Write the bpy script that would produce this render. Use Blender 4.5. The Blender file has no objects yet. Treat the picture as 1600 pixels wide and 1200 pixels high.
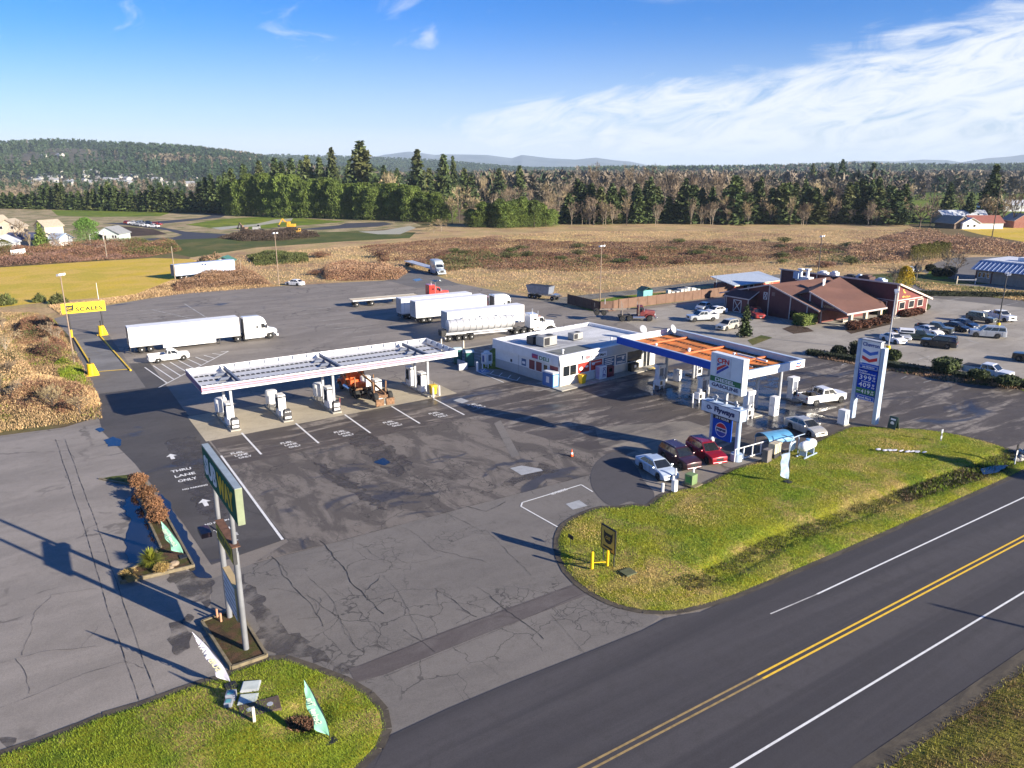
import bpy, bmesh, math, random
import numpy as np
from mathutils import Vector, Matrix
R = math.radians
random.seed(7); rng = np.random.default_rng(7)
SC = bpy.context.scene; COL = SC.collection

# ------------------------------------------------------------------ camera, sky, sun, exposure
# x, y run along the forecourt's own grid; the camera hovers 27 m up and looks 33 degrees off it
CF, HY, CH = 1185.0, 264.0, 27.0
PITCH = math.atan((600-HY)/CF); HEAD = R(33)
cam = bpy.data.cameras.new('camera'); camo = bpy.data.objects.new('camera', cam); COL.objects.link(camo)
camo.location = (0, 0, CH); camo.rotation_euler = (R(90)-PITCH, 0, -HEAD)
cam.sensor_width = 36; cam.lens = CF/1600*36; cam.clip_start = 0.5; cam.clip_end = 60000
SC.camera = camo
SUN_EL = R(18.5); SX, SY = 0.443, -0.896
sun = bpy.data.lights.new('sun', 'SUN'); sun.energy = 5.0; sun.angle = R(0.5); sun.color = (1.0, 0.89, 0.72)
suno = bpy.data.objects.new('sun', sun); COL.objects.link(suno)
sv = Vector((SX*math.cos(SUN_EL), SY*math.cos(SUN_EL), math.sin(SUN_EL)))
suno.rotation_euler = sv.to_track_quat('Z', 'Y').to_euler(); suno.location = (60, -40, 80)
SC.view_settings.view_transform = 'Standard'; SC.view_settings.look = 'None'
SC.view_settings.exposure = 1.38; SC.view_settings.gamma = 1
SC.cycles.max_bounces = 5; SC.cycles.diffuse_bounces = 3; SC.cycles.glossy_bounces = 3
SC.cycles.transparent_max_bounces = 8; SC.cycles.volume_bounces = 0

class NT:
    """tiny node helper"""
    def __init__(s, tree): s.t = tree; s.n = tree.nodes; s.l = tree.links
    def new(s, ty, **k):
        nd = s.n.new(ty)
        for a, b in k.items(): setattr(nd, a, b)
        return nd
    def put(s, sock, v):
        if isinstance(v, bpy.types.NodeSocket): s.l.new(v, sock)
        elif v is not None: sock.default_value = v
    def math(s, op, a, b=None, c=None, clamp=False):
        nd = s.new('ShaderNodeMath', operation=op, use_clamp=clamp)
        for i, v in enumerate((a, b, c)): s.put(nd.inputs[i], v)
        return nd.outputs[0]
    def vmath(s, op, a, b=None):
        nd = s.new('ShaderNodeVectorMath', operation=op)
        s.put(nd.inputs[0], a); s.put(nd.inputs[1], b)
        return nd.outputs['Value'] if op == 'DOT_PRODUCT' else nd.outputs[0]
    def noise(s, vec, scale, detail=4, rough=0.55, dist=0.0):
        nd = s.new('ShaderNodeTexNoise'); s.put(nd.inputs['Vector'], vec)
        nd.inputs['Scale'].default_value = scale; nd.inputs['Detail'].default_value = detail
        nd.inputs['Roughness'].default_value = rough; nd.inputs['Distortion'].default_value = dist
        return nd.outputs['Fac']
    def ramp(s, fac, a, b, inv=False):
        nd = s.new('ShaderNodeMapRange', clamp=True); nd.interpolation_type = 'SMOOTHSTEP'
        s.put(nd.inputs[0], fac); s.put(nd.inputs[1], a); s.put(nd.inputs[2], b)
        nd.inputs[3].default_value = 1.0 if inv else 0.0; nd.inputs[4].default_value = 0.0 if inv else 1.0
        return nd.outputs[0]
    def mix(s, fac, a, b, mode='MIX'):
        nd = s.new('ShaderNodeMix', data_type='RGBA', blend_type=mode)
        s.put(nd.inputs[0], fac)
        for i, v in ((6, a), (7, b)):
            if isinstance(v, tuple): v = v if len(v) == 4 else v+(1,)
            s.put(nd.inputs[i], v)
        return nd.outputs[2]
    def scale(s, vec, v):
        nd = s.new('ShaderNodeMapping'); s.put(nd.inputs[0], vec); nd.inputs['Scale'].default_value = v
        return nd.outputs[0]

def make_world():
    w = bpy.data.worlds.new('World'); SC.world = w; w.use_nodes = True
    t = NT(w.node_tree); t.n.clear()
    sky = t.new('ShaderNodeTexSky', sky_type='NISHITA'); sky.sun_disc = False
    sky.sun_elevation = SUN_EL; sky.sun_rotation = math.atan2(SX, SY)
    sky.altitude = 100; sky.air_density = 1.0; sky.dust_density = 0.2; sky.ozone_density = 5.0
    d = t.new('ShaderNodeTexCoord').outputs['Generated']
    fx = t.vmath('DOT_PRODUCT', d, (math.cos(HEAD), -math.sin(HEAD), 0))
    fy = t.math('MAXIMUM', t.vmath('DOT_PRODUCT', d, (math.sin(HEAD), math.cos(HEAD), 0)), 0.02)
    px = t.math('DIVIDE', fx, fy)
    sep = t.new('ShaderNodeSeparateXYZ'); t.put(sep.inputs[0], d)
    pe = t.math('DIVIDE', sep.outputs[2], fy)
    cv = t.new('ShaderNodeCombineXYZ'); t.put(cv.inputs[0], px); t.put(cv.inputs[1], t.math('SUBTRACT', pe, t.math('MULTIPLY', px, 0.17)))
    c3 = t.scale(cv.outputs[0], (1.6, 9.0, 1))
    n1 = t.noise(c3, 2.2, 9, 0.62, 0.6); n2 = t.noise(t.scale(cv.outputs[0], (5, 16, 1)), 2.0, 8, 0.65, 1.2)
    line = t.math('MULTIPLY_ADD', t.math('ADD', px, 0.08), 0.17, 0.072)
    below = t.math('SUBTRACT', line, pe)
    bank = t.ramp(t.math('ADD', below, t.math('MULTIPLY', t.math('SUBTRACT', n1, 0.5), 0.16)), -0.01, 0.035)
    bank = t.math('MULTIPLY', bank, t.math('MULTIPLY', t.ramp(n2, 0.18, 0.62), 0.93))
    bank = t.math('MULTIPLY', bank, t.ramp(px, -0.3, 0.05))
    wisp = t.math('MULTIPLY', t.ramp(t.noise(t.scale(cv.outputs[0], (2.6, 7, 1)), 2.6, 8, 0.6, 1.0), 0.54, 0.80), 0.55)
    fac = t.math('MAXIMUM', bank, t.math('MULTIPLY', wisp, t.ramp(px, 0.5, -0.2)))
    lp = t.ramp(pe, -0.02, 0.0); fac = t.math('MULTIPLY', t.math('MAXIMUM', fac, t.math('MAXIMUM', t.math('MULTIPLY', t.ramp(pe, 0.19, -0.01), 0.45), t.math('MULTIPLY', t.ramp(pe, 0.10, -0.01), 0.86))), lp)
    col = t.mix(0.0, sky.outputs[0], sky.outputs[0])
    hs = t.new('ShaderNodeHueSaturation'); hs.inputs['Saturation'].default_value = 1.32; t.put(hs.inputs['Color'], sky.outputs[0])
    mul = t.mix(1.0, hs.outputs[0], (0.84, 0.87, 1.22), 'MULTIPLY')
    col = t.mix(fac, mul, (7.0, 7.2, 7.4))
    bg = t.new('ShaderNodeBackground'); t.put(bg.inputs[0], col); bg.inputs[1].default_value = 0.056
    out = t.new('ShaderNodeOutputWorld'); t.l.new(bg.outputs[0], out.inputs[0])
make_world()

# ------------------------------------------------------------------ where a photograph point lies on the ground
_s, _c = math.sin(PITCH), math.cos(PITCH)
def S(x, y, z=0.0):
    dn = CF*_s+(y-600)*_c; fw = CF*_c-(y-600)*_s; t = (CH-z)/dn
    X, Y = (x-800)*t, fw*t
    return (X*math.cos(HEAD)+Y*math.sin(HEAD), -X*math.sin(HEAD)+Y*math.cos(HEAD))
def W(x, y, dist, z=0.0):
    """ground point seen at photo column x at a forward distance in metres"""
    fw = CF*_c-(HY-600)*_s; X = (x-800)/fw*dist
    return (X*math.cos(HEAD)+dist*math.sin(HEAD), -X*math.sin(HEAD)+dist*math.cos(HEAD))

# ------------------------------------------------------------------ materials
MATS = {}
def base_mat(name):
    m = bpy.data.materials.new(name); m.use_nodes = True; t = NT(m.node_tree)
    b = t.n['Principled BSDF']; MATS[name] = m
    return m, t, b
def pm(name, col, rough=0.6, metal=0.0, var=0.12, scale=1.5, coat=0.0, bump=0.0, spec=0.5, emit=0.0, dirt=0.0):
    """plain material with a little procedural wear"""
    if name in MATS: return MATS[name]
    m, t, b = base_mat(name)
    co = t.new('ShaderNodeTexCoord').outputs['Object']
    n = t.noise(co, scale, 5, 0.6)
    c2 = tuple(max(0, c*(1-var*2)) for c in col)
    c = t.mix(t.ramp(n, 0.3, 0.75), tuple(col), c2)
    if dirt:
        sp = t.new('ShaderNodeSeparateXYZ'); t.put(sp.inputs[0], co)
        streak = t.noise(t.scale(co, (6, 6, .6)), 1.2, 5, 0.7)
        c = t.mix(t.math('MULTIPLY', t.ramp(streak, 0.45, 0.8), dirt), c, (0.16, 0.13, 0.1))
    t.put(b.inputs['Base Color'], c)
    t.put(b.inputs['Roughness'], t.math('ADD', rough, t.math('MULTIPLY', t.math('SUBTRACT', n, 0.5), 0.25), clamp=True))
    b.inputs['Metallic'].default_value = metal; b.inputs['Specular IOR Level'].default_value = spec
    b.inputs['Coat Weight'].default_value = coat; b.inputs['Coat Roughness'].default_value = 0.08
    if emit: t.put(b.inputs['Emission Color'], c); b.inputs['Emission Strength'].default_value = emit
    if bump:
        bp = t.new('ShaderNodeBump'); bp.inputs['Strength'].default_value = bump; bp.inputs['Distance'].default_value = 0.03
        t.put(bp.inputs['Height'], t.noise(co, scale*12, 4)); t.put(b.inputs['Normal'], bp.outputs[0])
    return m
def leaf(name, a, b2, c3=None, rough=0.65, trans=0.0, scale=0.25):
    if name in MATS: return MATS[name]
    m, t, b = base_mat(name)
    g = t.new('ShaderNodeNewGeometry'); oi = t.new('ShaderNodeObjectInfo')
    co = g.outputs['Position']
    n = t.noise(co, scale, 4, 0.6)
    c = t.mix(t.ramp(n, 0.32, 0.68), a, b2)
    if c3: c = t.mix(t.ramp(t.noise(co, scale*0.37, 3), 0.5, 0.72), c, c3)
    f = t.math('MULTIPLY_ADD', g.outputs['Random Per Island'], 0.75, 0.6)
    f = t.math('MULTIPLY', f, t.math('MULTIPLY_ADD', oi.outputs['Random'], 0.5, 0.75))
    c = t.mix(1.0, c, f, 'MULTIPLY')
    t.put(b.inputs['Base Color'], c); b.inputs['Roughness'].default_value = rough
    b.inputs['Specular IOR Level'].default_value = 0.25
    if trans:
        out = t.n['Material Output']; tr = t.new('ShaderNodeBsdfTranslucent'); t.put(tr.inputs[0], c)
        mx = t.new('ShaderNodeMixShader'); mx.inputs[0].default_value = trans
        t.l.new(b.outputs[0], mx.inputs[1]); t.l.new(tr.outputs[0], mx.inputs[2]); t.l.new(mx.outputs[0], out.inputs[0])
    return m
def ground_mat(name, cols, scales, bump=0.4, rough=0.95, bscale=6):
    """cols: list of colours mixed by successive noises"""
    m, t, b = base_mat(name)
    co = t.new('ShaderNodeTexCoord').outputs['Object']
    c = cols[0]
    for i, cc in enumerate(cols[1:]):
        n = t.noise(co, scales[i], 7, 0.66, 0.4)
        c = t.mix(t.ramp(n, 0.42, 0.6), c, cc)
    fine = t.noise(co, scales[-1], 6, 0.75)
    c = t.mix(1.0, c, t.math('MULTIPLY_ADD', t.ramp(fine, 0.25, 0.75), 0.7, 0.6), 'MULTIPLY')
    t.put(b.inputs['Base Color'], c); b.inputs['Roughness'].default_value = rough; b.inputs['Specular IOR Level'].default_value = 0.15
    bp = t.new('ShaderNodeBump'); bp.inputs['Strength'].default_value = bump; bp.inputs['Distance'].default_value = 0.15
    t.put(bp.inputs['Height'], t.noise(co, bscale, 6, 0.7)); t.put(b.inputs['Normal'], bp.outputs[0])
    return m
def asphalt(name, a, b2, wetc=None, crack=0.0, wet=(9, 9), lights=(9, 9), lcol=(0.2, 0.19, 0.17), rough=0.85, stretch=(0.35, 1.0, 1), ms=0.22, cscale=0.55, sharp=0.15, cm=0.0):
    m, t, b = base_mat(name)
    co = t.new('ShaderNodeTexCoord').outputs['Object']
    st = t.scale(co, stretch)
    big = t.noise(st, ms, 7, 0.62, 0.8); mid = t.noise(co, 0.9, 7, 0.7, 0.5); fine = t.noise(co, 14, 4, 0.8)
    c = t.mix(t.ramp(big, 0.5-sharp, 0.5+sharp), a, b2)
    c = t.mix(t.math('MULTIPLY', t.ramp(mid, 0.45, 0.75), 0.45), c, tuple(x*0.62 for x in a))
    if lights[0] < 5:
        ln = t.noise(t.scale(co, (0.22, 1.3, 1)), 0.42, 7, 0.62, 0.5)
        lm = t.ramp(ln, lights[0], lights[1]); c = t.mix(t.math('MULTIPLY', lm, t.ramp(mid, 0.3, 0.6)), c, lcol)
    rf = t.math('ADD', rough, t.math('MULTIPLY', t.math('SUBTRACT', mid, 0.5), 0.25))
    if wet[0] < 5:
        wn = t.noise(t.scale(co, (0.5, 1.0, 1)), 0.16, 7, 0.62, 1.0); wm = t.ramp(wn, wet[0], wet[1])
        c = t.mix(t.math('MULTIPLY', wm, 0.85), c, wetc or tuple(x*0.35 for x in a))
        rf = t.math('SUBTRACT', rf, t.math('MULTIPLY', wm, 0.36), clamp=True)
    c = t.mix(1.0, c, t.math('MULTIPLY_ADD', t.ramp(fine, 0.2, 0.8), 0.45, 0.78), 'MULTIPLY')
    if crack:
        wv = t.new('ShaderNodeVectorMath', operation='ADD'); t.put(wv.inputs[0], co)
        nn = t.new('ShaderNodeTexNoise'); t.put(nn.inputs['Vector'], co); nn.inputs['Scale'].default_value = 0.8; nn.inputs['Detail'].default_value = 5
        sc2 = t.new('ShaderNodeVectorMath', operation='SCALE'); t.put(sc2.inputs[0], nn.outputs['Color']); sc2.inputs['Scale'].default_value = 1.6
        t.put(wv.inputs[1], sc2.outputs[0])
        for sc_, wd, lo, hi in ((cscale, 0.012, 0.50, 0.6), (cscale*3.2, 0.03, 0.56, 0.66)):
            vo = t.new('ShaderNodeTexVoronoi', feature='DISTANCE_TO_EDGE'); t.put(vo.inputs['Vector'], wv.outputs[0]); vo.inputs['Scale'].default_value = sc_
            ck = t.ramp(vo.outputs['Distance'], wd*0.4, wd*1.5, inv=True)
            msk = t.ramp(t.noise(co, 0.085 if sc_ == cscale else 0.13, 4, 0.6, 0.5), lo-cm, hi-cm)
            c = t.mix(t.math('MULTIPLY', t.math('MULTIPLY', ck, msk), crack*.75), c, (0.025, 0.023, 0.022))
    t.put(b.inputs['Base Color'], c); t.put(b.inputs['Roughness'], rf); b.inputs['Specular IOR Level'].default_value = 0.4
    bp = t.new('ShaderNodeBump'); bp.inputs['Strength'].default_value = 0.25; bp.inputs['Distance'].default_value = 0.02
    t.put(bp.inputs['Height'], t.noise(co, 9, 5, 0.8)); t.put(b.inputs['Normal'], bp.outputs[0])
    return m

# ------------------------------------------------------------------ mesh helpers
class MB:
    def __init__(s): s.v = []; s.f = []; s.m = []
    def add(s, vs, fs, m=0):
        o = len(s.v); s.v += [tuple(v) for v in vs]; s.f += [tuple(i+o for i in f) for f in fs]; s.m += [m]*len(fs); return s
    def box(s, x0, y0, z0, x1, y1, z1, m=0):
        vs = [(x, y, z) for z in (z0, z1) for x, y in ((x0, y0), (x1, y0), (x1, y1), (x0, y1))]
        return s.add(vs, [(3, 2, 1, 0), (4, 5, 6, 7), (0, 1, 5, 4), (1, 2, 6, 5), (2, 3, 7, 6), (3, 0, 4, 7)], m)
    def cb(s, c, d, m=0, rz=0.0):
        x, y, z = (q/2 for q in d); o = MB().box(-x, -y, -z, x, y, z)
        cr, sr = math.cos(rz), math.sin(rz)
        return s.add([(c[0]+a*cr-b*sr, c[1]+a*sr+b*cr, c[2]+e) for a, b, e in o.v], o.f, m)
    def hexa(s, lo, hi, m=0):   # two quads of 4 points each
        return s.add(list(lo)+list(hi), [(3, 2, 1, 0), (4, 5, 6, 7), (0, 1, 5, 4), (1, 2, 6, 5), (2, 3, 7, 6), (3, 0, 4, 7)], m)
    def cyl(s, p0, p1, r0, r1=None, n=10, m=0):
        r1 = r0 if r1 is None else r1; p0 = Vector(p0); p1 = Vector(p1); d = (p1-p0).normalized()
        u = d.orthogonal().normalized(); w = d.cross(u)
        vs = []
        for p, r in ((p0, r0), (p1, r1)):
            vs += [p+(u*math.cos(2*math.pi*i/n)+w*math.sin(2*math.pi*i/n))*r for i in range(n)]
        fs = [(i, (i+1) % n, n+(i+1) % n, n+i) for i in range(n)]+[tuple(range(n-1, -1, -1)), tuple(range(n, 2*n))]
        return s.add(vs, fs, m)
    def path(s, pts, r, n=6, m=0):
        for a, b in zip(pts[:-1], pts[1:]): s.cyl(a, b, r, r, n, m)
        return s
    def beam(s, a, b, w, h, m=0):
        a = Vector(a); b = Vector(b); d = (b-a).normalized(); up = Vector((0, 0, 1))
        if abs(d.z) > .95: up = Vector((0, 1, 0))
        sd = d.cross(up).normalized()*w/2; u = sd.cross(d).normalized()*h/2
        q = lambda p: [p-sd-u, p+sd-u, p+sd+u, p-sd+u]
        return s.hexa(q(a), q(b), m)
    def prism(s, poly, z0, z1, m=0):
        n = len(poly); vs = [(x, y, z0) for x, y in poly]+[(x, y, z1) for x, y in poly]
        return s.add(vs, [(i, (i+1) % n, n+(i+1) % n, n+i) for i in range(n)]+[tuple(range(n-1, -1, -1)), tuple(range(n, 2*n))], m)
    def exty(s, poly, y0, y1, m=0):
        n = len(poly); vs = [(x, y0, z) for x, z in poly]+[(x, y1, z) for x, z in poly]
        return s.add(vs, [(i, (i+1) % n, n+(i+1) % n, n+i) for i in range(n)]+[tuple(range(n-1, -1, -1)), tuple(range(n, 2*n))], m)
    def extx(s, poly, x0, x1, m=0):
        n = len(poly); vs = [(x0, y, z) for y, z in poly]+[(x1, y, z) for y, z in poly]
        return s.add(vs, [(i, (i+1) % n, n+(i+1) % n, n+i) for i in range(n)]+[tuple(range(n-1, -1, -1)), tuple(range(n, 2*n))], m)
    def lathe(s, prof, c=(0, 0, 0), n=16, axis='z', m=0):
        vs = []
        for r, h in prof:
            for i in range(n):
                a = 2*math.pi*i/n; p = (r*math.cos(a), r*math.sin(a), h)
                if axis == 'x': p = (p[2], p[0], p[1])
                if axis == 'y': p = (p[0], p[2], p[1])
                vs.append((p[0]+c[0], p[1]+c[1], p[2]+c[2]))
        fs = []
        for k in range(len(prof)-1):
            for i in range(n):
                j = (i+1) % n; fs.append((k*n+i, k*n+j, (k+1)*n+j, (k+1)*n+i))
        fs += [tuple(range(n-1, -1, -1)), tuple(range((len(prof)-1)*n, len(prof)*n))]
        return s.add(vs, fs, m)
    def ball(s, c, r, n=12, k=7, m=0, jit=0.0):
        prof = [(max(0.001, math.sin(math.pi*i/k)), -math.cos(math.pi*i/k)) for i in range(k+1)]
        o = MB().lathe(prof, (0, 0, 0), n)
        return s.add([(c[0]+a*r[0]*(1+random.uniform(-jit, jit)), c[1]+b*r[1]*(1+random.uniform(-jit, jit)), c[2]+e*r[2]*(1+random.uniform(-jit, jit))) for a, b, e in o.v], o.f, m)
    def quad(s, a, b, c, d, m=0): return s.add([a, b, c, d], [(0, 1, 2, 3)], m)
    def mesh(s, name, mats, smooth=False):
        me = bpy.data.meshes.new(name); me.from_pydata(s.v, [], s.f)
        for m in (mats if isinstance(mats, (list, tuple)) else [mats]): me.materials.append(m)
        me.polygons.foreach_set('material_index', s.m)
        if smooth: me.shade_smooth() if hasattr(me, 'shade_smooth') else me.polygons.foreach_set('use_smooth', [True]*len(s.f))
        me.update(); return me
    def build(s, name, mats, parent=None, smooth=False, bevel=0.0, weld=False, label=None):
        o = bpy.data.objects.new(name, s.mesh(name, mats, smooth)); COL.objects.link(o)
        if parent: o.parent = parent
        if weld or bevel or smooth:
            bm = bmesh.new(); bm.from_mesh(o.data)
            if weld: bmesh.ops.remove_doubles(bm, verts=bm.verts, dist=0.0005)
            bmesh.ops.recalc_face_normals(bm, faces=bm.faces)
            if smooth:
                for e in bm.edges: e.smooth = not (len(e.link_faces) == 2 and e.calc_face_angle(0) > R(38))
            bm.to_mesh(o.data); bm.free()
        if bevel:
            md = o.modifiers.new('bevel', 'BEVEL'); md.width = bevel; md.segments = 2; md.limit_method = 'ANGLE'; md.angle_limit = R(35)
        if label: o['label'] = label
        return o
def np_mesh(name, verts, faces, mat, mi=None):
    """fast mesh from arrays; faces all of one size"""
    me = bpy.data.meshes.new(name); k = faces.shape[1]
    me.vertices.add(len(verts)); me.vertices.foreach_set('co', verts.astype(np.float32).ravel())
    me.loops.add(faces.size); me.loops.foreach_set('vertex_index', faces.astype(np.int32).ravel())
    me.polygons.add(len(faces)); me.polygons.foreach_set('loop_start', np.arange(0, faces.size, k, dtype=np.int32))
    for m in (mat if isinstance(mat, (list, tuple)) else [mat]): me.materials.append(m)
    if mi is not None: me.polygons.foreach_set('material_index', mi.astype(np.int32))
    me.update(calc_edges=True); return me
def thing(name, label, cat, loc=(0, 0, 0), rz=0.0, group=None):
    o = bpy.data.objects.new(name, None); COL.objects.link(o); o.empty_display_size = 0.3
    o.location = loc if len(loc) == 3 else (loc[0], loc[1], 0); o.rotation_euler = (0, 0, rz)
    return tag(o, label, cat, group)
def tag(o, label, cat, group=None):
    o['label'] = label; o['category'] = cat
    if group: o['group'] = group
    return o
def struct(o): o['kind'] = 'structure'; return o
def stuff(o, label=None, cat=None):
    o['kind'] = 'stuff'
    if label: tag(o, label, cat)
    return o
def child(name, me, parent, loc=(0, 0, 0), rz=0):
    o = bpy.data.objects.new(name, me); COL.objects.link(o); o.parent = parent; o.location = loc; o.rotation_euler = (0, 0, rz); return o
def copy_tree(o, loc=None, rz=None, label=None, parent=None, sc=None):
    c = o.copy(); COL.objects.link(c); c.parent = parent
    for ch in list(o.children): copy_tree(ch, parent=c)
    if loc is not None: c.location = loc if len(loc) == 3 else (loc[0], loc[1], 0)
    if rz is not None: c.rotation_euler = (0, 0, rz)
    if label: c['label'] = label
    if sc is not None: c.scale = sc
    return c
_TX = {}
def text_geo(s, bold=0.0, ex=0.004, spacing=1.0):
    key = (s, bold, ex, spacing)
    if key in _TX: return _TX[key]
    cu = bpy.data.curves.new('t', 'FONT'); cu.body = s; cu.size = 1; cu.align_x = 'LEFT'; cu.offset = bold; cu.extrude = ex; cu.resolution_u = 3; cu.space_character = spacing
    o = bpy.data.objects.new('t', cu); COL.objects.link(o)
    dg = bpy.context.evaluated_depsgraph_get(); me = bpy.data.meshes.new_from_object(o.evaluated_get(dg))
    v = [tuple(q.co) for q in me.vertices]; f = [tuple(p.vertices) for p in me.polygons]
    bpy.data.objects.remove(o); bpy.data.curves.remove(cu); bpy.data.meshes.remove(me)
    xs = [q[0] for q in v]; ys = [q[1] for q in v]
    _TX[key] = (v, f, min(xs), max(xs), min(ys), max(ys)); return _TX[key]
def text(mb, s, o, xd, yd, w, h=None, bold=0.02, m=0, center=True, spacing=1.0, depth=0.02):
    """letters fitted in a w x h box centred on o, in the plane of xd and yd"""
    v, f, x0, x1, y0, y1 = text_geo(s, bold, 0.5, spacing)
    xd = Vector(xd).normalized(); yd = Vector(yd).normalized(); nd = xd.cross(yd); o = Vector(o)
    sx = w/(x1-x0); sy = (h/(y1-y0)) if h else sx
    pts = [o+xd*((q[0]-(x0+x1)/2)*sx)+yd*((q[1]-(y0+y1)/2)*sy)+nd*((q[2]+0.5)*depth) for q in v]
    mb.add(pts, f, m); return mb
def patchy(m, sc=0.9, lo=.42, hi=.58):
    t = NT(m.node_tree); out = t.n['Material Output']; b = t.n['Principled BSDF']; tr = t.new('ShaderNodeBsdfTransparent'); mx = t.new('ShaderNodeMixShader')
    co = t.new('ShaderNodeTexCoord').outputs['Object']; t.put(mx.inputs[0], t.ramp(t.noise(co, sc, 7, .7, .4), lo, hi)); t.l.new(tr.outputs[0], mx.inputs[1]); t.l.new(b.outputs[0], mx.inputs[2]); t.l.new(mx.outputs[0], out.inputs[0]); return m
def flat_poly(name, pts, z, mat, px=True, structure=True):
    p = [S(*q) for q in pts] if px else pts
    bm = bmesh.new(); vs = [bm.verts.new((x, y, z)) for x, y in p]; f = bm.faces.new(vs)
    bm.normal_update()
    if f.normal.z < 0: f.normal_flip()
    bmesh.ops.triangulate(bm, faces=bm.faces)
    me = bpy.data.meshes.new(name); bm.to_mesh(me); bm.free(); me.materials.append(mat)
    o = bpy.data.objects.new(name, me); COL.objects.link(o)
    if structure: struct(o)
    return o
def smooth_closed(pts, k=4):
    n = len(pts); out = []
    for i in range(n):
        p0, p1, p2, p3 = (Vector(pts[(i+j-1) % n]) for j in range(4))
        for q in range(k):
            t = q/k; out.append(tuple(0.5*((2*p1)+(p2-p0)*t+(2*p0-5*p1+4*p2-p3)*t*t+(3*p1-p0-3*p2+p3)*t**3)))
    return out
def wobble(pts, amp, seg=1.0):
    """resample a closed world-space polygon and roughen it"""
    out = []; n = len(pts)
    for i in range(n):
        a = Vector(pts[i]); b = Vector(pts[(i+1) % n]); k = max(1, int((b-a).length/seg))
        for q in range(k):
            p = a.lerp(b, q/k); out.append((p.x+random.uniform(-amp, amp), p.y+random.uniform(-amp, amp)))
    return out
def inside(poly, X, Y):
    """vectorised point in polygon"""
    c = np.zeros(X.shape, bool); n = len(poly)
    for i in range(n):
        x1, y1 = poly[i]; x2, y2 = poly[(i+1) % n]
        if y1 == y2: continue
        k = ((y1 > Y) != (y2 > Y)) & (X < (x2-x1)*(Y-y1)/(y2-y1)+x1); c ^= k
    return c
def edge_dist(poly, X, Y):
    d = np.full(X.shape, 1e9); n = len(poly)
    for i in range(n):
        x1, y1 = poly[i]; x2, y2 = poly[(i+1) % n]; L2 = (x2-x1)**2+(y2-y1)**2+1e-12
        t = np.clip(((X-x1)*(x2-x1)+(Y-y1)*(y2-y1))/L2, 0, 1)
        d = np.minimum(d, np.hypot(X-x1-t*(x2-x1), Y-y1-t*(y2-y1)))
    return d
def sample_poly(poly, n):
    """n random points in a world polygon"""
    P = np.array(poly); lo, hi = P.min(0), P.max(0); out = np.zeros((0, 2))
    while len(out) < n:
        q = rng.uniform(lo, hi, (max(1000, n*2), 2)); out = np.vstack([out, q[inside(poly, q[:, 0], q[:, 1])]])
    return out[:n]
# ================================================================== ground, pavements, markings
def vnoise(X, Y, sc, seed=0):
    r = np.random.default_rng(seed).random((64, 64)); x = X/sc; y = Y/sc
    xi = np.floor(x).astype(int); yi = np.floor(y).astype(int); fx = x-xi; fy = y-yi
    fx = fx*fx*(3-2*fx); fy = fy*fy*(3-2*fy); g = lambda a, b: r[a % 64, b % 64]
    return (g(xi, yi)*(1-fx)+g(xi+1, yi)*fx)*(1-fy)+(g(xi, yi+1)*(1-fx)+g(xi+1, yi+1)*fx)*fy
def fbm(X, Y, sc, seed=0, o=4):
    return sum(vnoise(X, Y, sc/2**k, seed+k)*0.5**k for k in range(o))/sum(0.5**k for k in range(o))

M_field = ground_mat('field_soil', [(0.17, 0.125, 0.06), (0.11, 0.12, 0.035), (0.12, 0.085, 0.05)], [0.03, 0.012, 1.2], 0.5, bscale=2)
M_straw = ground_mat('straw_field', [(0.50, 0.345, 0.18), (0.32, 0.21, 0.12), (0.38, 0.29, 0.13)], [0.05, 0.11, 1.5], 0.8, bscale=3)
M_gold = ground_mat('mown_field', [(0.56, 0.40, 0.045), (0.46, 0.36, 0.05), (0.58, 0.40, 0.09)], [0.035, 0.09, 2.5], 0.4)
M_green = ground_mat('green_field', [(0.14, 0.20, 0.018), (0.20, 0.23, 0.025), (0.10, 0.14, 0.02)], [0.03, 0.09, 2.0], 0.4)
M_olive = ground_mat('olive_field', [(0.085, 0.105, 0.025), (0.14, 0.125, 0.045), (0.07, 0.09, 0.025)], [0.03, 0.09, 2.0], 0.4)
M_sand = ground_mat('graded_sand', [(0.42, 0.33, 0.20), (0.33, 0.25, 0.15), (0.2, 0.19, 0.08)], [0.05, 0.1, 1.5], 0.4)
M_soil = ground_mat('dark_soil', [(0.06, 0.042, 0.03), (0.09, 0.062, 0.045)], [0.2, 2.0], 0.9)
M_lawn = ground_mat('lawn_turf', [(0.21, 0.26, 0.022), (0.11, 0.175, 0.018), (0.42, 0.30, 0.11), (0.27, 0.27, 0.02)], [0.2, 0.16, 0.28, 3.5], 1.0, bscale=7)
M_verge = ground_mat('verge_turf', [(0.20, 0.19, 0.03), (0.15, 0.10, 0.05), (0.22, 0.20, 0.04)], [0.5, 0.9, 5.0], 1.0, bscale=7)
M_gravel = ground_mat('gravel', [(0.2, 0.19, 0.17), (0.14, 0.13, 0.11)], [0.5, 6.0], 0.8)

ang = np.linspace(0, 2*np.pi, 97)[:-1]; rad = [0, 60, 150, 400, 1000, 3000, 8000, 19500]
v = [(0, 0, 0)]; f = []
for r in rad[1:]: v += [(r*math.cos(a), r*math.sin(a), 0) for a in ang]
for k in range(96): f.append((0, 1+k, 1+(k+1) % 96))
for q in range(len(rad)-2):
    for k in range(96): f.append((1+q*96+k, 1+(q+1)*96+k, 1+(q+1)*96+(k+1) % 96, 1+q*96+(k+1) % 96))
mb = MB(); mb.add(v, f); struct(mb.build('ground', M_field))

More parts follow.
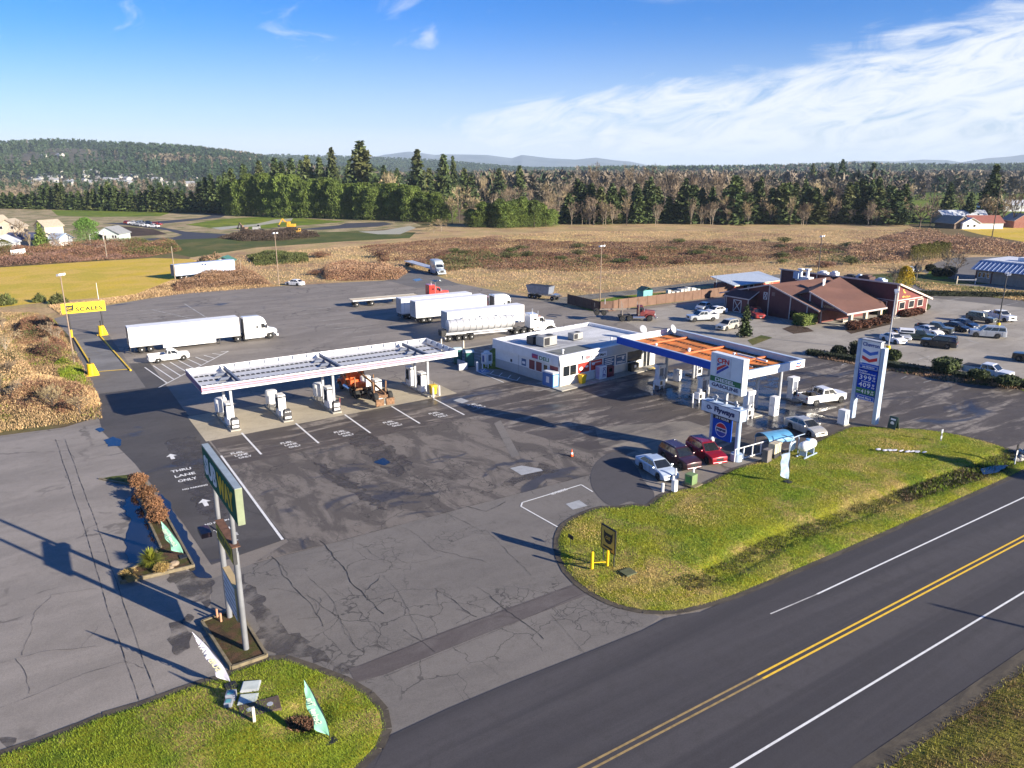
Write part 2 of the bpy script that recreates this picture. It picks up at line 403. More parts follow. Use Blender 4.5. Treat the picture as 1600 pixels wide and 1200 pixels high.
# fields behind the forecourt, straight from where they lie
flat_poly('straw_field', [(-60, 470), (0, 462), (250, 450), (300, 400), (500, 372), (700, 352), (1000, 350), (1420, 352), (1460, 368), (1600, 395), (1750, 430), (1700, 480), (1400, 470), (1000, 470), (880, 500), (600, 470), (300, 490), (60, 520), (-60, 560)], 0.004, M_straw)
flat_poly('mown_field', [(-150, 460), (0, 418), (120, 410), (240, 403), (300, 405), (320, 412), (270, 425), (290, 440), (210, 462), (90, 470), (0, 480), (-150, 510)], 0.008, M_gold)
flat_poly('far_left_field', [(-100, 290), (50, 290), (70, 298), (40, 305), (-100, 310)], 0.006, M_straw)
flat_poly('green_strip', [(220, 378), (420, 366), (560, 361), (650, 363), (640, 372), (540, 377), (400, 387), (300, 402), (265, 395)], 0.006, M_olive)
flat_poly('site_ground', [(-100, 320), (150, 318), (380, 322), (460, 338), (640, 345), (660, 353), (560, 362), (400, 368), (150, 380), (-100, 390)], 0.004, M_sand)
for nm, pts in (('grass_lot', [(80, 328), (270, 331), (250, 338), (140, 339), (90, 337)]), ('grass_lot', [(290, 351), (340, 343), (420, 338), (540, 346), (500, 350), (400, 358), (340, 358)]),
                ('grass_lot', [(150, 322), (350, 324), (390, 330), (300, 330), (150, 326)])):
    flat_poly(nm, pts, 0.008, M_green)
flat_poly('soil_lot', [(175, 352), (240, 358), (262, 366), (200, 370), (170, 362)], 0.008, M_soil)
flat_poly('gravel_lane', [(330, 356), (400, 350), (430, 343), (458, 341), (455, 345), (400, 353), (345, 359)], 0.012, pm('pale_gravel', (0.42, 0.4, 0.3)))
flat_poly('gravel_lane', [(560, 362), (600, 360), (640, 353), (650, 356), (625, 366), (590, 366)], 0.012, pm('pale_gravel', (0.42, 0.4, 0.3)))
M_new = asphalt('new_asphalt', (0.035, 0.038, 0.05), (0.045, 0.047, 0.06))
flat_poly('new_road', [(160, 349), (240, 346), (310, 341), (330, 337), (315, 333), (250, 331), (315, 330), (360, 333), (345, 340), (260, 349), (230, 351), (290, 362), (370, 367), (345, 372), (200, 377), (195, 374), (270, 371), (285, 367), (262, 360), (200, 352)], 0.016, M_new)
flat_poly('new_road', [(460, 359), (530, 352), (540, 349), (600, 347), (615, 350), (590, 354), (500, 359)], 0.016, M_new)
flat_poly('farm_field', [(1410, 315), (1440, 300), (1600, 298), (1750, 300), (1750, 352), (1600, 349), (1400, 350)], 0.004, M_green)
flat_poly('farm_field', [(1480, 353), (1600, 347), (1750, 350), (1750, 395), (1600, 378), (1530, 366)], 0.012, M_gold)
flat_poly('dog_run_lawn', [(900, 478), (965, 463), (1100, 452), (1130, 448), (1160, 455), (1120, 466), (960, 492), (935, 490)], 0.012, M_green)
flat_poly('trail', [(830, 470), (900, 462), (1000, 452), (1150, 432), (1230, 428), (1230, 434), (1150, 440), (1010, 458), (905, 470), (870, 480)], 0.014, M_gravel)
flat_poly('grass_bank', [(1230, 440), (1415, 425), (1500, 436), (1600, 445), (1750, 460), (1750, 500), (1600, 474), (1430, 456)], 0.006, M_olive)

A_old = asphalt('old_asphalt', (0.235, 0.208, 0.178), (0.175, 0.153, 0.13), crack=0.75, rough=0.8, cscale=0.12, wet=(0.62, 0.70), wetc=(0.05, 0.047, 0.045))
A_left = asphalt('left_lot_asphalt', (0.255, 0.229, 0.203), (0.200, 0.180, 0.160), crack=0.6, rough=0.85, cscale=0.08)
A_drive = asphalt('drive_asphalt', (0.168, 0.153, 0.137), (0.138, 0.126, 0.114), crack=0.85, rough=0.8, cscale=0.36, cm=.025)
A_dark = asphalt('dark_asphalt', (0.090, 0.076, 0.066), (0.062, 0.052, 0.046), crack=0.8, wet=(0.54, 0.68), wetc=(0.03, 0.028, 0.028), lights=(0.50, 0.60), lcol=(0.24, 0.21, 0.175), rough=0.7, cscale=0.3)
A_thru = asphalt('lane_asphalt', (0.080, 0.073, 0.068), (0.058, 0.053, 0.050), rough=0.75, wet=(0.58, 0.68), wetc=(0.03, 0.03, 0.033))
A_road = asphalt('highway_asphalt', (0.066, 0.061, 0.063), (0.043, 0.040, 0.043), rough=0.8, stretch=(0.03, 1.0, 1), ms=0.42)
A_rest = asphalt('restaurant_lot_asphalt', (0.33, 0.30, 0.255), (0.25, 0.225, 0.19), crack=0.5, rough=0.85, cscale=0.12)
A_back = asphalt('back_road_asphalt', (0.15, 0.14, 0.13), (0.125, 0.115, 0.105))
CONC = asphalt('concrete', (0.42, 0.365, 0.27), (0.33, 0.29, 0.215), wet=(0.66, 0.74), wetc=(0.10, 0.09, 0.075), rough=0.85)

lot = [(-60, 28.7), (230, 28.7), (230, 60), (205, 88), (160, 112), (130, 114), (94.4, 113.7), (92.3, 121.8), (93, 135.5), (89.4, 167), (88, 190), (84, 195), (82.5, 176), (70, 179), (52.4, 182), (29.8, 184), (14, 174.4), (4.8, 165)] + \
      [S(*q) for q in [(84, 498), (112, 530), (132, 565), (150, 600), (158, 640), (140, 656), (100, 668), (0, 681), (-300, 720)]]
flat_poly('forecourt', lot, 0.016, A_old, px=False)
flat_poly('left_lot', [(-600, 1400), (-600, 760), (-100, 695), (0, 684), (100, 671), (165, 662), (188, 690), (225, 745), (240, 790), (300, 900), (330, 950), (420, 1045), (480, 1100), (600, 1180), (500, 1400)], 0.021, A_left)
flat_poly('highway', [(-250, 15.3), (700, 15.3), (700, 28.9), (-250, 28.9)], 0.046, A_road, px=False)
flat_poly('entrance_drive', [(330, 905), (400, 880), (560, 838), (700, 800), (925, 740), (1010, 730), (1010, 800), (900, 830), (900, 880), (1030, 965), (1000, 990), (560, 1180), (520, 1100), (430, 1040), (330, 960)], 0.026, A_drive)
flat_poly('road_apron', [(1075, 960), (1040, 967), (1005, 985), (900, 1027), (800, 1066), (700, 1108), (610, 1150), (585, 1200), (520, 1300), (1300, 1300), (1500, 900)], 0.052, A_road)
flat_poly('thru_lane', [(14, 53), (13.8, 92), (14, 118), (3, 122), (5.6, 105), (5.0, 88), (6.6, 76), (8, 60), (8.4, 52)], 0.026, A_thru, px=False)
flat_poly('station_pavement', [(14.1, 70.5), (14.1, 79), (43.7, 80.2), (53, 81), (54, 74), (74, 75.5), (80, 76), (92, 70), (100, 66), (106, 43), (130, 30), (112, 30), (81, 33), (79, 42), (56, 46), (46, 52.5), (43, 62), (40, 70.6)], 0.031, A_dark, px=False)
A_mid = asphalt('stained_asphalt', (0.165, 0.144, 0.124), (0.088, 0.076, 0.067), crack=1.0, rough=0.8, cscale=0.45, ms=0.36, stretch=(1.0, .4, 1), wet=(0.555, 0.60), wetc=(0.05, 0.045, 0.042), sharp=.06, cm=.05)
flat_poly('stained_pavement', [(14.05, 52.5), (14.05, 79), (44, 79), (60, 60), (48, 48.5), S(1010, 728), S(925, 742), S(740, 790), S(560, 838), S(400, 878)], 0.0285, A_mid, px=False)
flat_poly('restaurant_lot', [(965, 497), (1010, 483), (1130, 466), (1250, 462), (1420, 458), (1600, 480), (1750, 498), (1750, 640), (1600, 612), (1400, 577), (1278, 560), (1190, 543), (1110, 540), (1060, 532), (1000, 515)], 0.030, A_rest)
flat_poly('back_road', [(1400, 452), (1470, 456), (1600, 470), (1750, 485), (1750, 500), (1600, 481), (1430, 463)], 0.038, A_back)
flat_poly('truck_exit_pavement', [(600, 437), (630, 432), (645, 420), (668, 424), (690, 434), (720, 445), (650, 450)], 0.022, A_back)
flat_poly('pump_pad', [(13.6, 78.7), (43.7, 79.9), (43.7, 88.6), (13.6, 88.4)], 0.036, CONC, px=False)
flat_poly('pump_pad', [(64.5, 50.5), (78.5, 50.5), (78.0, 72.5), (64.0, 72.5)], 0.036, asphalt('wet_concrete', (0.24, 0.22, 0.19), (0.14, 0.13, 0.12), wet=(0.40, 0.55), wetc=(0.035, 0.035, 0.04), rough=0.6), px=False)
flat_poly('concrete_apron', [(60, 56.5), (60.5, 50), (51, 49.3), (47, 56), (50, 60.5)], 0.036, asphalt('worn_concrete', (0.20, 0.18, 0.15), (0.085, 0.075, 0.07), lights=(0.45, 0.6), lcol=(0.24, 0.21, 0.17), rough=0.8), px=False)
flat_poly('dark_blot', smooth_closed([(923, 742), (932, 722), (955, 707), (978, 712), (995, 732), (1006, 752), (1022, 770), (1018, 786), (1003, 790), (985, 784), (962, 791), (945, 786), (926, 764)], 4), 0.040, asphalt('blot_surface', (0.072, 0.068, 0.072), (0.066, 0.062, 0.066), rough=0.9))  # flat sheet for a smooth blanked-out area, not an observed repair
flat_poly('repair_strip', [(772, 662), (782, 657), (812, 712), (800, 716)], 0.036, asphalt('pale_repair', (0.17, 0.155, 0.14), (0.14, 0.13, 0.12)))
flat_poly('valley_gutter', [(545, 1046), (562, 1040), (700, 985), (905, 910), (940, 922), (760, 990), (600, 1055), (555, 1068)], 0.034, asphalt('worn_gutter', (0.118, 0.104, 0.10), (0.085, 0.072, 0.07), rough=0.9, ms=0.6))
for q in ([(797, 732), (815, 728), (845, 733), (848, 736), (815, 743)], [(884, 788), (905, 782), (918, 791), (895, 797)], [(708, 626), (720, 622), (733, 627), (722, 631)], [(744, 577+3), (757, 575), (767, 582), (755, 586)]):
    flat_poly('fill_cover_pad', q, 0.042, pm('pale_pad', (0.36, 0.37, 0.38), 0.7))
A_scale = asphalt('scale_deck', (0.20, 0.195, 0.19), (0.13, 0.125, 0.12))
flat_poly('scale_approach', [(4.6, 104), (11.5, 104), (11.2, 146), (6, 146)], 0.030, A_back, px=False)

# water lying on the tarmac
m, t, b = base_mat('puddle_water'); b.inputs['Base Color'].default_value = (0.012, 0.014, 0.02, 1); b.inputs['Roughness'].default_value = 0.03; b.inputs['IOR'].default_value = 1.5; b.inputs['Specular IOR Level'].default_value = 0.9
PUD = patchy(m, 1.1, .27, .34)
def puddle(pts, z=0.044, amp=0.25, mat=None):
    w = wobble([S(*q) for q in pts], amp, 0.5); return flat_poly('puddle', smooth_closed(w, 2), z, mat or PUD, px=False)
puddle([(200, 778), (212, 770), (222, 800), (240, 845), (252, 868), (240, 884), (200, 880), (196, 850), (205, 815), (193, 795)], amp=0.12)
puddle([(248, 772), (262, 782), (285, 820), (300, 850), (318, 888), (330, 905), (312, 905), (290, 880), (270, 830)], amp=0.12)
puddle([(163, 688), (178, 683), (190, 688), (188, 697), (170, 698)], amp=0.12)
puddle([(150, 671), (158, 668), (163, 673), (155, 676)], amp=0.1)
puddle([(1165, 442+0), (1170, 440), (1175, 443)], amp=0.1) if False else None
puddle([(645, 437), (655, 435), (662, 438), (650, 440)], amp=0.3)
puddle([(676, 438), (688, 437), (692, 439), (680, 441)], amp=0.3)
puddle([(585, 722), (598, 716), (610, 722), (600, 728)], amp=0.12)
m, t, b = base_mat('wet_sheen'); b.inputs['Base Color'].default_value = (0.045, 0.043, 0.043, 1); b.inputs['Roughness'].default_value = 0.18; WET = patchy(m, .5, .38, .56)
for q in ([(1010, 612), (1060, 605), (1110, 618), (1150, 640), (1135, 650), (1080, 636), (1030, 625)], [(1180, 655), (1225, 640), (1300, 652), (1260, 668), (1190, 672)], [(1130, 590), (1200, 585), (1240, 600), (1180, 612)]):
    puddle(q, 0.041, 0.35, WET)
A_damp = asphalt('damp_asphalt', (0.085, 0.075, 0.068), (0.065, 0.057, 0.052), rough=0.6)
patchy(A_damp, .45, .34, .66)
for q in ([(380, 900), (420, 950), (470, 1000), (560, 1050), (590, 1070), (560, 1060), (480, 1030), (430, 1035), (400, 990)], [(560, 640+30), (600, 690), (650, 730), (620, 745), (590, 725), (545, 690)],
          [(250, 880), (330, 900), (330, 950), (300, 940), (260, 905)], [(845, 705+20), (870, 735), (800, 760), (745, 775), (750, 765), (810, 745)], [(490, 720), (540, 740), (580, 775), (610, 800), (590, 795), (520, 755)],
          [(260, 690), (300, 680), (330, 700), (360, 780), (350, 830), (310, 800), (280, 740)], [(0, 1155), (30, 1150), (25, 1168), (0, 1172)], [(270, 975), (300, 960), (295, 1010), (270, 1025)]):
    puddle(q, 0.033, 0.3, A_damp)

# cracks: thin tar-dark slivers that wander between two ends
def crack_mb(mb, pts, wd, jag=0.25, branch=0.0, world=False, z=0.048):
    P = [Vector(q if world else S(*q)) for q in pts]; path = []
    for a, b in zip(P[:-1], P[1:]):
        L = (b-a).length; k = max(2, int(L/0.35)); nrm = Vector((-(b-a).y, (b-a).x))/max(L, 1e-6); off = 0
        for i in range(k):
            off += random.uniform(-jag, jag)*0.35; off *= 0.9; path.append(a.lerp(b, i/k)+nrm*off)
    path.append(P[-1]); prev = None
    for i, p in enumerate(path):
        d = (path[min(i+1, len(path)-1)]-path[max(i-1, 0)]); d = Vector((-d.y, d.x)).normalized()*wd*random.uniform(.25, 1.25)/2
        cur = (p+d, p-d)
        if prev: mb.quad((*prev[0], z), (*prev[1], z), (*cur[1], z), (*cur[0], z))
        prev = cur
        if branch and random.random() < branch:
            a = random.uniform(0, 6.28); L = random.uniform(0.6, 2.5); crack_mb(mb, [p, p+Vector((math.cos(a), math.sin(a)))*L], wd*0.6, 0.4, 0, True, z+0.001)
mb = MB()
for pts, wd, br in ([((87, 687), (125, 802), (165, 940), (220, 1103)), .09, .02], [((102, 687), (142, 795), (192, 940), (248, 1095)), .09, .02], [((395, 882), (560, 838), (740, 790), (922, 742)), .07, .03],
                    [((925, 742), (1000, 720)), .06, 0], [((562, 1042), (700, 987), (905, 912)), .05, .0], [((600, 1058), (760, 993), (930, 920)), .05, 0], [((500, 845), (530, 880), (560, 920), (600, 960)), .16, .1],
                    [((425, 870), (450, 905), (475, 935), (505, 980)), .1, .1], [((630, 985), (660, 1003), (680, 1020)), .07, .05], [((680, 920), (710, 940), (745, 965)), .09, .1], [((745, 918), (770, 935), (800, 960), (850, 1000)), .1, .1],
                    [((600, 1000), (560, 950), (520, 920)), .05, .15], [((555, 1010), (520, 960), (480, 930)), .05, .2], [((800, 1195), (700, 1060)), .03, 0], [((0, 1037), (60, 1020), (150, 1010)), .05, .05], [((0, 1108), (60, 1085), (130, 1055), (200, 1035)), .05, .05],
                    [((35, 1025), (55, 955), (80, 930), (150, 920)), .05, .1], [((25, 1030), (42, 1060), (45, 1085)), .05, .1], [((860, 960), (930, 1040), (1000, 1110)), .04, 0], [((760, 690), (800, 720)), .06, .1],
                    [((330, 740), (360, 780), (390, 800), (430, 810)), .08, .2], [((450, 700), (520, 740), (560, 760)), .08, .2], [((600, 700), (640, 740), (680, 770)), .1, .2], [((690, 800), (760, 830), (800, 870), (830, 900)), .06, .25],
                    [((640, 830), (680, 860), (720, 870), (760, 880)), .06, .25], [((720, 790), (760, 800), (790, 785)), .12, .2], [((560, 850), (600, 880), (650, 880), (690, 870)), .05, .25], [((480, 900), (520, 940), (540, 990), (570, 1020)), .05, .25], [((600, 900), (640, 960), (660, 1000)), .05, .25]):
    crack_mb(mb, pts, wd*.42, 0.25 if br > .035 else .05, br*.6)
struct(mb.build('pavement_cracks', pm('crack_tar', (0.035, 0.033, 0.032), 0.8)))

# paint
P_WHITE = pm('road_paint_white', (0.72, 0.72, 0.70), 0.7, var=0.1, scale=4); P_WORN = asphalt('worn_white_paint', (0.50, 0.49, 0.47), (0.20, 0.195, 0.19), ms=1.2)
P_YEL = pm('road_paint_yellow', (0.80, 0.50, 0.04), 0.7, var=0.1, scale=4); P_YWORN = pm('worn_yellow_paint', (0.34, 0.24, 0.10), 0.8, var=0.2, scale=3)
def stripe(mb, a, b, w=0.12, z=0.050):
    a = Vector(a[:2]); b = Vector(b[:2]); n = Vector((-(b-a).y, (b-a).x)).normalized()*w/2
    mb.quad((*(a-n), z), (*(b-n), z), (*(b+n), z), (*(a+n), z))
def marks(name, segs, mat, w=0.12, z=0.050, px=True):
    mb = MB()
    for a, b in segs: stripe(mb, S(*a) if px else a, S(*b) if px else b, w, z)
    o = mb.build(name, mat); return struct(o)
marks('centre_line', [((31, 22.42), (600, 22.42)), ((31, 22.78), (600, 22.78))], P_YEL, 0.14, 0.060, False)
marks('centre_line', [((-200, 22.42), (31, 22.42)), ((-200, 22.78), (31, 22.78))], P_YWORN, 0.13, 0.060, False)
marks('edge_line', [((41, 26.2), (600, 26.2)), ((-200, 18.9), (600, 18.9))], P_WHITE, 0.13, 0.060, False)
marks('edge_line', [((36.5, 26.35), (41, 26.2))], P_WORN, 0.1, 0.060, False)
marks('fuel_lane_line', [((u, 79.4), (u, 71.9)) for u in (17.35, 23.15, 28.8, 34.6, 40.2)]+[((13.95, 73.7), (13.75, 53.0))], P_WHITE, 0.2, 0.050, False)
marks('corner_box_line', [((926, 769), (908, 758)), ((908, 758), (816, 786)), ((816, 786), (814, 792)), ((814, 792), (871, 824))], P_WHITE, 0.13)
marks('stall_line', [((12.5+.4*k, 132+3.6*k), (29-.3*k, 132+3.6*k)) for k in range(10)]+[((21, 165), (26, 150)), ((29, 132), (28, 168))], P_WORN, 0.22, 0.036, False)
marks('stall_line', [((560+60*k, 470+0), (600+60*k, 466)) for k in range(0)] + [((45, 118+4.2*k), (52, 118+4.2*k)) for k in range(8)], P_WORN, 0.15, 0.036, False)
seg = []
for k in range(11):
    f_ = k/10; a = (213+132*f_, 577-27*f_); b = (250+107*f_, 604-55*f_); seg.append((a, b))
marks('hatch_line', seg[1:]+[((248, 606), (357, 549))], P_WHITE, 0.16, 0.040)
seg = [((48+1.35*k, 100.5), (49.8+1.35*k, 93.2)) for k in range(13)]
marks('hatch_line', seg, P_WORN, 0.14, 0.040, False); marks('loading_line', [((42, 100.9), (80, 100.9))], pm('pale_strip', (0.42, 0.37, 0.27)), 0.7, 0.040, False)
marks('stall_line', [((1195+12*k, 490+3*k), (1212+12*k, 503+3*k)) for k in range(5)]+[((1195, 490), (1252, 505))], P_WORN, 0.14)
marks('stall_line', [((1263, 558), (1278, 553)), ((1315, 571), (1327, 566)), ((1408, 592), (1417, 588)), ((1443, 598), (1455, 595)), ((1385, 548), (1420, 540)), ((1435, 562), (1452, 557)), ((1480, 470), (1520, 462)), ((1450, 466), (1480, 459)), ((1560, 480), (1590, 473)), ((1570, 508), (1600, 500)), ((1500, 528), (1530, 537)), ((1530, 548), (1600, 560))], P_WORN, 0.14, 0.048)
marks('stop_line', [((840, 612), (895, 598))], P_WORN, 0.14)
marks('accessible_line', [((744, 580+0), (787, 598))], P_WHITE, 0.15)

def pave_text(s, px, w, h, name='pavement_lettering', rz=0.0):
    x, y = S(*px); mb = MB(); c, q = math.cos(rz), math.sin(rz)
    text(mb, s, (x, y, 0.052), (c, q, 0), (-q, c, 0), w, h, bold=0.03, depth=0.001); o = mb.build(name, P_WHITE); return struct(o)
for p_ in ((371, 708), (448, 692), (531, 675), (607, 660), (678, 646), (738, 632.5)):
    x, y = S(*p_)
    for i, wd in enumerate(('FUEL', 'LANE', 'ONLY')):
        mb = MB(); text(mb, wd, (x+i*0.18, y-i*0.78, 0.052), (1, 0, 0), (0, 1, 0), 1.25, 0.5, bold=0.03, depth=0.001); struct(mb.build('pavement_lettering', P_WHITE))
pave_text('THRU', (283, 735), 1.75, 0.62); pave_text('LANE', (289, 742.5), 1.75, 0.62); pave_text('ONLY', (293, 750), 1.6, 0.62)
pave_text('NO PARKING', (305, 762), 2.1, 0.34); pave_text('NO PARKING', (342, 816), 2.1, 0.34)
pave_text('THRU', (350, 828), 1.5, 0.5); pave_text('LANE', (356, 838), 1.5, 0.5)
pave_text('NO PARKING', (873, 769), 1.8, 0.4, rz=R(5))
for px in ((268.5, 714), (320, 786), (363, 848)):
    x, y = S(*px); mb = MB(); mb.add([(x+a, y+b_, 0.052) for a, b_ in ((-.18, -.8), (.18, -.8), (.18, .1), (.5, .1), (0, .85), (-.5, .1), (-.18, .1))], [tuple(range(7))]); struct(mb.build('pavement_arrow', P_WHITE))
x, y = S(755, 580); mb = MB(); mb.box(x-.75, y-.75, .044, x+.75, y+.75, .047); struct(mb.build('accessible_marking', pm('accessible_blue', (0.08, 0.16, 0.4))))
mb = MB()
for a_ in range(14): q0, q1 = R(-160+a_*20), R(-140+a_*20); stripe(mb, (x+.28*math.cos(q0)-.05, y-.15+.28*math.sin(q0)), (x+.28*math.cos(q1)-.05, y-.15+.28*math.sin(q1)), .1, .052)
stripe(mb, (x-.1, y+.1), (x-.1, y+.5), .12, .052); stripe(mb, (x-.1, y), (x+.3, y), .1, .053); stripe(mb, (x+.3, y), (x+.42, y-.4), .1, .054); struct(mb.build('accessible_symbol', P_WHITE))

# ------------------------------------------------------------------ lawns with real relief
def lawn(name, poly, hf, res, mat):
    P = np.array(poly); lo = P.min(0)-res; hi = P.max(0)+res
    nx = int((hi[0]-lo[0])/res)+1; ny = int((hi[1]-lo[1])/res)+1
    X, Y = np.meshgrid(lo[0]+np.arange(nx)*res, lo[1]+np.arange(ny)*res, indexing='ij')
    ins = inside(poly, X, Y); Xs, Ys = X.copy(), Y.copy()
    near = np.zeros_like(ins)
    for dx in (-1, 0, 1):
        for dy in (-1, 0, 1): near |= np.roll(np.roll(ins, dx, 0), dy, 1)
    out = near & ~ins; n = len(poly); idx = np.argwhere(out)
    for i, j in idx:
        best = None
        for k in range(n):
            x1, y1 = poly[k]; x2, y2 = poly[(k+1) % n]; L2 = (x2-x1)**2+(y2-y1)**2+1e-12
            tt = min(1, max(0, ((X[i, j]-x1)*(x2-x1)+(Y[i, j]-y1)*(y2-y1))/L2)); qx, qy = x1+tt*(x2-x1), y1+tt*(y2-y1); d = (qx-X[i, j])**2+(qy-Y[i, j])**2
            if best is None or d < best[0]: best = (d, qx, qy)
        Xs[i, j], Ys[i, j] = best[1], best[2]
    ed = edge_dist(poly, Xs, Ys); Z = hf(Xs, Ys, ed)
    ids = -np.ones(X.shape, int); ids[near] = np.arange(near.sum()); V = np.stack([Xs[near], Ys[near], Z[near]], 1)
    q = near[:-1, :-1] & near[1:, :-1] & near[1:, 1:] & near[:-1, 1:] & (ins[:-1, :-1] | ins[1:, :-1] | ins[1:, 1:] | ins[:-1, 1:])
    F = np.stack([ids[:-1, :-1][q], ids[1:, :-1][q], ids[1:, 1:][q], ids[:-1, 1:][q]], 1)
    me = np_mesh(name, V, F, mat); me.polygons.foreach_set('use_smooth', np.ones(len(F), bool))
    o = bpy.data.objects.new(name, me); COL.objects.link(o); struct(o); return o
DITCH = [(36, 31.5), (46, 32.6), (58, 32.2), (70, 31.4), (84, 31.6)]
def ditch_d(X, Y): return np.abs(Y-np.interp(X, [p[0] for p in DITCH], [p[1] for p in DITCH]))
def h_isl(X, Y, ed):
    h = 0.03+0.10*np.clip(ed/.5, 0, 1)+0.28*np.clip(ed/6.0, 0, 1)+0.10*(fbm(X, Y, 4, 3)-.5)*np.clip(ed, 0, 1)+0.05*(fbm(X, Y, .8, 9)-.5)*np.clip(ed, 0, 1)
    k = np.clip(1-ditch_d(X, Y)/1.7, 0, 1)*np.clip((X-33)/5, 0, 1)
    return np.maximum(h-0.5*k*k*(3-2*k), 0.025)
isl = [(875, 832), (885, 818), (912, 803), (940, 794), (965, 794), (990, 790), (1012, 792), (1030, 778), (1055, 768), (1100, 758), (1150, 733), (1190, 722), (1215, 712), (1280, 690), (1330, 668), (1390, 670), (1440, 672), (1500, 681), (1560, 697), (1584, 708), (1588, 722)]
isl_w = [S(*q) for q in isl]+[(85, 31), (84, 29.4), (60, 28.95), (40, 28.95), (34, 29.3), (31, 30.2), (29.3, 32.0), (28.6, 34.5), (28.9, 37.5), (30.4, 40.6)]
isl_w = smooth_closed(isl_w, 2)
lawn('island_lawn', isl_w, h_isl, 0.35, M_lawn)
def h_bl(X, Y, ed):
    c = S(470, 1130); d = np.hypot(X-c[0], Y-c[1]); k = np.clip(1-d/1.7, 0, 1)
    return np.maximum(0.02+0.08*np.clip(ed/.4, 0, 1)+0.25*np.clip(ed/4.0, 0, 1)+0.07*(fbm(X, Y, 2, 5)-.5)*np.clip(ed, 0, 1)-0.5*k, 0.03)
bl = [(-200, 1240), (-60, 1200), (0, 1180), (60, 1160), (120, 1137), (160, 1120), (215, 1104), (270, 1084), (320, 1067), (350, 1060), (365, 1050), (420, 1031), (445, 1030), (490, 1045), (535, 1062), (575, 1086), (598, 1112), (603, 1140), (590, 1170), (560, 1200), (530, 1240)]
bl_w = [S(*q) for q in bl]; bl_w += [(bl_w[-1][0]-1.5, 29.0), (bl_w[0][0]-12, 29.0)]
lawn('corner_lawn', bl_w, h_bl, 0.22, M_lawn)
def h_v(X, Y, ed): return 0.03+0.2*np.clip(ed/2, 0, 1)+0.1*(fbm(X, Y, 1.5, 8)-.5)*np.clip(ed, 0, 1)
ver = [(20, 15.2), (60, 15.2), (120, 15.2), (120, 2), (20, 2)]
lawn('roadside_verge', ver, h_v, 0.35, M_verge)
RIM = asphalt('dirty_edge', (0.05, 0.042, 0.034), (0.09, 0.075, 0.055), rough=0.95, ms=1.5)
for poly in (isl_w, bl_w):
    mb = MB(); k_ = 0
    for a_, b_ in zip(poly, poly[1:]+poly[:1]): stripe(mb, a_, b_, random.uniform(.60, .68), .0605+.0004*(k_ % 2)); k_ += 1
    struct(mb.build('dirt_edge', RIM))
marks('gravel_shoulder', [((-100, 15.4), (600, 15.4))], RIM, 1.0, .0615, False)
def blades(name, poly, hf, n, hmin, hmax, wd, mat, label, dens=None, cat='grass'):
    q = sample_poly(poly, n)
    if dens is not None: q = q[rng.random(len(q)) < dens(q[:, 0], q[:, 1])]
    n = len(q); z = hf(q[:, 0], q[:, 1], edge_dist(poly, q[:, 0], q[:, 1])) if hf else np.full(n, 0.01)
    a = rng.uniform(0, 6.283, n); h = rng.uniform(hmin, hmax, n); w = wd*rng.uniform(.6, 1.3, n); le = rng.normal(0, 0.35, (n, 2))*h[:, None]
    ca, sa = np.cos(a)*w/2, np.sin(a)*w/2; b0 = np.stack([q[:, 0]-ca, q[:, 1]-sa, z-.01], 1); b1 = np.stack([q[:, 0]+ca, q[:, 1]+sa, z-.01], 1)
    tp = np.stack([q[:, 0]+le[:, 0], q[:, 1]+le[:, 1], z+h], 1); V = np.stack([b0, b1, tp], 1).reshape(-1, 3); F = np.arange(3*n).reshape(-1, 3)
    o = bpy.data.objects.new(name, np_mesh(name, V, F, mat)); COL.objects.link(o); return stuff(o, label, cat)
L_GRASS = leaf('grass_blade', (0.15, 0.23, 0.02), (0.28, 0.29, 0.04), (0.50, 0.36, 0.15), trans=0.25, scale=0.45)
L_GRASSG = leaf('green_blade', (0.13, 0.20, 0.018), (0.24, 0.29, 0.025), trans=0.25, scale=0.3)
L_DRY = leaf('dry_blade', (0.36, 0.25, 0.13), (0.24, 0.15, 0.085), (0.42, 0.31, 0.16), trans=0.2, scale=0.06)
L_DARKG = leaf('ditch_blade', (0.05, 0.06, 0.02), (0.075, 0.06, 0.03), trans=0.1)
blades('island_grass', isl_w, h_isl, 110000, 0.04, 0.13, 0.05, L_GRASS, 'short patchy green and straw grass on the roadside island', dens=lambda X, Y: np.clip(1.3-ditch_d(X, Y)*0+(fbm(X, Y, 1.2, 4)-.5)*2, 0.2, 1))
blades('corner_grass', bl_w, h_bl, 70000, 0.04, 0.13, 0.035, L_GRASSG, 'bright green grass on the corner lawn by the feather flags')
blades('ditch_grass', isl_w, h_isl, 90000, 0.08, 0.22, 0.05, L_DARKG, 'dark soggy grass lining the shallow ditch', dens=lambda X, Y: (ditch_d(X, Y) < 0.75+1.6*(fbm(X, Y, 2, 4)-.5))*(fbm(X, Y, .7, 14) > .37)*(X > 34), cat='ditch grass')
blades('verge_grass', [(22, 15.2), (80, 15.2), (80, 6), (22, 6)], h_v, 60000, 0.05, 0.2, 0.045, leaf('verge_blade', (0.22, 0.23, 0.03), (0.24, 0.16, 0.07), (0.15, 0.10, 0.05), trans=0.2, scale=0.6), 'rough brown and green weeds beyond the far road edge')
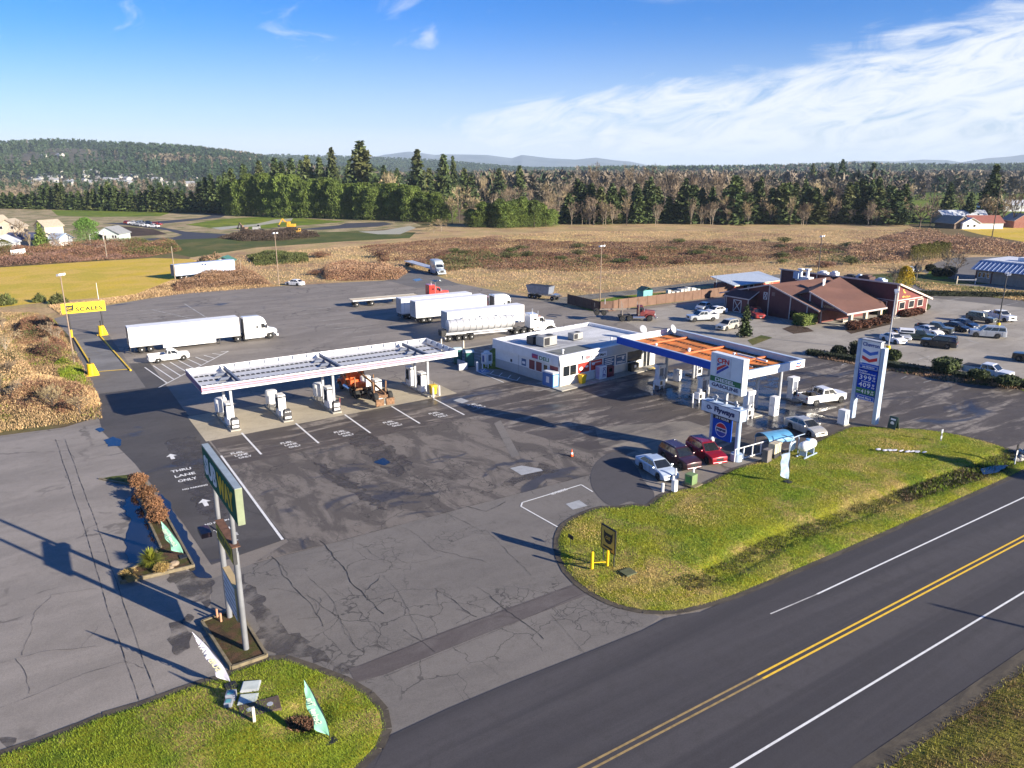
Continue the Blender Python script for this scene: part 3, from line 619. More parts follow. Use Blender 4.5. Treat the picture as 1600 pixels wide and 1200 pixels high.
# ================================================================== vegetation, hills, haze
def cards(P, size, up=0.0, asp=1.0, seed=0):
    """random leaf triangles at points P; up>0 makes them stand; returns verts, faces"""
    n = len(P); r = np.random.default_rng(seed); s = size*r.uniform(.5, 1.4, n)[:, None] if np.isscalar(size) else size[:, None]*r.uniform(.6, 1.3, n)[:, None]
    a = r.normal(0, 1, (n, 3)); a[:, 2] = a[:, 2]*(1-up)+up*2.5; a /= np.linalg.norm(a, axis=1)[:, None]
    b = np.cross(a, r.normal(0, 1, (n, 3))); b /= np.linalg.norm(b, axis=1)[:, None]
    V = np.stack([P-b*s*.5/asp, P+b*s*.5/asp, P+a*s*asp], 1).reshape(-1, 3)
    return V, np.arange(3*n).reshape(-1, 3)
def brush(name, px, n, h, size, mats, label, seed=0, up=0.3, msc=5.0, thr=0.3, z0=0.0, cat='brush', world=False, power=0.6, asp=1.6):
    poly = px if world else [S(*q) for q in px]; q = sample_poly(poly, n)
    mz = np.clip((fbm(q[:, 0], q[:, 1], msc, seed+50)-thr)/(1-thr)*1.8, 0.03, 1)*np.clip(edge_dist(poly, q[:, 0], q[:, 1])/1.5+.15, 0, 1)
    z = z0+h*mz*rng.random(n)**power; P = np.column_stack([q, z])
    V, F = cards(P, size, up, asp, seed); V[:, 2] = np.maximum(V[:, 2], 0.012)
    mats = mats if isinstance(mats, list) else [mats]
    sel = (fbm(q[:, 0], q[:, 1], msc*1.3, seed+9)*len(mats)*1.0+rng.normal(0, .35, n)).astype(int).clip(0, len(mats)-1)
    o = bpy.data.objects.new(name, np_mesh(name, V, F, mats, sel)); COL.objects.link(o); return stuff(o, label, cat)
L_BRAM = leaf('bramble_brown', (0.22, 0.115, 0.065), (0.15, 0.08, 0.055), (0.27, 0.16, 0.08), scale=0.12)
L_BRAMG = leaf('bramble_green', (0.075, 0.095, 0.03), (0.12, 0.12, 0.045), scale=0.15)
L_TWIG = leaf('dry_twig', (0.34, 0.22, 0.13), (0.25, 0.155, 0.10), scale=0.1)
L_STRAW = leaf('dry_stem', (0.62, 0.44, 0.23), (0.50, 0.33, 0.18), (0.56, 0.43, 0.18), trans=0.2, scale=0.05)
L_MAUVE = leaf('mauve_twig', (0.22, 0.13, 0.10), (0.17, 0.10, 0.08), scale=0.06)
L_OLIVE = leaf('olive_bush', (0.06, 0.085, 0.022), (0.10, 0.11, 0.03), scale=0.1)

# open field behind the lot
brush('dry_grass', [(440, 445), (380, 430), (300, 408), (420, 395), (560, 385), (700, 372), (900, 362), (1400, 360), (1440, 375), (1500, 400), (1420, 425), (1230, 428), (1000, 450), (905, 462), (840, 462), (730, 445), (690, 430), (630, 420), (620, 435)], 110000, 0.3, 0.2, [L_STRAW, L_STRAW, L_TWIG], 'tall dry straw grass covering the open field behind the truck lot', 1, 0.7, 14, .2)
brush('bramble_thicket', [(560, 385), (640, 378), (760, 372), (900, 378), (1100, 378), (1300, 384), (1330, 392), (1250, 405), (1120, 412), (900, 418), (780, 425), (720, 412), (600, 408)], 120000, 1.2, 0.24, [L_MAUVE, L_BRAM, L_MAUVE], 'mauve brown bramble thickets in a wide band across the field', 2, .2, 11, .38)
brush('bramble_thicket', [(790, 400), (880, 396), (960, 388), (1080, 385), (1160, 395), (1180, 410), (1080, 414), (1010, 420), (900, 425), (800, 420)], 60000, 1.3, 0.24, [L_BRAMG, L_BRAM, L_BRAMG], 'dark green bramble band in the middle of the field', 3, .2, 9, .42)
brush('bramble_thicket', [(700, 400), (760, 392), (790, 410), (740, 420), (690, 425), (660, 412)], 24000, 1.8, 0.25, [L_BRAMG, L_BRAM], 'dark brambles behind the parked flatbed truck', 4, .2, 8, .3)
brush('bramble_thicket', [(500, 425), (540, 415), (600, 417), (640, 425), (620, 437), (540, 439), (508, 438)], 34000, 2.0, 0.22, [L_BRAM, L_TWIG], 'russet bramble mound at the back edge of the truck lot', 5, .2, 8, .2)
brush('bramble_thicket', [(385, 400), (480, 397), (482, 410), (400, 416)], 16000, 2.1, 0.3, [L_OLIVE, L_BRAMG], 'green broom bushes beyond the tall lamp pole', 6, .4, 7, .25)
brush('bramble_thicket', [(265, 440), (300, 436), (350, 424), (380, 418), (405, 430), (425, 446), (340, 452), (270, 458)], 44000, 1.9, 0.2, [L_BRAM, L_TWIG, L_BRAM], 'russet brambles in front of the blue trailer', 7, .2, 6, .28)
brush('bramble_thicket', [(308, 412), (345, 405), (352, 414), (315, 422)], 4000, 2.6, 0.4, [L_TWIG, L_BRAMG], 'bare brown scrub heap behind the blue trailer', 8, .2, 6, .0)
brush('bramble_thicket', [(-60, 392), (60, 388), (130, 385), (270, 375), (285, 392), (230, 402), (120, 410), (0, 417), (-60, 420)], 90000, 2.4, 0.26, [L_MAUVE, L_BRAM, L_OLIVE], 'brown scrub along the back of the mown field', 9, .2, 9, .3)
brush('dry_grass', [(75, 478), (210, 462), (265, 440), (440, 447), (280, 460), (165, 476), (95, 492)], 26000, 0.4, 0.18, [L_STRAW, L_DRY], 'pale dry grass fringe at the back of the lot', 10, .8, 6, .1)
brush('bramble_thicket', [(1200, 395), (1330, 380), (1420, 385), (1440, 398), (1370, 412), (1250, 412)], 20000, 1.0, 0.26, [L_OLIVE, L_TWIG], 'low olive scrub scattered over the field behind the barn roofs', 18, .3, 5, .5)
brush('bramble_thicket', [(1320, 392), (1380, 372), (1420, 362), (1500, 370), (1600, 388), (1700, 400), (1700, 412), (1600, 402), (1480, 396), (1440, 400), (1400, 412), (1330, 410)], 80000, 2.6, 0.28, [L_BRAM, L_TWIG, L_MAUVE], 'leafless brown scrub behind the metal roofed building', 19, .3, 10, .25)
brush('dry_grass', [(1420, 440), (1600, 456), (1750, 470), (1750, 492), (1600, 471), (1440, 452)], 24000, 0.4, 0.18, [L_STRAW, leaf('bank_grass', (0.12, 0.14, 0.04), (0.2, 0.19, 0.07))], 'tufted grass bank beside the back road', 20, .8, 4, .1)
# rough ground left of the scale lane
edge = [(0, 676), (60, 668), (110, 662), (160, 654), (155, 625), (145, 600), (128, 567), (108, 535), (85, 500), (60, 490), (0, 488), (-200, 500), (-200, 700)]
brush('dry_grass', edge, 130000, 0.4, 0.14, [L_STRAW, L_DRY, L_GRASS], 'mixed straw and green grass on the bank left of the scale lane', 11, .8, 4, .1)
brush('bramble_thicket', [(30, 500), (80, 500), (100, 520), (105, 545), (95, 560), (60, 560), (20, 540)], 40000, 1.9, 0.14, [L_BRAMG, L_BRAM, L_BRAM], 'olive and russet brambles beside the top of the scale lane', 12, .2, 6, .15)
brush('bramble_thicket', [(10, 600), (60, 590), (120, 592), (150, 612), (158, 635), (100, 648), (40, 645), (5, 630)], 60000, 1.4, 0.13, [L_BRAMG, L_BRAM, L_STRAW, L_STRAW], 'brown and green brambles at the lower corner of the bank', 13, .25, 6, .2)
brush('bramble_thicket', [(-100, 520), (0, 515), (40, 560), (60, 590), (0, 610), (-100, 610)], 50000, 1.5, 0.14, [L_TWIG, L_STRAW, L_BRAMG], 'tangled bare scrub at the left edge of the bank', 14, .3, 6, .2)
brush('green_tuft', [(100, 560), (128, 575), (135, 600), (100, 600), (85, 570)], 9000, 0.4, 0.22, [L_GRASSG, L_GRASS], 'fresh green grass beside the lamp pole at the scale', 15, .9, 4, .05, cat='grass')
for px, w in (((10, 476), 12), ((62, 472), 7), ((92, 474), 11)):
    x, y = S(*px); a = [(x+w*.16*math.cos(k), y+w*.16*math.sin(k)) for k in np.linspace(0, 6, 8)]
    brush('broom_bush', a, 900, 2.2, 0.4, [L_OLIVE, L_BRAMG], 'round green broom bush on the bank', 16, .5, 9, .0, world=True, cat='bush')

brush('dead_reeds', [(448, 1128), (470, 1122), (500, 1128), (512, 1136), (480, 1146), (452, 1142)], 2500, 0.22, 0.12, [L_BRAM, L_DARKG], 'dead brown reeds in the drain hollow on the corner lawn', 21, .6, 1, 0)
brush('ditch_mud', [(1010, 915), (1040, 898), (1075, 895), (1090, 905), (1060, 925), (1020, 930)], 9000, 0.22, 0.13, [leaf('mud', (0.025, 0.02, 0.015), (0.04, 0.03, 0.02))], 'dark muddy scrape at the end of the ditch', 22, .2, 1, 0)
brush('ditch_reeds', [(1400, 770), (1470, 742), (1540, 722), (1590, 725), (1580, 742), (1500, 762), (1420, 790)], 6000, 0.2, 0.14, [L_GRASSG, L_DARKG, L_DRY], 'trampled dark weeds in the wet end of the ditch', 23, .6, 2, 0)
puddle([(1533, 738), (1552, 732), (1575, 731), (1560, 741), (1538, 746)], 0.30, 0.15)

# ---------------------------------------------------------- tree templates
BARK = pm('bark', (0.11, 0.085, 0.065), 0.9, var=0.2); BARKP = pm('pale_bark', (0.34, 0.28, 0.21), 0.9, var=0.2)
NEEDLE = leaf('fir_needles', (0.045, 0.072, 0.024), (0.075, 0.10, 0.03), (0.10, 0.105, 0.035), scale=0.12)
CYP = leaf('cypress_green', (0.105, 0.155, 0.033), (0.14, 0.185, 0.038), (0.075, 0.11, 0.026), scale=0.3)
FIRL = leaf('bright_fir', (0.08, 0.16, 0.03), (0.11, 0.20, 0.035), scale=0.4)
BARE = leaf('bare_twigs', (0.23, 0.175, 0.115), (0.18, 0.135, 0.095), (0.28, 0.22, 0.13), scale=0.02)
BAREY = leaf('pale_twigs', (0.38, 0.30, 0.165), (0.30, 0.235, 0.14), scale=0.02)
def tree_meshes(kind, h, r, seed, n=1):
    """crown and trunk meshes of one tree"""
    g = np.random.default_rng(seed); random.seed(seed); tk = MB()
    if kind == 'fir':
        P = []; Sz = []; lv = int(34*n)
        for k in range(lv):
            z = h*(0.08+0.92*(k/lv)**0.92); f = 1-z/h; rad = r*(f**0.75)*g.uniform(.75, 1.12)+0.05*r; nb = int(6+11*f)
            for b in range(nb):
                a = g.uniform(0, 6.283); L = rad*g.uniform(.55, 1.15); m = max(2, int(2+L*1.4*n))
                for j in range(m):
                    t = (j+.6)/m; P.append((L*t*math.cos(a)+g.normal(0, .12), L*t*math.sin(a)+g.normal(0, .12), z-L*t*0.30+g.normal(0, .15))); Sz.append((0.6+0.6*f)*h/20*(1.2-.5*t)*1.7)
        V, F = cards(np.array(P), np.array(Sz), 0.0, 0.9, seed); V[:, 2] = np.clip(V[:, 2], .3, h)
        tk.cyl((0, 0, 0), (0, 0, h*.96), r*.09, 0.03, 7)
    elif kind == 'cypress':
        m = int(3600*n); z = h*g.random(m)**0.85; f = 1-z/h; rr = r*(np.clip(f*5, 0, 1)**.6)*(0.80+.2*f)*(1+.14*np.sin(z*2.1+g.random()*6)); a = g.uniform(0, 6.283, m)
        lob = 1+0.12*np.sin(a*5+z*.7)+.08*np.sin(a*3-z*1.3); q = g.random(m)**.35*rr*lob
        P = np.column_stack([q*np.cos(a), q*np.sin(a), z]); V, F = cards(P, h/32, .6, 1.7, seed); V[:, 2] = np.clip(V[:, 2], .1, h*1.03)
        tk.cyl((0, 0, 0), (0, 0, h*.5), r*.12, 0.05, 6)
    elif kind == 'bare':
        tw = []
        def br(p, d, L, rad, lev):
            q = p+d*L; (tk.cyl(p, q, rad, rad*.62, 5 if lev < 2 else 3))
            if lev >= 4: return
            for k in range(3 if lev else 4):
                t = random.uniform(.45, 1); nd = (d+Vector((random.gauss(0, .55), random.gauss(0, .55), random.gauss(.12, .25)))).normalized()
                s = p.lerp(q, t); l2 = L*random.uniform(.5, .8)
                if lev < 2: br(s, nd, l2, rad*.55, lev+1)
                else: tw.append((s, nd, l2, rad*.5)); [tw.append((s.lerp(s+nd*l2, random.uniform(.3, 1)), (nd+Vector([random.gauss(0, .6) for _ in '123'])).normalized(), l2*random.uniform(.4, .8), rad*.3)) for _ in range(int(9*n))]
        br(Vector((0, 0, 0)), Vector((0, 0, 1)), h*.34, h*.016, 0)
        # upright secondary leaders keep the crown tall
        for k in range(4): br(Vector((0, 0, h*.25)), Vector((random.gauss(0, .3), random.gauss(0, .3), 1)).normalized(), h*.34, h*.010, 1)
        V = []; w = h*.0055
        for s, d, l, rd in tw:
            u = d.cross(Vector((random.random(), random.random(), random.random()))).normalized()*w; V += [s-u, s+u, s+d*l]
        V = np.array([tuple(q) for q in V]); rr = np.hypot(V[:, 0], V[:, 1]).max(); V[:, 0] *= r/rr; V[:, 1] *= r/rr; V[:, 2] *= h/V[:, 2].max(); F = np.arange(len(V)).reshape(-1, 3)
        tv = np.array(tk.v); tv[:, 0] *= min(1, r/rr*1.1); tv[:, 1] *= min(1, r/rr*1.1); tv[:, 2] *= min(1, h/tv[:, 2].max()); tk.v = [tuple(q) for q in tv]
    elif kind == 'round':
        m = int(2600*n); d = g.normal(0, 1, (m, 3)); d /= np.linalg.norm(d, axis=1)[:, None]; lob = 1+.22*np.sin(d[:, 0]*5+seed)*np.cos(d[:, 1]*4)+.12*np.sin(d[:, 2]*7+d[:, 0]*6)
        q = g.random(m)**.4; P = d*(q*lob)[:, None]*np.array([r, r, h*.42])+np.array([0, 0, h*.56]); V, F = cards(P, h/14, .1, 1, seed); V[:, 2] = np.clip(V[:, 2], .1, h)
        tk.cyl((0, 0, 0), (0, 0, h*.6), r*.1, 0.05, 6)
    random.seed(seed+1000)
    return V, F, tk
_TT = {}
def tree(kind, xy, h, r, label, cat, name, mat, group=None, seed=0, n=1.0, bark=None, rz=None, z=0.0):
    key = (kind, seed, mat.name, n, round(h), round(r)) if seed >= 100 else (kind, seed, mat.name, n)
    h0, r0 = ((h, r) if seed >= 100 else {'fir': (20, 5), 'cypress': (12, 2.6), 'bare': (14, 4.5), 'round': (8, 4)}[kind])
    if key not in _TT:
        V, F, tk = tree_meshes(kind, h0, r0, seed+1, n)
        _TT[key] = (np_mesh('crown', V, F, mat), tk.mesh('trunk', [bark or BARK]))
    cm, tm = _TT[key]
    o = bpy.data.objects.new(name, None); COL.objects.link(o); o.location = (xy[0], xy[1], z); o.rotation_euler = (0, 0, random.uniform(0, 6.28) if rz is None else rz)
    o.scale = (r/r0, r/r0, h/h0); tag(o, label, cat, group)
    child('crown', cm, o); child('trunk', tm, o); return o
def ztop(y, D): return CH+(HY-y)*D/1232.0   # height seen at photo row y at distance D (m), near the horizon

# left conifer row  (photo x 0-360)
for i in range(34):
    x = -25+i*11.8+random.uniform(-3, 3); D = 560-0.28*i*8
    top = 296-9*math.sin(i*.9)-random.uniform(0, 9) if i > 4 else 299
    if i > 24: top -= (i-24)*1.5
    h = max(10, ztop(top, D)); tree('fir', W(x, 0, D), h, random.uniform(6, 8), 'dark fir in the long evergreen row left of the tall hedge', 'fir tree', 'fir_tree', NEEDLE, 'firs in the long evergreen row', i % 4)
# tall cypress hedge (x 360-705)
for i in range(42):
    f_ = i/41; x = 352+f_*345; D = 468-f_*60
    top = np.interp(x, [352, 400, 450, 520, 600, 660, 700], [284, 273, 277, 283, 289, 295, 312])-random.uniform(-5, 4)
    tree('cypress', W(x, 0, D+random.uniform(-3, 3)), ztop(top, D), random.uniform(4.8, 5.8), 'green cypress in the tall clipped hedge behind the graded site', 'cypress', 'cypress_tree', CYP, 'cypresses of the tall hedge', i % 4, n=1.7)
for i in range(15):
    f_ = i/14; x = 735+f_*128; D = 375+random.uniform(-8, 8)
    tree('cypress', W(x, 0, D), ztop(np.interp(x, [735, 770, 830, 863], [325, 314, 308, 326])+random.uniform(-6, 6), D), random.uniform(3.6, 4.8), 'green cypress in the short hedge at the edge of the woods', 'cypress', 'cypress_tree', CYP, 'cypresses of the short hedge', i % 4, n=1.7)
# tall firs behind the hedge
for x, top, r, D in ((565, 221, 15, 520), (519, 231, 8, 560), (652, 234, 9, 520), (693, 241, 9, 500), (708, 244, 5, 540), (480, 243, 9, 540), (499, 246, 8, 560), (455, 247, 9, 560), (430, 247, 9, 560), (405, 251, 8, 550), (380, 256, 8, 545), (360, 262, 8, 545), (725, 262, 8, 560), (735, 272, 8, 560), (812, 258, 7, 560), (780, 262, 8, 620), (600, 258, 7, 600), (620, 262, 7, 640), (545, 250, 7, 600), (350, 268, 7, 540), (440, 252, 8, 570), (470, 250, 8, 590), (670, 262, 8, 560)):
    lab = {565: 'tallest broad fir rising above the cypress hedge', 519: 'slim pointed fir left of the tallest one', 652: 'tall pointed fir standing alone above the hedge', 693: 'broad dark fir at the right end of the hedge', 812: 'dark pointed fir above the short hedge', 708: 'thin fir spire behind the broad fir at the hedge end'}.get(x, 'dark fir rising behind the cypress hedge')
    tree('fir', W(x, 0, D), ztop(top, D), r*1.2, lab, 'fir tree', 'fir_tree', NEEDLE, None if 'rising behind' not in lab else 'firs rising behind the hedge', (x//7) % 4)
for x, top, D, r in ((600, 262, 500, 7), (612, 270, 490, 6), (716, 285, 400, 7), (705, 300, 392, 6), (736, 300, 430, 7), (770, 265, 640, 4), (786, 262, 640, 4), (758, 272, 560, 6), (640, 285, 470, 6)):
    tree('bare', W(x, 0, D), ztop(top, D), r, 'pale leafless tree among the firs near the cypress hedge', 'bare tree', 'bare_tree', BAREY, 'pale bare trees by the hedge', x % 3, n=1.0)
# the wood behind the field (x 860-1420)
K = random.Random(11)
CON = [(890, 300, 400), (915, 292, 410), (925, 285, 400), (940, 290, 395), (958, 285, 400), (975, 290, 405), (1000, 295, 400), (1020, 294, 402), (1068, 290, 400), (1082, 288, 398), (1100, 292, 405), (1150, 273, 395), (1158, 276, 402), (1135, 300, 400), (1175, 300, 398), (1210, 292, 400), (1228, 285, 398), (1245, 296, 400), (1268, 290, 402), (1280, 292, 398), (1300, 296, 405), (1330, 290, 400), (1345, 300, 402), (1380, 292, 395), (1400, 290, 398), (1410, 296, 392), (1118, 305, 400), (1195, 306, 400), (1360, 304, 398), (1048, 305, 402)]
for k, (x, top, D) in enumerate(CON):
    tree('fir', W(x, 0, D), ztop(top, D), 11 if x in (1150, 1228, 1380) else K.uniform(6.5, 9), 'dark evergreen along the front edge of the wood behind the field', 'fir tree', 'fir_tree', NEEDLE, 'evergreens at the front of the wood', k % 4)
for k in range(48):
    x = K.uniform(870, 1420) if k % 3 else K.uniform(1200, 1420); D = K.uniform(405, 470)
    tree('fir', W(x, 0, D), ztop(K.uniform(274, 296), D), K.uniform(6, 9.5), 'dark evergreen standing deeper in the wood behind the field', 'fir tree', 'fir_tree', NEEDLE, 'evergreens deeper in the wood', k % 4)
for k in range(62):
    x = K.uniform(845, 1425); D = K.uniform(380, 400)
    tree('bare', W(x, 0, D), ztop(K.uniform(300, 325), D), K.uniform(3, 5), 'leafless brown tree at the front of the wood behind the field', 'bare tree', 'bare_tree', BAREY if k % 3 == 0 else BARE, 'bare trees at the front of the wood', k % 3, bark=BARKP)
for k in range(120):
    x = K.uniform(740, 1430); D = K.uniform(430, 640); top = K.uniform(278, 300)-(8 if 1000 < x < 1180 else 0)
    tree('bare', W(x, 0, D), ztop(top, D), K.uniform(5, 8), 'leafless brown tree deep in the wood behind the field', 'bare tree', 'bare_tree', BAREY if k % 5 == 0 else BARE, 'bare trees inside the wood', k % 3)
for x, top in ((932, 250), (985, 252), (1022, 253), (1060, 262), (1100, 264), (1130, 266), (960, 262), (1000, 262), (1045, 258), (1080, 258), (1120, 262), (1160, 264), (1190, 266)):
    D = 560; tree('bare', W(x, 0, D), ztop(top, D), 9, 'tall spreading bare tree standing above the wood', 'bare tree', 'bare_tree', BARE, 'tall bare trees above the wood', x % 3, n=1.3)
# right hand farmland trees
for x, top, D, r, kind, mat, lab in ((1557, 256, 420, 9, 'fir', NEEDLE, 'big dark fir standing by the farm buildings on the right'), (1490, 284, 420, 6, 'fir', NEEDLE, 'dark fir left of the grey farm house'), (1525, 300, 400, 5, 'fir', NEEDLE, 'smaller dark fir between the farm house and round trees'),
        (1450, 310, 372, 10, 'bare', BARE, 'wide spreading bare tree on the green pasture'), (1466, 296, 430, 8, 'bare', BARE, 'bare tree behind the wide spreading one'), (1560, 300, 385, 12, 'bare', BAREY, 'large round pale bare tree right of the farm house'), (1580, 296, 395, 9, 'bare', BAREY, 'tall pale bare tree beside the large round one'),
        (1598, 286, 370, 8, 'bare', BARE, 'bare tree at the far right edge beyond the gold field'), (1512, 296, 420, 8, 'bare', BARE, 'bare tree in front of the farm house'), (1405, 305, 398, 9, 'bare', BAREY, 'pale feathery tree at the right end of the wood'), (1390, 320, 392, 7, 'bare', BAREY, 'low pale tree at the right end of the wood'),
        (1425, 326, 380, 3, 'round', NEEDLE, 'round dark bush on the green pasture'), (1300, 256, 800, 10, 'fir', NEEDLE, 'far fir left of the pair on the skyline'), (1316, 249, 800, 9, 'fir', NEEDLE, 'tall far fir on the skyline above the wood'), (1365, 254, 760, 12, 'fir', NEEDLE, 'broad far fir on the skyline at right'), (1270, 255, 820, 8, 'fir', NEEDLE, 'small far fir on the skyline above the wood')):
    tree(kind, W(x, 0, D), ztop(top, D), r, lab, 'fir tree' if kind == 'fir' else 'bush' if kind == 'round' else 'bare tree', 'fir_tree' if kind == 'fir' else 'bush' if kind == 'round' else 'bare_tree', mat, None, x % 3, n=1.2)
# nearer single trees
tree('cypress', S(138, 383), 9.8, 4.4, 'plump green conifer beside the pale green house', 'conifer', 'conifer_tree', FIRL, None, 101, n=1.6)
tree('fir', S(66, 388), 9.0, 3.6, 'loose olive conifer left of the plump green one', 'conifer', 'conifer_tree', CYP, None, 102, n=1.2)
tree('cypress', S(8, 398), 4.8, 2.6, 'short yellow green conifer at the left edge by the white fence', 'conifer', 'conifer_tree', leaf('yellow_conifer', (0.13, 0.13, 0.02), (0.10, 0.11, 0.02)), None, 103)
tree('fir', S(1163, 527), 5.6, 1.5, 'young dark fir tied to a stake at the corner of the restaurant lot', 'fir tree', 'fir_tree', NEEDLE, None, 104, n=1.0)
tree('cypress', S(1411, 462), 6.4, 1.9, 'golden yellow conifer behind the end of the long red barn', 'conifer', 'conifer_tree', leaf('golden_conifer', (0.34, 0.23, 0.01), (0.24, 0.18, 0.012)), None, 105, n=0.9)
for px, h, r, lab in (((48, 392), 7, 3, 'pale bare tree in front of the left houses'), ((30, 385), 10, 5, 'wide bare tree in front of the tan house'), ((90, 388), 6, 3, 'bare tree between the two green conifers'), ((1345, 594), 3.2, 2.2, 'small twisted bare tree in the hedge bed before the restaurant lot'), ((1395, 455), 7, 3.5, 'bare tree left of the golden conifer'), ((1432, 437), 7, 3.4, 'bare tree beside the white truck behind the restaurant'), ((1492, 437), 8.5, 4.2, 'larger bare tree left of the metal roofed building'), ((1478, 425), 7, 3.5, 'bare tree behind the larger one by the metal roofed building'), ((12, 560), 5.5, 3.8, 'pale tangled bare tree on the bank at the left edge'), ((690, 362), 6, 5, 'grey rounded bare shrub at the right end of the cypress hedge'), ((678, 366), 5, 6, 'low grey bare shrub below the cypress hedge end')):
    tree('bare', S(*px), h, r, lab, 'bare tree', 'bare_tree', BAREY if 'grey' in lab or 'pale' in lab else BARE, None, 110+int(h*10) % 7, n=1.1, bark=BARKP)
for i in range(15):
    x = 1425+i*3.9; y = 409-i*.5
    tree('cypress', S(x, y), random.uniform(4.6, 5.8), 1.2, 'narrow olive cypress in the hedge behind the white truck', 'cypress', 'cypress_tree', leaf('olive_cypress', (0.10, 0.105, 0.02), (0.13, 0.12, 0.025)), 'olive cypress hedge', i % 3, n=.35)

KS = random.Random(3)
for k in range(26):
    x = KS.uniform(-60, 150); y = KS.uniform(505, 650)
    if x > 95+(y-500)*.28: continue
    tree('bare', S(x, y), KS.uniform(1.6, 3.2), KS.uniform(1.0, 1.9), 'leafless twiggy scrub bush on the bank left of the scale lane', 'bush', 'scrub_bush', BAREY if k % 2 else BARE, 'scrub bushes on the bank', k % 3, n=1.0)
for k in range(46):
    x = KS.uniform(480, 1400); y = KS.uniform(378, 418)+(22 if x < 700 else 0)
    tree('round', S(x, y), KS.uniform(1.2, 2.4), KS.uniform(1.5, 3.4), 'low dark bramble bush dotted over the open field', 'bush', 'bramble_bush', (L_BRAMG, L_BRAM, L_OLIVE)[k % 3], 'bramble bushes in the open field', k % 3, n=.35)
# ---------------------------------------------------------- hills and far forest
def ridge(name, xs, tops, D0, D1, D2, mat, nrow=26, rough=0.12, seed=3, zb=0.0):
    """a real ridge: ground rises from D0 to the crest at D1 and falls to D2"""
    X = np.linspace(xs[0], xs[-1], 220); T = np.interp(X, xs, tops); V = []; HG = np.zeros((nrow, 220))
    for j in range(nrow):
        t = j/(nrow-1); D = D0+(D2-D0)*t; k = min(1, (D-D0)/(D1-D0)); k = k if D <= D1 else max(0, 1-(D-D1)/(D2-D1)); s = k*k*(3-2*k)
        for i, x in enumerate(X):
            w = W(x, 0, D); crest = CH+(HY-T[i])*D1/1232.0; ed = min(1, (i/12), (219-i)/12)
            nn = fbm(np.array([w[0]]), np.array([w[1]]), (D2-D0)/5, seed)[0]-.5; z = (crest*s*(1+rough*nn*(1-s)*4))*ed-1*(1-ed)
            V.append((w[0], w[1], max(z, -1) if j not in (0, nrow-1) else -1.5)); HG[j, i] = V[-1][2]
    F = [(j*220+i, j*220+i+1, (j+1)*220+i+1, (j+1)*220+i) for j in range(nrow-1) for i in range(219)]
    me = np_mesh(name, np.array(V), np.array(F), mat); me.polygons.foreach_set('use_smooth', np.ones(len(F), bool))
    o = bpy.data.objects.new(name, me); COL.objects.link(o); struct(o)
    def hz(x, D):
        i = np.clip(np.interp(x, X, np.arange(220)), 0, 218.999); j = np.clip((D-D0)/(D2-D0)*(nrow-1), 0, nrow-1.001); ii = i.astype(int); jj = j.astype(int); a = i-ii; b = j-jj
        return (HG[jj, ii]*(1-a)+HG[jj, ii+1]*a)*(1-b)+(HG[jj+1, ii]*(1-a)+HG[jj+1, ii+1]*a)*b
    return hz
M_hill = ground_mat('hill_soil', [(0.05, 0.055, 0.03), (0.16, 0.12, 0.08), (0.10, 0.085, 0.06)], [0.004, 0.006, 0.05], 0.3, bscale=.05)
hz1 = ridge('near_hill', [-400, -100, 0, 100, 160, 200, 300, 380, 420, 460, 520, 600], [240, 237, 237, 233, 236, 238, 243, 252, 259, 266, 277, 284], 1500, 2900, 4000, M_hill)
hz2 = ridge('middle_ridge', [330, 380, 450, 520, 620, 700, 770, 840, 900, 1000, 1200], [254, 252, 251, 253, 256, 260, 266, 272, 272, 273, 276], 3600, 5000, 6500, M_hill)
hz3 = ridge('right_ridge', [900, 1100, 1180, 1250, 1330, 1400, 1500, 1600, 1800], [273, 272, 271, 269, 266, 268, 269, 268, 268], 2300, 3300, 4600, M_hill)
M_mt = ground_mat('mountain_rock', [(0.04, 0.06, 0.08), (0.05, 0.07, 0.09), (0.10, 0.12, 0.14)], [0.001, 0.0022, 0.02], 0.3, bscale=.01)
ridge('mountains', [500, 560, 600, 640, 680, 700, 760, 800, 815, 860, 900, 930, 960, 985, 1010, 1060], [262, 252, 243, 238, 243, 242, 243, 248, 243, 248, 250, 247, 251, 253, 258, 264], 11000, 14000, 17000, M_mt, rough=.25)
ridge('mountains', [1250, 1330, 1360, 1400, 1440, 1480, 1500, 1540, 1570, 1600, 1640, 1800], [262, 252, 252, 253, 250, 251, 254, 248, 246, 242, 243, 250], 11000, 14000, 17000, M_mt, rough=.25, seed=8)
def tiny_tree(kind, n, seed):
    g = np.random.default_rng(seed)
    if kind == 'fir':
        z = g.random(n)**1.2; a = g.uniform(0, 6.28, n); q = (1-z)*.24*g.uniform(.4, 1.1, n); P = np.column_stack([q*np.cos(a), q*np.sin(a), z*.9])
    else:
        d = g.normal(0, 1, (n, 3)); d /= np.linalg.norm(d, axis=1)[:, None]; P = d*g.random(n)[:, None]**.4*np.array([.36, .36, .42])+np.array([0, 0, .5])
    return cards(P, .2 if kind == 'fir' else .13, .3, 1.1 if kind == 'fir' else 1.7, seed)
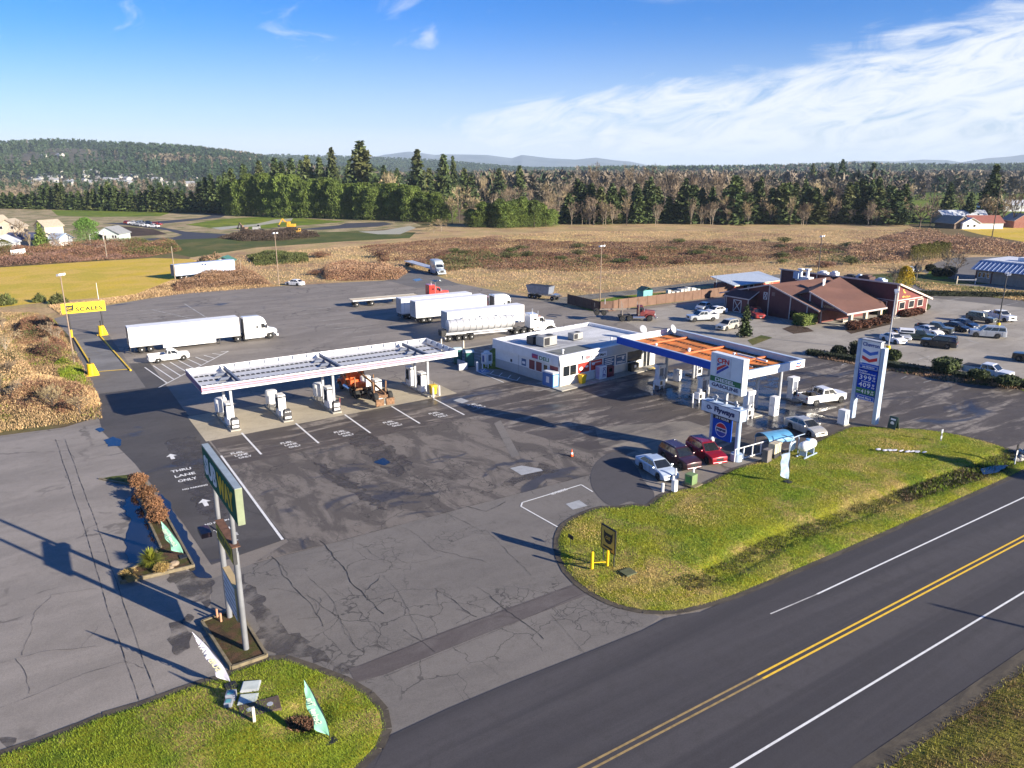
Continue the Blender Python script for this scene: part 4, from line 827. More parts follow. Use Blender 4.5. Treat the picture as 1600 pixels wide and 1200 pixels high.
def forest(name, N, xr, Dr, hr, hz, mats, label, seed, kinds=('fir',), npt=46, dens=None, z0=0):
    g = np.random.default_rng(seed); x = g.uniform(*xr, N); D = g.uniform(*Dr, N)
    if dens is not None: k = g.random(N) < dens(x, D); x, D = x[k], D[k]
    w = W(x, 0, D); z = hz(x, D) if hz else np.zeros(len(x))+z0; h = g.uniform(*hr, len(x)); T = [tiny_tree(k, npt, seed+j) for j, k in enumerate(kinds*2)]
    Vs = []; MI = []; sel = g.integers(0, len(T), len(x)); mi = (fbm(w[0], w[1], 180 if Dr[0] < 2500 else 500, seed)*len(mats)+g.normal(0, .25, len(x))).astype(int).clip(0, len(mats)-1)
    for j, (V, F) in enumerate(T):
        q = sel == j; k = q.sum(); a = g.uniform(0, 6.28, k); ca, sa = np.cos(a)[:, None], np.sin(a)[:, None]; hh = h[q][:, None]
        vx = V[None, :, 0]*hh; vy = V[None, :, 1]*hh
        Vs.append(np.stack([w[0][q][:, None]+vx*ca-vy*sa, w[1][q][:, None]+vx*sa+vy*ca, z[q][:, None]+V[None, :, 2]*hh], 2).reshape(-1, 3)); MI.append(np.repeat(mi[q], len(F)))
    V = np.vstack(Vs); F = np.arange(len(V)).reshape(-1, 3); o = bpy.data.objects.new(name, np_mesh(name, V, F, mats, np.concatenate(MI))); COL.objects.link(o); return stuff(o, label, 'forest')
N2 = leaf('far_conifer', (0.028, 0.055, 0.026), (0.045, 0.07, 0.03), scale=0.004); B2 = leaf('far_bare', (0.19, 0.15, 0.115), (0.14, 0.125, 0.085), scale=0.004)
forest('hill_forest', 9500, (-150, 600), (1650, 3200), (20, 34), hz1, [N2, N2, N2, B2], 'evergreen forest covering the hill on the left skyline', 31, npt=34, dens=lambda x, D: np.where((x < 235-(D-1500)*.03) & (D > 1900) & (D < 2780) & (fbm(*W(x, 0, D), 110, 5) < .66), .03, 1)*np.where((D < 2050), .3, 1))
forest('ridge_forest', 7000, (330, 1100), (4000, 5200), (26, 42), hz2, [N2], 'dark forest on the middle ridge', 32, npt=14)
forest('ridge_forest', 6500, (900, 1750), (2400, 3450), (22, 36), hz3, [N2, N2, B2], 'dark conifer forest along the right horizon', 33, npt=22)
forest('valley_trees', 1500, (-100, 420), (760, 1500), (7, 13), None, [B2, N2, B2], 'mixed bare and evergreen trees around the far village', 34, ('bare', 'fir'), 80, dens=lambda x, D: np.where(D < 1000, .2, .35))
forest('valley_trees', 1800, (420, 900), (650, 2600), (14, 24), None, [B2, N2, B2], 'far mixed woodland beyond the tall firs', 35, ('bare', 'fir'), 90)
forest('valley_trees', 3600, (740, 1700), (660, 2400), (15, 25), None, [B2, B2, N2], 'hazy brown and green woodland beyond the field', 36, ('bare', 'bare', 'fir'), 90, dens=lambda x, D: np.where((x > 1415) & (D < 900), .22, .9))

# the air between: pale, even haze round everything up to just above the mountain tops
hb = MB(); hb.box(-21000, -21000, -3, 21000, 21000, 420); hzo = hb.build('haze', None if False else bpy.data.materials.new('haze_air')); m = bpy.data.materials['haze_air']; m.use_nodes = True
t = NT(m.node_tree); t.n.clear(); pv = t.new('ShaderNodeVolumePrincipled'); pv.inputs['Color'].default_value = (0.66, 0.82, 1.0, 1); pv.inputs['Density'].default_value = 0.00006; pv.inputs['Anisotropy'].default_value = 0.0
out = t.new('ShaderNodeOutputMaterial'); t.l.new(pv.outputs[0], out.inputs['Volume']); stuff(hzo, 'thin pale blue haze in the air over the whole valley', 'haze')
# ================================================================== vehicles
GLASS = pm('car_glass', (0.015, 0.018, 0.022), 0.06, var=0.02, spec=0.8); TYRE = pm('tyre_rubber', (0.018, 0.018, 0.018), 0.85)
CHROME = pm('bright_metal', (0.55, 0.56, 0.58), 0.28, metal=0.9); ALU = pm('brushed_aluminium', (0.62, 0.63, 0.65), 0.4, metal=0.35); BLK = pm('black_plastic', (0.02, 0.02, 0.022), 0.6)
STEEL = pm('dark_steel', (0.06, 0.06, 0.065), 0.6, metal=0.4); REDL = pm('red_lens', (0.35, 0.01, 0.01), 0.2); LENS = pm('clear_lens', (0.6, 0.62, 0.64), 0.12, spec=0.8)
AMB = pm('amber_lens', (0.6, 0.2, 0.01), 0.3); WHITE = pm('white_paint', (0.80, 0.80, 0.80), 0.4, var=0.05, coat=0.3); RUST = pm('rusty_steel', (0.16, 0.075, 0.04), 0.85, var=0.3, scale=3)
PLATE = pm('licence_plate', (0.6, 0.62, 0.66), 0.5)
def paint(name, c, metal=0.25): return pm(name, c, 0.32, metal=metal, var=0.06, coat=0.8)
_WH = {}
def wheel(parent, x, y, r, w, rim='alloy', side=None):
    key = (round(r, 3), round(w, 3), rim)
    if key not in _WH:
        t_ = MB().lathe([(r*.62, -w/2), (r*.93, -w/2), (r, -w*.36), (r, w*.36), (r*.93, w/2), (r*.62, w/2)], n=20, axis='y').mesh('tyre', [TYRE], False)
        rm = MB(); R1 = r*.63
        if rim == 'alloy':
            rm.lathe([(R1, -w*.46), (R1*.9, -w*.47), (R1*.86, -w*.30), (R1*.2, -w*.36), (R1*.1, -w*.44)], n=20, axis='y'); rm.lathe([(R1*.1, w*.44), (R1*.2, w*.36), (R1*.86, w*.30), (R1*.9, w*.47), (R1, w*.46)], n=20, axis='y')
            for s in (-1, 1):
                for k in range(5):
                    a = k*1.2566; rm.beam((R1*.12*math.cos(a), s*w*.42, R1*.12*math.sin(a)), (R1*.9*math.cos(a), s*w*.46, R1*.9*math.sin(a)), R1*.2, w*.06, 0)
        else:
            rm.lathe([(R1, -w*.47), (R1*.92, -w*.49), (R1*.8, -w*.22), (R1*.42, -w*.20), (R1*.36, -w*.5), (R1*.15, -w*.55)], n=18, axis='y'); rm.lathe([(R1*.15, w*.55), (R1*.36, w*.5), (R1*.42, w*.20), (R1*.8, w*.22), (R1*.92, w*.49), (R1, w*.47)], n=18, axis='y')
        _WH[key] = (t_, rm.mesh('rim', [{'alloy': CHROME, 'steel': ALU, 'black': STEEL, 'rust': RUST}[rim]], False))
    tm, rm = _WH[key]; o = child('wheel', tm, parent, (x, y, r)); child('rim', rm, o); return o
def loft(st, mats=None):
    """st: list of (x, [(y,z)...] half profile from bottom centre to top centre); mirrored"""
    mb = MB(); n = len(st[0][1]); ring = 2*n-2
    for x, pr in st:
        mb.v += [(x, y, z) for y, z in pr]+[(x, -y, z) for y, z in pr[-2:0:-1]]
    for k in range(len(st)-1):
        for i in range(ring):
            j = (i+1) % ring; mb.f.append((k*ring+i, k*ring+j, (k+1)*ring+j, (k+1)*ring+i)); mb.m.append(0)
    mb.f.append(tuple(range(ring))); mb.m.append(0); mb.f.append(tuple(range((len(st)-1)*ring, len(st)*ring))[::-1]); mb.m.append(0)
    return mb
def patch(mb, q, s0, s1, t0, t1, off=0.012, m=0, th=0.0):
    """sub-rectangle of the quad q (a,b,c,d), pushed out along its normal"""
    a, b, c, d = (Vector(p) for p in q); n = (b-a).cross(d-a).normalized()
    P = lambda s, t: (a.lerp(b, s)).lerp(d.lerp(c, s), t)+n*off
    mb.quad(P(s0, t0), P(s1, t0), P(s1, t1), P(s0, t1), m)
def car(kind, front, rear, col, label, cat, group=None, L=None, extra=None, name='parked_car', rim='alloy'):
    """front and rear: ground points; kind: sedan, suv, pickup, jeep, minivan"""
    f = Vector(front[:2]); r_ = Vector(rear[:2]); d = (f-r_); c = (f+r_)/2; rz = math.atan2(d.y, d.x)
    T = {'sedan': dict(L=4.75, W=1.84, H=1.45, belt=.93, hood=.90, deck=.99, g=(-1.95, -1.05, .35, 1.25), wb=2.75, r=.33, cl=.2),
         'suv': dict(L=4.7, W=1.88, H=1.70, belt=1.05, hood=1.03, deck=1.06, g=(-2.3, -2.0, .3, 1.1), wb=2.72, r=.37, cl=.24),
         'bigsuv': dict(L=5.3, W=2.02, H=1.93, belt=1.2, hood=1.18, deck=1.2, g=(-2.6, -2.4, .45, 1.25), wb=3.1, r=.41, cl=.3),
         'jeep': dict(L=4.7, W=1.85, H=1.86, belt=1.15, hood=1.12, deck=1.15, g=(-2.15, -2.05, .55, .8), wb=2.95, r=.43, cl=.4),
         'pickup': dict(L=5.85, W=2.0, H=1.90, belt=1.22, hood=1.20, deck=.85, g=(-.75, -.6, .75, 1.5), wb=3.7, r=.40, cl=.38),
         'oldpickup': dict(L=5.5, W=1.9, H=1.72, belt=1.10, hood=1.05, deck=.80, g=(-.35, -.2, .75, 1.45), wb=3.4, r=.37, cl=.32)}[kind]
    L = L or T['L']; k = L/T['L']; Wd = T['W']/2; bl = T['belt']; hd = T['hood']; cl = T['cl']; wr = T['r']; fx = L/2-.88*k; rx = fx-T['wb']*k; g = [q*k for q in T['g']]
    t = thing(name, label, cat, (c.x, c.y, 0.05), rz, group); M = [paint(*col) if isinstance(col, tuple) else col]; pk = kind in ('pickup', 'oldpickup')
    xs = sorted(set([round(-L/2+q, 3) for q in (0, .04, .12, .3)]+[round(L/2-q, 3) for q in (0, .05, .15, .35, .6)]+[round(g[0], 3), round(g[3], 3), round((g[0]+g[3])/2, 3), round(fx-.8, 3), round(rx+.8, 3)]+
                    [round(w_+wr*1.22*math.cos(a), 3) for w_ in (fx, rx) for a in np.linspace(0, math.pi, 9)]))
    def top(x):
        if x > g[3]: u = (x-g[3])/(L/2-g[3]); z = hd-(.05+.28*(kind == 'sedan')+.14*(kind == 'suv'))*u**2.2; return z-(.10 if u > .97 else 0)
        if x > g[0]-.02: return bl
        if pk: return T['deck']
        u = (g[0]-x)/(L/2+g[0]+1e-6); return T['deck']-.06*u**2
    def lo(x):
        for w_ in (fx, rx):
            q = abs(x-w_)
            if q < wr*1.22: return max(cl, math.sqrt(max(0, (wr*1.22)**2-q*q))+wr)
        return cl
    st = []
    for x in xs:
        e = min(1, (L/2-abs(x))/.55); wf = Wd*(.86+.14*math.sqrt(max(0, 1-(1-e)**2))) if kind not in ('jeep',) else Wd*(.93+.07*e)
        tp = top(x); l_ = lo(x); l_ = l_+.12*(1-min(1, e*3)); tp = max(tp, l_+.08) if l_ < tp else tp
        if l_ > tp-.12: l_ = tp-.12
        mid = max(l_+.05, (tp+cl)/2+.1); mid = min(mid, tp-.06)
        st.append((x, [(0, cl), (wf*.80, cl), (wf*.81, l_), (wf*.985, l_+.01), (wf, mid), (wf*.985, tp-.05), (wf*.93, tp), (0, tp+.025)]))
    loft(st).build('body', M, t, smooth=True)
    # cabin
    zr = T['H']; wb_ = Wd*.93; wt = Wd*(.74 if kind in ('sedan', 'suv') else .84); zb = bl-.02
    lo4 = [(g[0], -wb_, zb), (g[3], -wb_, zb), (g[3], wb_, zb), (g[0], wb_, zb)]; hi4 = [(g[1], -wt, zr-.04), (g[2], -wt, zr-.04), (g[2], wt, zr-.04), (g[1], wt, zr-.04)]
    mb = MB(); mb.hexa(lo4, hi4); mb.build('cabin', M, t, bevel=.05)
    mb = MB(); mb.hexa([(p[0]*.99, p[1]*.99, p[2]+.0) for p in hi4], [(g[1]+.12, -wt*.85, zr), (g[2]-.14, -wt*.85, zr), (g[2]-.14, wt*.85, zr), (g[1]+.12, wt*.85, zr)]); mb.build('roof', M, t, bevel=.02)
    F_ = [lo4[1], lo4[2], hi4[2], hi4[1]]; B_ = [lo4[3], lo4[0], hi4[0], hi4[3]]; Rt = [lo4[0], lo4[1], hi4[1], hi4[0]]; Lt = [lo4[2], lo4[3], hi4[3], hi4[2]]
    mb = MB(); patch(mb, F_, .05, .95, .06, .94, .018); mb.build('windshield', GLASS, t)
    mb = MB(); patch(mb, B_, .08, .92, .15, .88, .018); mb.build('rear_window', GLASS, t)
    sp = {'sedan': ((.10, .50), (.53, .93)), 'suv': ((.06, .28), (.31, .60), (.63, .93)), 'bigsuv': ((.05, .32), (.35, .62), (.65, .93)), 'jeep': ((.05, .33), (.37, .64), (.68, .95)), 'pickup': ((.08, .46), (.50, .92)), 'oldpickup': ((.1, .38), (.43, .92))}[kind]
    for a, b2 in sp:
        for q, rv in ((Rt, 0), (Lt, 1)):
            mb = MB(); s0, s1 = (1-b2, 1-a) if rv else (a, b2); patch(mb, q, s0, s1, .14, .88, .018); mb.build('side_window', GLASS, t)
    for s in (-1, 1):
        for w_ in (fx, rx): wheel(t, w_, s*(Wd-.13), wr, .25, rim)
        mb = MB(); mb.box(L/2-.16, s*Wd*.62-.17, top(L/2-.3)-.27, L/2-.015, s*Wd*.62+.17, top(L/2-.3)-.12); mb.build('headlight', LENS, t, bevel=.03)
        zt = (.80 if kind == 'sedan' else .95 if not pk else 1.0); mb = MB(); mb.box(-L/2-.012, s*Wd*.74-.13, zt-.12, -L/2+.12, s*Wd*.74+.13, zt+.10); mb.build('tail_light', REDL, t, bevel=.02)
        mb = MB(); mb.box(g[3]-.42, s*(Wd+.02)-.02*s, bl-.02, g[3]-.26, s*(Wd+.20), bl+.14); mb.build('mirror', M, t, bevel=.03)
        mb = MB(); mb.box(g[0]*.55, s*(Wd+.002)-.012, bl-.20, g[0]*.55+.2, s*(Wd+.002)+.012, bl-.16); mb.box(.1, s*(Wd+.002)-.012, bl-.20, .3, s*(Wd+.002)+.012, bl-.16); mb.build('door_handle', CHROME if kind != 'jeep' else BLK, t)
        mb = MB()
        for xx in (g[2]-.15, (g[1]+g[2])/2-.05, g[1]+.4): mb.box(xx, s*(Wd-.004)-.008, cl+.12, xx+.012, s*(Wd-.004)+.008, bl-.06)
        mb.build('door_seam', BLK, t)
    mb = MB(); mb.box(L/2-.08, -Wd*.42, cl+.25, L/2+.006, Wd*.42, top(L/2-.3)-.14); mb.build('grille', BLK, t, bevel=.02)
    mb = MB(); mb.box(L/2-.2, -Wd*.85, cl, L/2+.04, Wd*.85, cl+.2); mb.build('front_bumper', CHROME if pk else M, t, bevel=.05)
    mb = MB(); mb.box(-L/2-.05, -Wd*.85, cl+.02, -L/2+.2, Wd*.85, cl+.22); mb.build('rear_bumper', CHROME if pk else M, t, bevel=.05)
    mb = MB(); mb.box(-L/2-.065, -.16, .60+cl*.4, -L/2-.02, .16, .72+cl*.4); mb.box(L/2+.042, -.16, cl+.03, L/2+.055, .16, cl+.15); mb.build('licence_plate', PLATE, t)
    if pk:
        bx0, bx1, z0, z1 = -L/2+.02, g[0]-.05, T['deck'], bl+.06; mb = MB()
        mb.box(bx0, -Wd*.97, z0-.1, bx1, -Wd*.90, z1); mb.box(bx0, Wd*.90, z0-.1, bx1, Wd*.97, z1); mb.box(bx1-.06, -Wd*.9, z0, bx1, Wd*.9, z1); mb.build('bed', M, t, bevel=.02)
        mb = MB(); mb.box(bx0-.02, -Wd*.89, z0-.25, bx0+.05, Wd*.89, z1); mb.build('tailgate', M, t, bevel=.02)
        mb = MB(); mb.box(bx0+.06, -Wd*.89, z0+.03, bx1-.07, Wd*.89, z0+.06); mb.build('bed_liner', BLK, t)
        if extra == 'cap':
            mb = MB(); mb.hexa([(bx0, -Wd*.96, z1), (bx1, -Wd*.96, z1), (bx1, Wd*.96, z1), (bx0, Wd*.96, z1)], [(bx0+.12, -Wd*.8, z1+.55), (bx1, -Wd*.8, z1+.55), (bx1, Wd*.8, z1+.55), (bx0+.12, Wd*.8, z1+.55)]); cp = mb.build('canopy', WHITE, t, bevel=.04)
            for s in (-1, 1):
                mb = MB(); q = [(bx0+.1, s*Wd*.96, z1), (bx1, s*Wd*.96, z1), (bx1, s*Wd*.8, z1+.55), (bx0+.1, s*Wd*.8, z1+.55)]; q = q if s < 0 else [q[1], q[0], q[3], q[2]]; patch(mb, q, .08, .9, .22, .75, .015); mb.build('canopy_window', GLASS, cp)
        if extra == 'cover': mb = MB(); mb.box(bx0+.04, -Wd*.93, z1+.002, bx1-.02, Wd*.93, z1+.04); mb.build('bed_cover', BLK, t, bevel=.01)
        if extra == 'load':
            mb = MB()
            for q in range(9): a = random.uniform(0, 3.1); mb.cb((random.uniform(bx0+.4, bx1-.4), random.uniform(-.5, .5), z0+.3+random.random()*.3), (random.uniform(.3, .8), random.uniform(.2, .5), .25), 0, a)
            mb.build('bed_load', pm('dark_junk', (0.05, 0.045, 0.04), 0.8), t)
            mb = MB(); 
            for s in (-1, 1): mb.path([(bx1-.1, s*.85, z1), (bx1-.1, s*.85, z1+.75)], .03); mb.path([(bx1-1.2, s*.85, z1), (bx1-.1, s*.85, z1+.5)], .025)
            mb.path([(bx1-.1, -.85, z1+.75), (bx1-.1, .85, z1+.75)], .03); mb.build('headache_rack', BLK, t)
    if kind == 'jeep': mb = MB(); mb.lathe([(.3, -L/2-.26), (.4, -L/2-.24), (.4, -L/2-.06), (.3, -L/2-.03)], (0, 0, 1.0), 18, 'x'); mb.build('spare_wheel', TYRE, t)
    if kind in ('suv', 'bigsuv'):
        mb = MB()
        for s in (-1, 1): mb.beam((g[1]+.2, s*wt*.88, zr+.05), (g[2]-.2, s*wt*.88, zr+.05), .04, .03); [mb.box(xx-.03, s*wt*.88-.02, zr-.05, xx+.03, s*wt*.88+.02, zr+.05) for xx in (g[1]+.25, g[2]-.25)]
        mb.build('roof_rack', CHROME, t)
    return t

# ---- trucks: x forward, origin on the ground at the rear end of the frame
def tractor(t, x0, col, style='aero', axles=2, rimk='steel', sleeper=1.9, parts_col=None):
    """cab and running gear; x0 = rear of the frame; returns nothing"""
    M = col; G = MB; tan = .55
    Lf = {'aero': 7.2, 'long': 8.3, 'day': 7.0}[style]; x1 = x0+Lf
    mb = G(); [mb.box(x0, s*.42-.05, .75, x1-.6, s*.42+.05, 1.0) for s in (-1, 1)]; [mb.box(x0+q, -.42, .8, x0+q+.1, .42, .95) for q in (.2, 1.4, 2.6, 3.8)]; mb.build('frame_rails', STEEL, t)
    ax = [x0+.75+1.32*k for k in range(axles)]
    for a in ax:
        for s in (-1, 1): wheel(t, a, s*.90, .52, .56, rimk)
        mb = G(); mb.cyl((a, -.9, .52), (a, .9, .52), .12); mb.build('axle', STEEL, t)
    fxl = x1-1.25
    for s in (-1, 1): wheel(t, fxl, s*1.0, .52, .30, rimk)
    mb = G(); mb.lathe([(.15, .98), (.5, .99), (.55, 1.02), (.55, 1.06)], (ax[0]+.66, 0, 0), 16); mb.build('fifth_wheel', BLK, t)
    if style == 'aero':
        cabx = x1-3.9; cr = cabx-(1.45 if axles == 2 else 0); mb = G()
        st = []
        for x, w_, zb, zt in ((cr, 1.22, .62, 3.78), (cr+.05, 1.25, .6, 3.86), (cabx+1.2, 1.25, .6, 3.82), (cabx+1.75, 1.22, .6, 3.55), (cabx+2.05, 1.18, .6, 3.02)):
            st.append((x, [(0, zb), (w_, zb), (w_, zt-.4), (w_*.94, zt-.08), (w_*.8, zt), (0, zt+.03)]))
        loft(st).build('cab', M, t, smooth=True)
        st = []
        for x, w_, zb, zt in ((cabx+1.95, 1.14, .9, 1.95), (cabx+2.6, 1.08, .95, 1.80), (cabx+3.3, 1.0, 1.0, 1.62), (cabx+3.75, .92, 1.05, 1.48), (cabx+3.86, .85, 1.1, 1.35)):
            st.append((x, [(0, zb-.35), (w_*.7, zb-.35), (w_*.72, zb), (w_, zb+.05), (w_, zt-.18), (w_*.8, zt), (0, zt+.05)]))
        loft(st).build('hood', M, t, smooth=True)
        q = [(cabx+2.5, -1.1, 1.88), (cabx+2.5, 1.1, 1.88), (cabx+1.95, 1.0, 2.95), (cabx+1.95, -1.0, 2.95)]
        mb = G(); mb.hexa([(cabx+1.9, -1.12, 1.85), (cabx+2.5, -1.1, 1.85), (cabx+2.5, 1.1, 1.85), (cabx+1.9, 1.12, 1.85)], [(cabx+1.9, -1.12, 3.05), (cabx+1.97, -1.02, 3.0), (cabx+1.97, 1.02, 3.0), (cabx+1.9, 1.12, 3.05)]); mb.build('cab_front', M, t, bevel=.03)
        mb = G(); patch(mb, [(cabx+2.5, -1.1, 1.85), (cabx+2.5, 1.1, 1.85), (cabx+1.97, 1.02, 3.0), (cabx+1.97, -1.02, 3.0)], .04, .96, .1, .92, .02); mb.build('windshield', GLASS, t)
        for s in (-1, 1):
            mb = G(); mb.hexa([(cabx+1.25, s*1.2, 1.95), (cabx+1.95, s*1.2, 1.95), (cabx+1.95, s*1.275, 1.95), (cabx+1.25, s*1.275, 1.95)], [(cabx+1.25, s*1.2, 2.65), (cabx+1.8, s*1.2, 2.65), (cabx+1.8, s*1.275, 2.65), (cabx+1.25, s*1.275, 2.65)]); mb.build('side_window', GLASS, t)
            mb = G(); mb.box(cabx+.45, min(s*1.2, s*1.268), 2.0, cabx+.75, max(s*1.2, s*1.268), 2.35); mb.build('sleeper_window', GLASS, t)
            mb = G(); mb.exty([(fxl-.75, .6), (fxl-.66, .95), (fxl-.4, 1.17), (fxl, 1.25), (fxl+.4, 1.17), (fxl+.68, .92), (fxl+.95, .75), (fxl+1.0, 1.0), (fxl+.7, 1.3), (fxl+.3, 1.42), (fxl-.5, 1.42), (fxl-.85, 1.1)], *sorted((s*.80, s*1.22))); mb.build('fender', M, t, bevel=.04)
            mb = G(); mb.box(cabx-.1, *sorted((s*.95, s*1.24))[:1], .35, x1-3.0-.4, sorted((s*.95, s*1.24))[1], .95) if False else mb.box(cr, min(s*.95, s*1.24), .38, fxl-.95, max(s*.95, s*1.24), .9); mb.build('side_skirt', M, t, bevel=.03)
            mb = G(); mb.box(cabx+2.05, min(s*1.25, s*1.5), 1.9, cabx+2.2, max(s*1.25, s*1.5), 2.5); mb.build('mirror', BLK, t, bevel=.02)
            mb = G(); mb.box(cabx+3.5, min(s*.6, s*.95), 1.02, cabx+3.84, max(s*.6, s*.95), 1.22); mb.build('headlight', LENS, t, bevel=.03)
        mb = G(); mb.box(cabx+3.7, -.5, .75, cabx+3.9, .5, 1.35); mb.build('grille', BLK, t, bevel=.02)
        mb = G(); mb.box(cabx+3.6, -1.2, .35, cabx+3.98, 1.2, .72); mb.build('bumper', M, t, bevel=.08)
        mb = G(); mb.box(cr-.02, -.9, .9, cr-.012, .9, 3.6); mb.build('cab_back', STEEL, t)
    else:
        sl = sleeper; hx = x1-.25; hood = 1.95; cx1 = hx-hood; cx0 = cx1-1.25
        mb = G(); mb.hexa([(cx0, -1.05, 1.0), (cx1, -1.05, 1.0), (cx1, 1.05, 1.0), (cx0, 1.05, 1.0)], [(cx0, -1.02, 2.0), (cx1, -1.02, 2.0), (cx1, 1.02, 2.0), (cx0, 1.02, 2.0)])
        mb.hexa([(cx0, -1.02, 2.0), (cx1, -1.02, 2.0), (cx1, 1.02, 2.0), (cx0, 1.02, 2.0)], [(cx0, -.95, 2.75), (cx1-.3, -.95, 2.75), (cx1-.3, .95, 2.75), (cx0, .95, 2.75)]); mb.build('cab', M, t, bevel=.04, weld=True)
        mb = G(); q = [(cx1, -1.02, 2.0), (cx1, 1.02, 2.0), (cx1-.3, .95, 2.75), (cx1-.3, -.95, 2.75)]; patch(mb, q, .06, .48, .12, .9, .02); patch(mb, q, .52, .94, .12, .9, .02); mb.build('windshield', GLASS, t)
        for s in (-1, 1):
            q = [(cx0, s*1.02, 2.0), (cx1, s*1.02, 2.0), (cx1-.3, s*.95, 2.75), (cx0, s*.95, 2.75)]; q = q if s < 0 else [q[1], q[0], q[3], q[2]]
            mb = G(); patch(mb, q, .2 if s < 0 else .1, .9 if s < 0 else .8, .05, .85, .02); mb.build('side_window', GLASS, t)
            mb = G(); mb.exty([(fxl-.8, .62), (fxl-.62, .98), (fxl-.3, 1.18), (fxl+.2, 1.2), (fxl+.55, 1.02), (fxl+.75, .8), (fxl+1.05, .85), (fxl+.8, 1.25), (fxl+.3, 1.4), (fxl-.35, 1.38), (fxl-.9, 1.05)], *sorted((s*.72, s*1.2))); mb.build('fender', M, t, bevel=.05)
            if sl: mb = G(); mb.cyl((cx0-.12, s*1.08, 1.0), (cx0-.12, s*1.08, 3.9 if style == 'long' else 3.3), .09, n=10); mb.build('exhaust_stack', CHROME, t)
            mb = G(); mb.cyl((cx0-.9, s*.92, .68), (cx1-.1, s*.92, .68), .32, n=14); mb.build('fuel_tank', CHROME, t)
            mb = G(); mb.box(cx1-.25, min(s*1.2, s*1.5), 1.9, cx1-.12, max(s*1.2, s*1.5), 2.5); mb.build('mirror', CHROME, t)
            mb = G(); mb.box(hx-.15, min(s*.62, s*.92), 1.15, hx+.05, max(s*.62, s*.92), 1.38); mb.build('headlight', LENS, t, bevel=.02)
        mb = G(); mb.hexa([(cx1, -.85, .95), (hx, -.6, .9), (hx, .6, .9), (cx1, .85, .95)], [(cx1, -.8, 2.0), (hx, -.52, 1.82), (hx, .52, 1.82), (cx1, .8, 2.0)]); mb.build('hood', M, t, bevel=.1)
        mb = G(); mb.box(hx+.002, -.5, .85, hx+.07, .5, 1.85); mb.build('grille', CHROME, t, bevel=.02)
        mb = G(); mb.box(hx+.05, -1.18, .42, hx+.25, 1.18, .80); mb.build('bumper', CHROME, t, bevel=.03)
        if sl:
            zs = 3.35 if style == 'long' else 2.9; mb = G(); mb.box(cx0-.08-sl, -1.1, .95, cx0-.05, 1.1, zs); mb.build('sleeper', M, t, bevel=.08)
            for s in (-1, 1): mb = G(); mb.box(cx0-.9, min(s*1.09, s*1.112), 2.3, cx0-.35, max(s*1.09, s*1.112), 2.62); mb.build('sleeper_window', GLASS, t)
            mb = G(); [mb.cyl((cx1-.7, y, zs if False else 2.75), (cx1-.7, y, 2.88), .05, n=8) for y in (-.7, -.35, 0, .35, .7)]; mb.build('roof_light', AMB, t)
def truck_root(front, rear, label, cat='truck', name='semi_truck', group=None, z=0.05):
    f = Vector(front[:2]); r = Vector(rear[:2]); d = f-r; return thing(name, label, cat, (r.x, r.y, z), math.atan2(d.y, d.x), group), d.length
def bogie(t, xs, r=.50, y=.88, rimk='steel', w=.5):
    for a in xs:
        for s in (-1, 1): wheel(t, a, s*y, r, w, rimk)
        mb = MB(); mb.cyl((a, -y, r), (a, y, r), .1); mb.build('axle', STEEL, t)
DRYW = pm('trailer_white', (0.80, 0.80, 0.80), 0.45, var=0.05, scale=.6, dirt=0.10)
def van_body(t, L, x0=0.0, h=4.05, skirt=False):
    mb = MB(); mb.box(x0, -1.28, 1.12, x0+L, 1.28, h); mb.build('box', DRYW, t, bevel=.03)
    mb = MB(); [mb.box(x0+.02, s*1.286-.012, 1.05, x0+L-.02, s*1.286+.012, 1.24) for s in (-1, 1)]; [mb.box(x0+.02, s*1.286-.01, h-.12, x0+L-.02, s*1.286+.01, h-.02) for s in (-1, 1)]
    mb.build('rail', ALU, t)
    mb = MB(); [mb.box(x0+.6+k*1.22, s*1.281-.004, 1.25, x0+.64+k*1.22, s*1.281+.004, h-.13) for s in (-1, 1) for k in range(int(L/1.22))]; mb.build('panel_rib', pm('rib_grey', (.45, .46, .48), .6), t)
    mb = MB(); [mb.box(x0+.55, s*.9-.3, .25, x0+.57, s*.9+.3, 1.0) for s in (-1, 1)]; mb.build('mud_flap', BLK, t)
    mb = MB(); [mb.box(x0-.03, *((.02, 1.2) if s > 0 else (-1.2, -.02))[:1], 1.25, x0-.004, ((.02, 1.2) if s > 0 else (-1.2, -.02))[1], h-.15) for s in (-1, 1)]; d = mb.build('rear_door', pm('trailer_door', (0.5, 0.5, 0.52), 0.5), t)
    mb = MB(); [mb.cyl((x0-.05, y, 1.2), (x0-.05, y, h-.1), .02, n=6) for y in (-.9, -.3, .3, .9)]; mb.build('lock_rod', CHROME, d)
    mb = MB(); [mb.box(x0+.05, s*.6-.06, .5, x0+.15, s*.6+.06, 1.1) for s in (-1, 1)]; mb.box(x0, -1.15, .45, x0+.12, 1.15, .55); mb.build('underride_guard', STEEL, t)
    for s in (-1, 1):
        mb = MB(); mb.box(x0-.04, s*1.1-.08, 1.13, x0+.02, s*1.1+.08, 1.22); mb.build('tail_light', REDL, t)
        mb = MB(); mb.box(x0+L-3.2, s*.75-.07, .12, x0+L-3.06, s*.75+.07, 1.1); mb.box(x0+L-3.3, s*.75-.15, .06, x0+L-2.96, s*.75+.15, .14); mb.build('landing_leg', STEEL, t)
    bogie(t, [x0+1.6, x0+2.85])
    mb = MB(); mb.box(x0+.9, -.6, .85, x0+3.5, .6, 1.1); mb.build('slider', STEEL, t)
    if skirt:
        for s in (-1, 1): mb = MB(); mb.box(x0+4.6, s*1.24-.01, .45, x0+L-3.8, s*1.24+.01, 1.08); mb.build('side_skirt', DRYW, t)
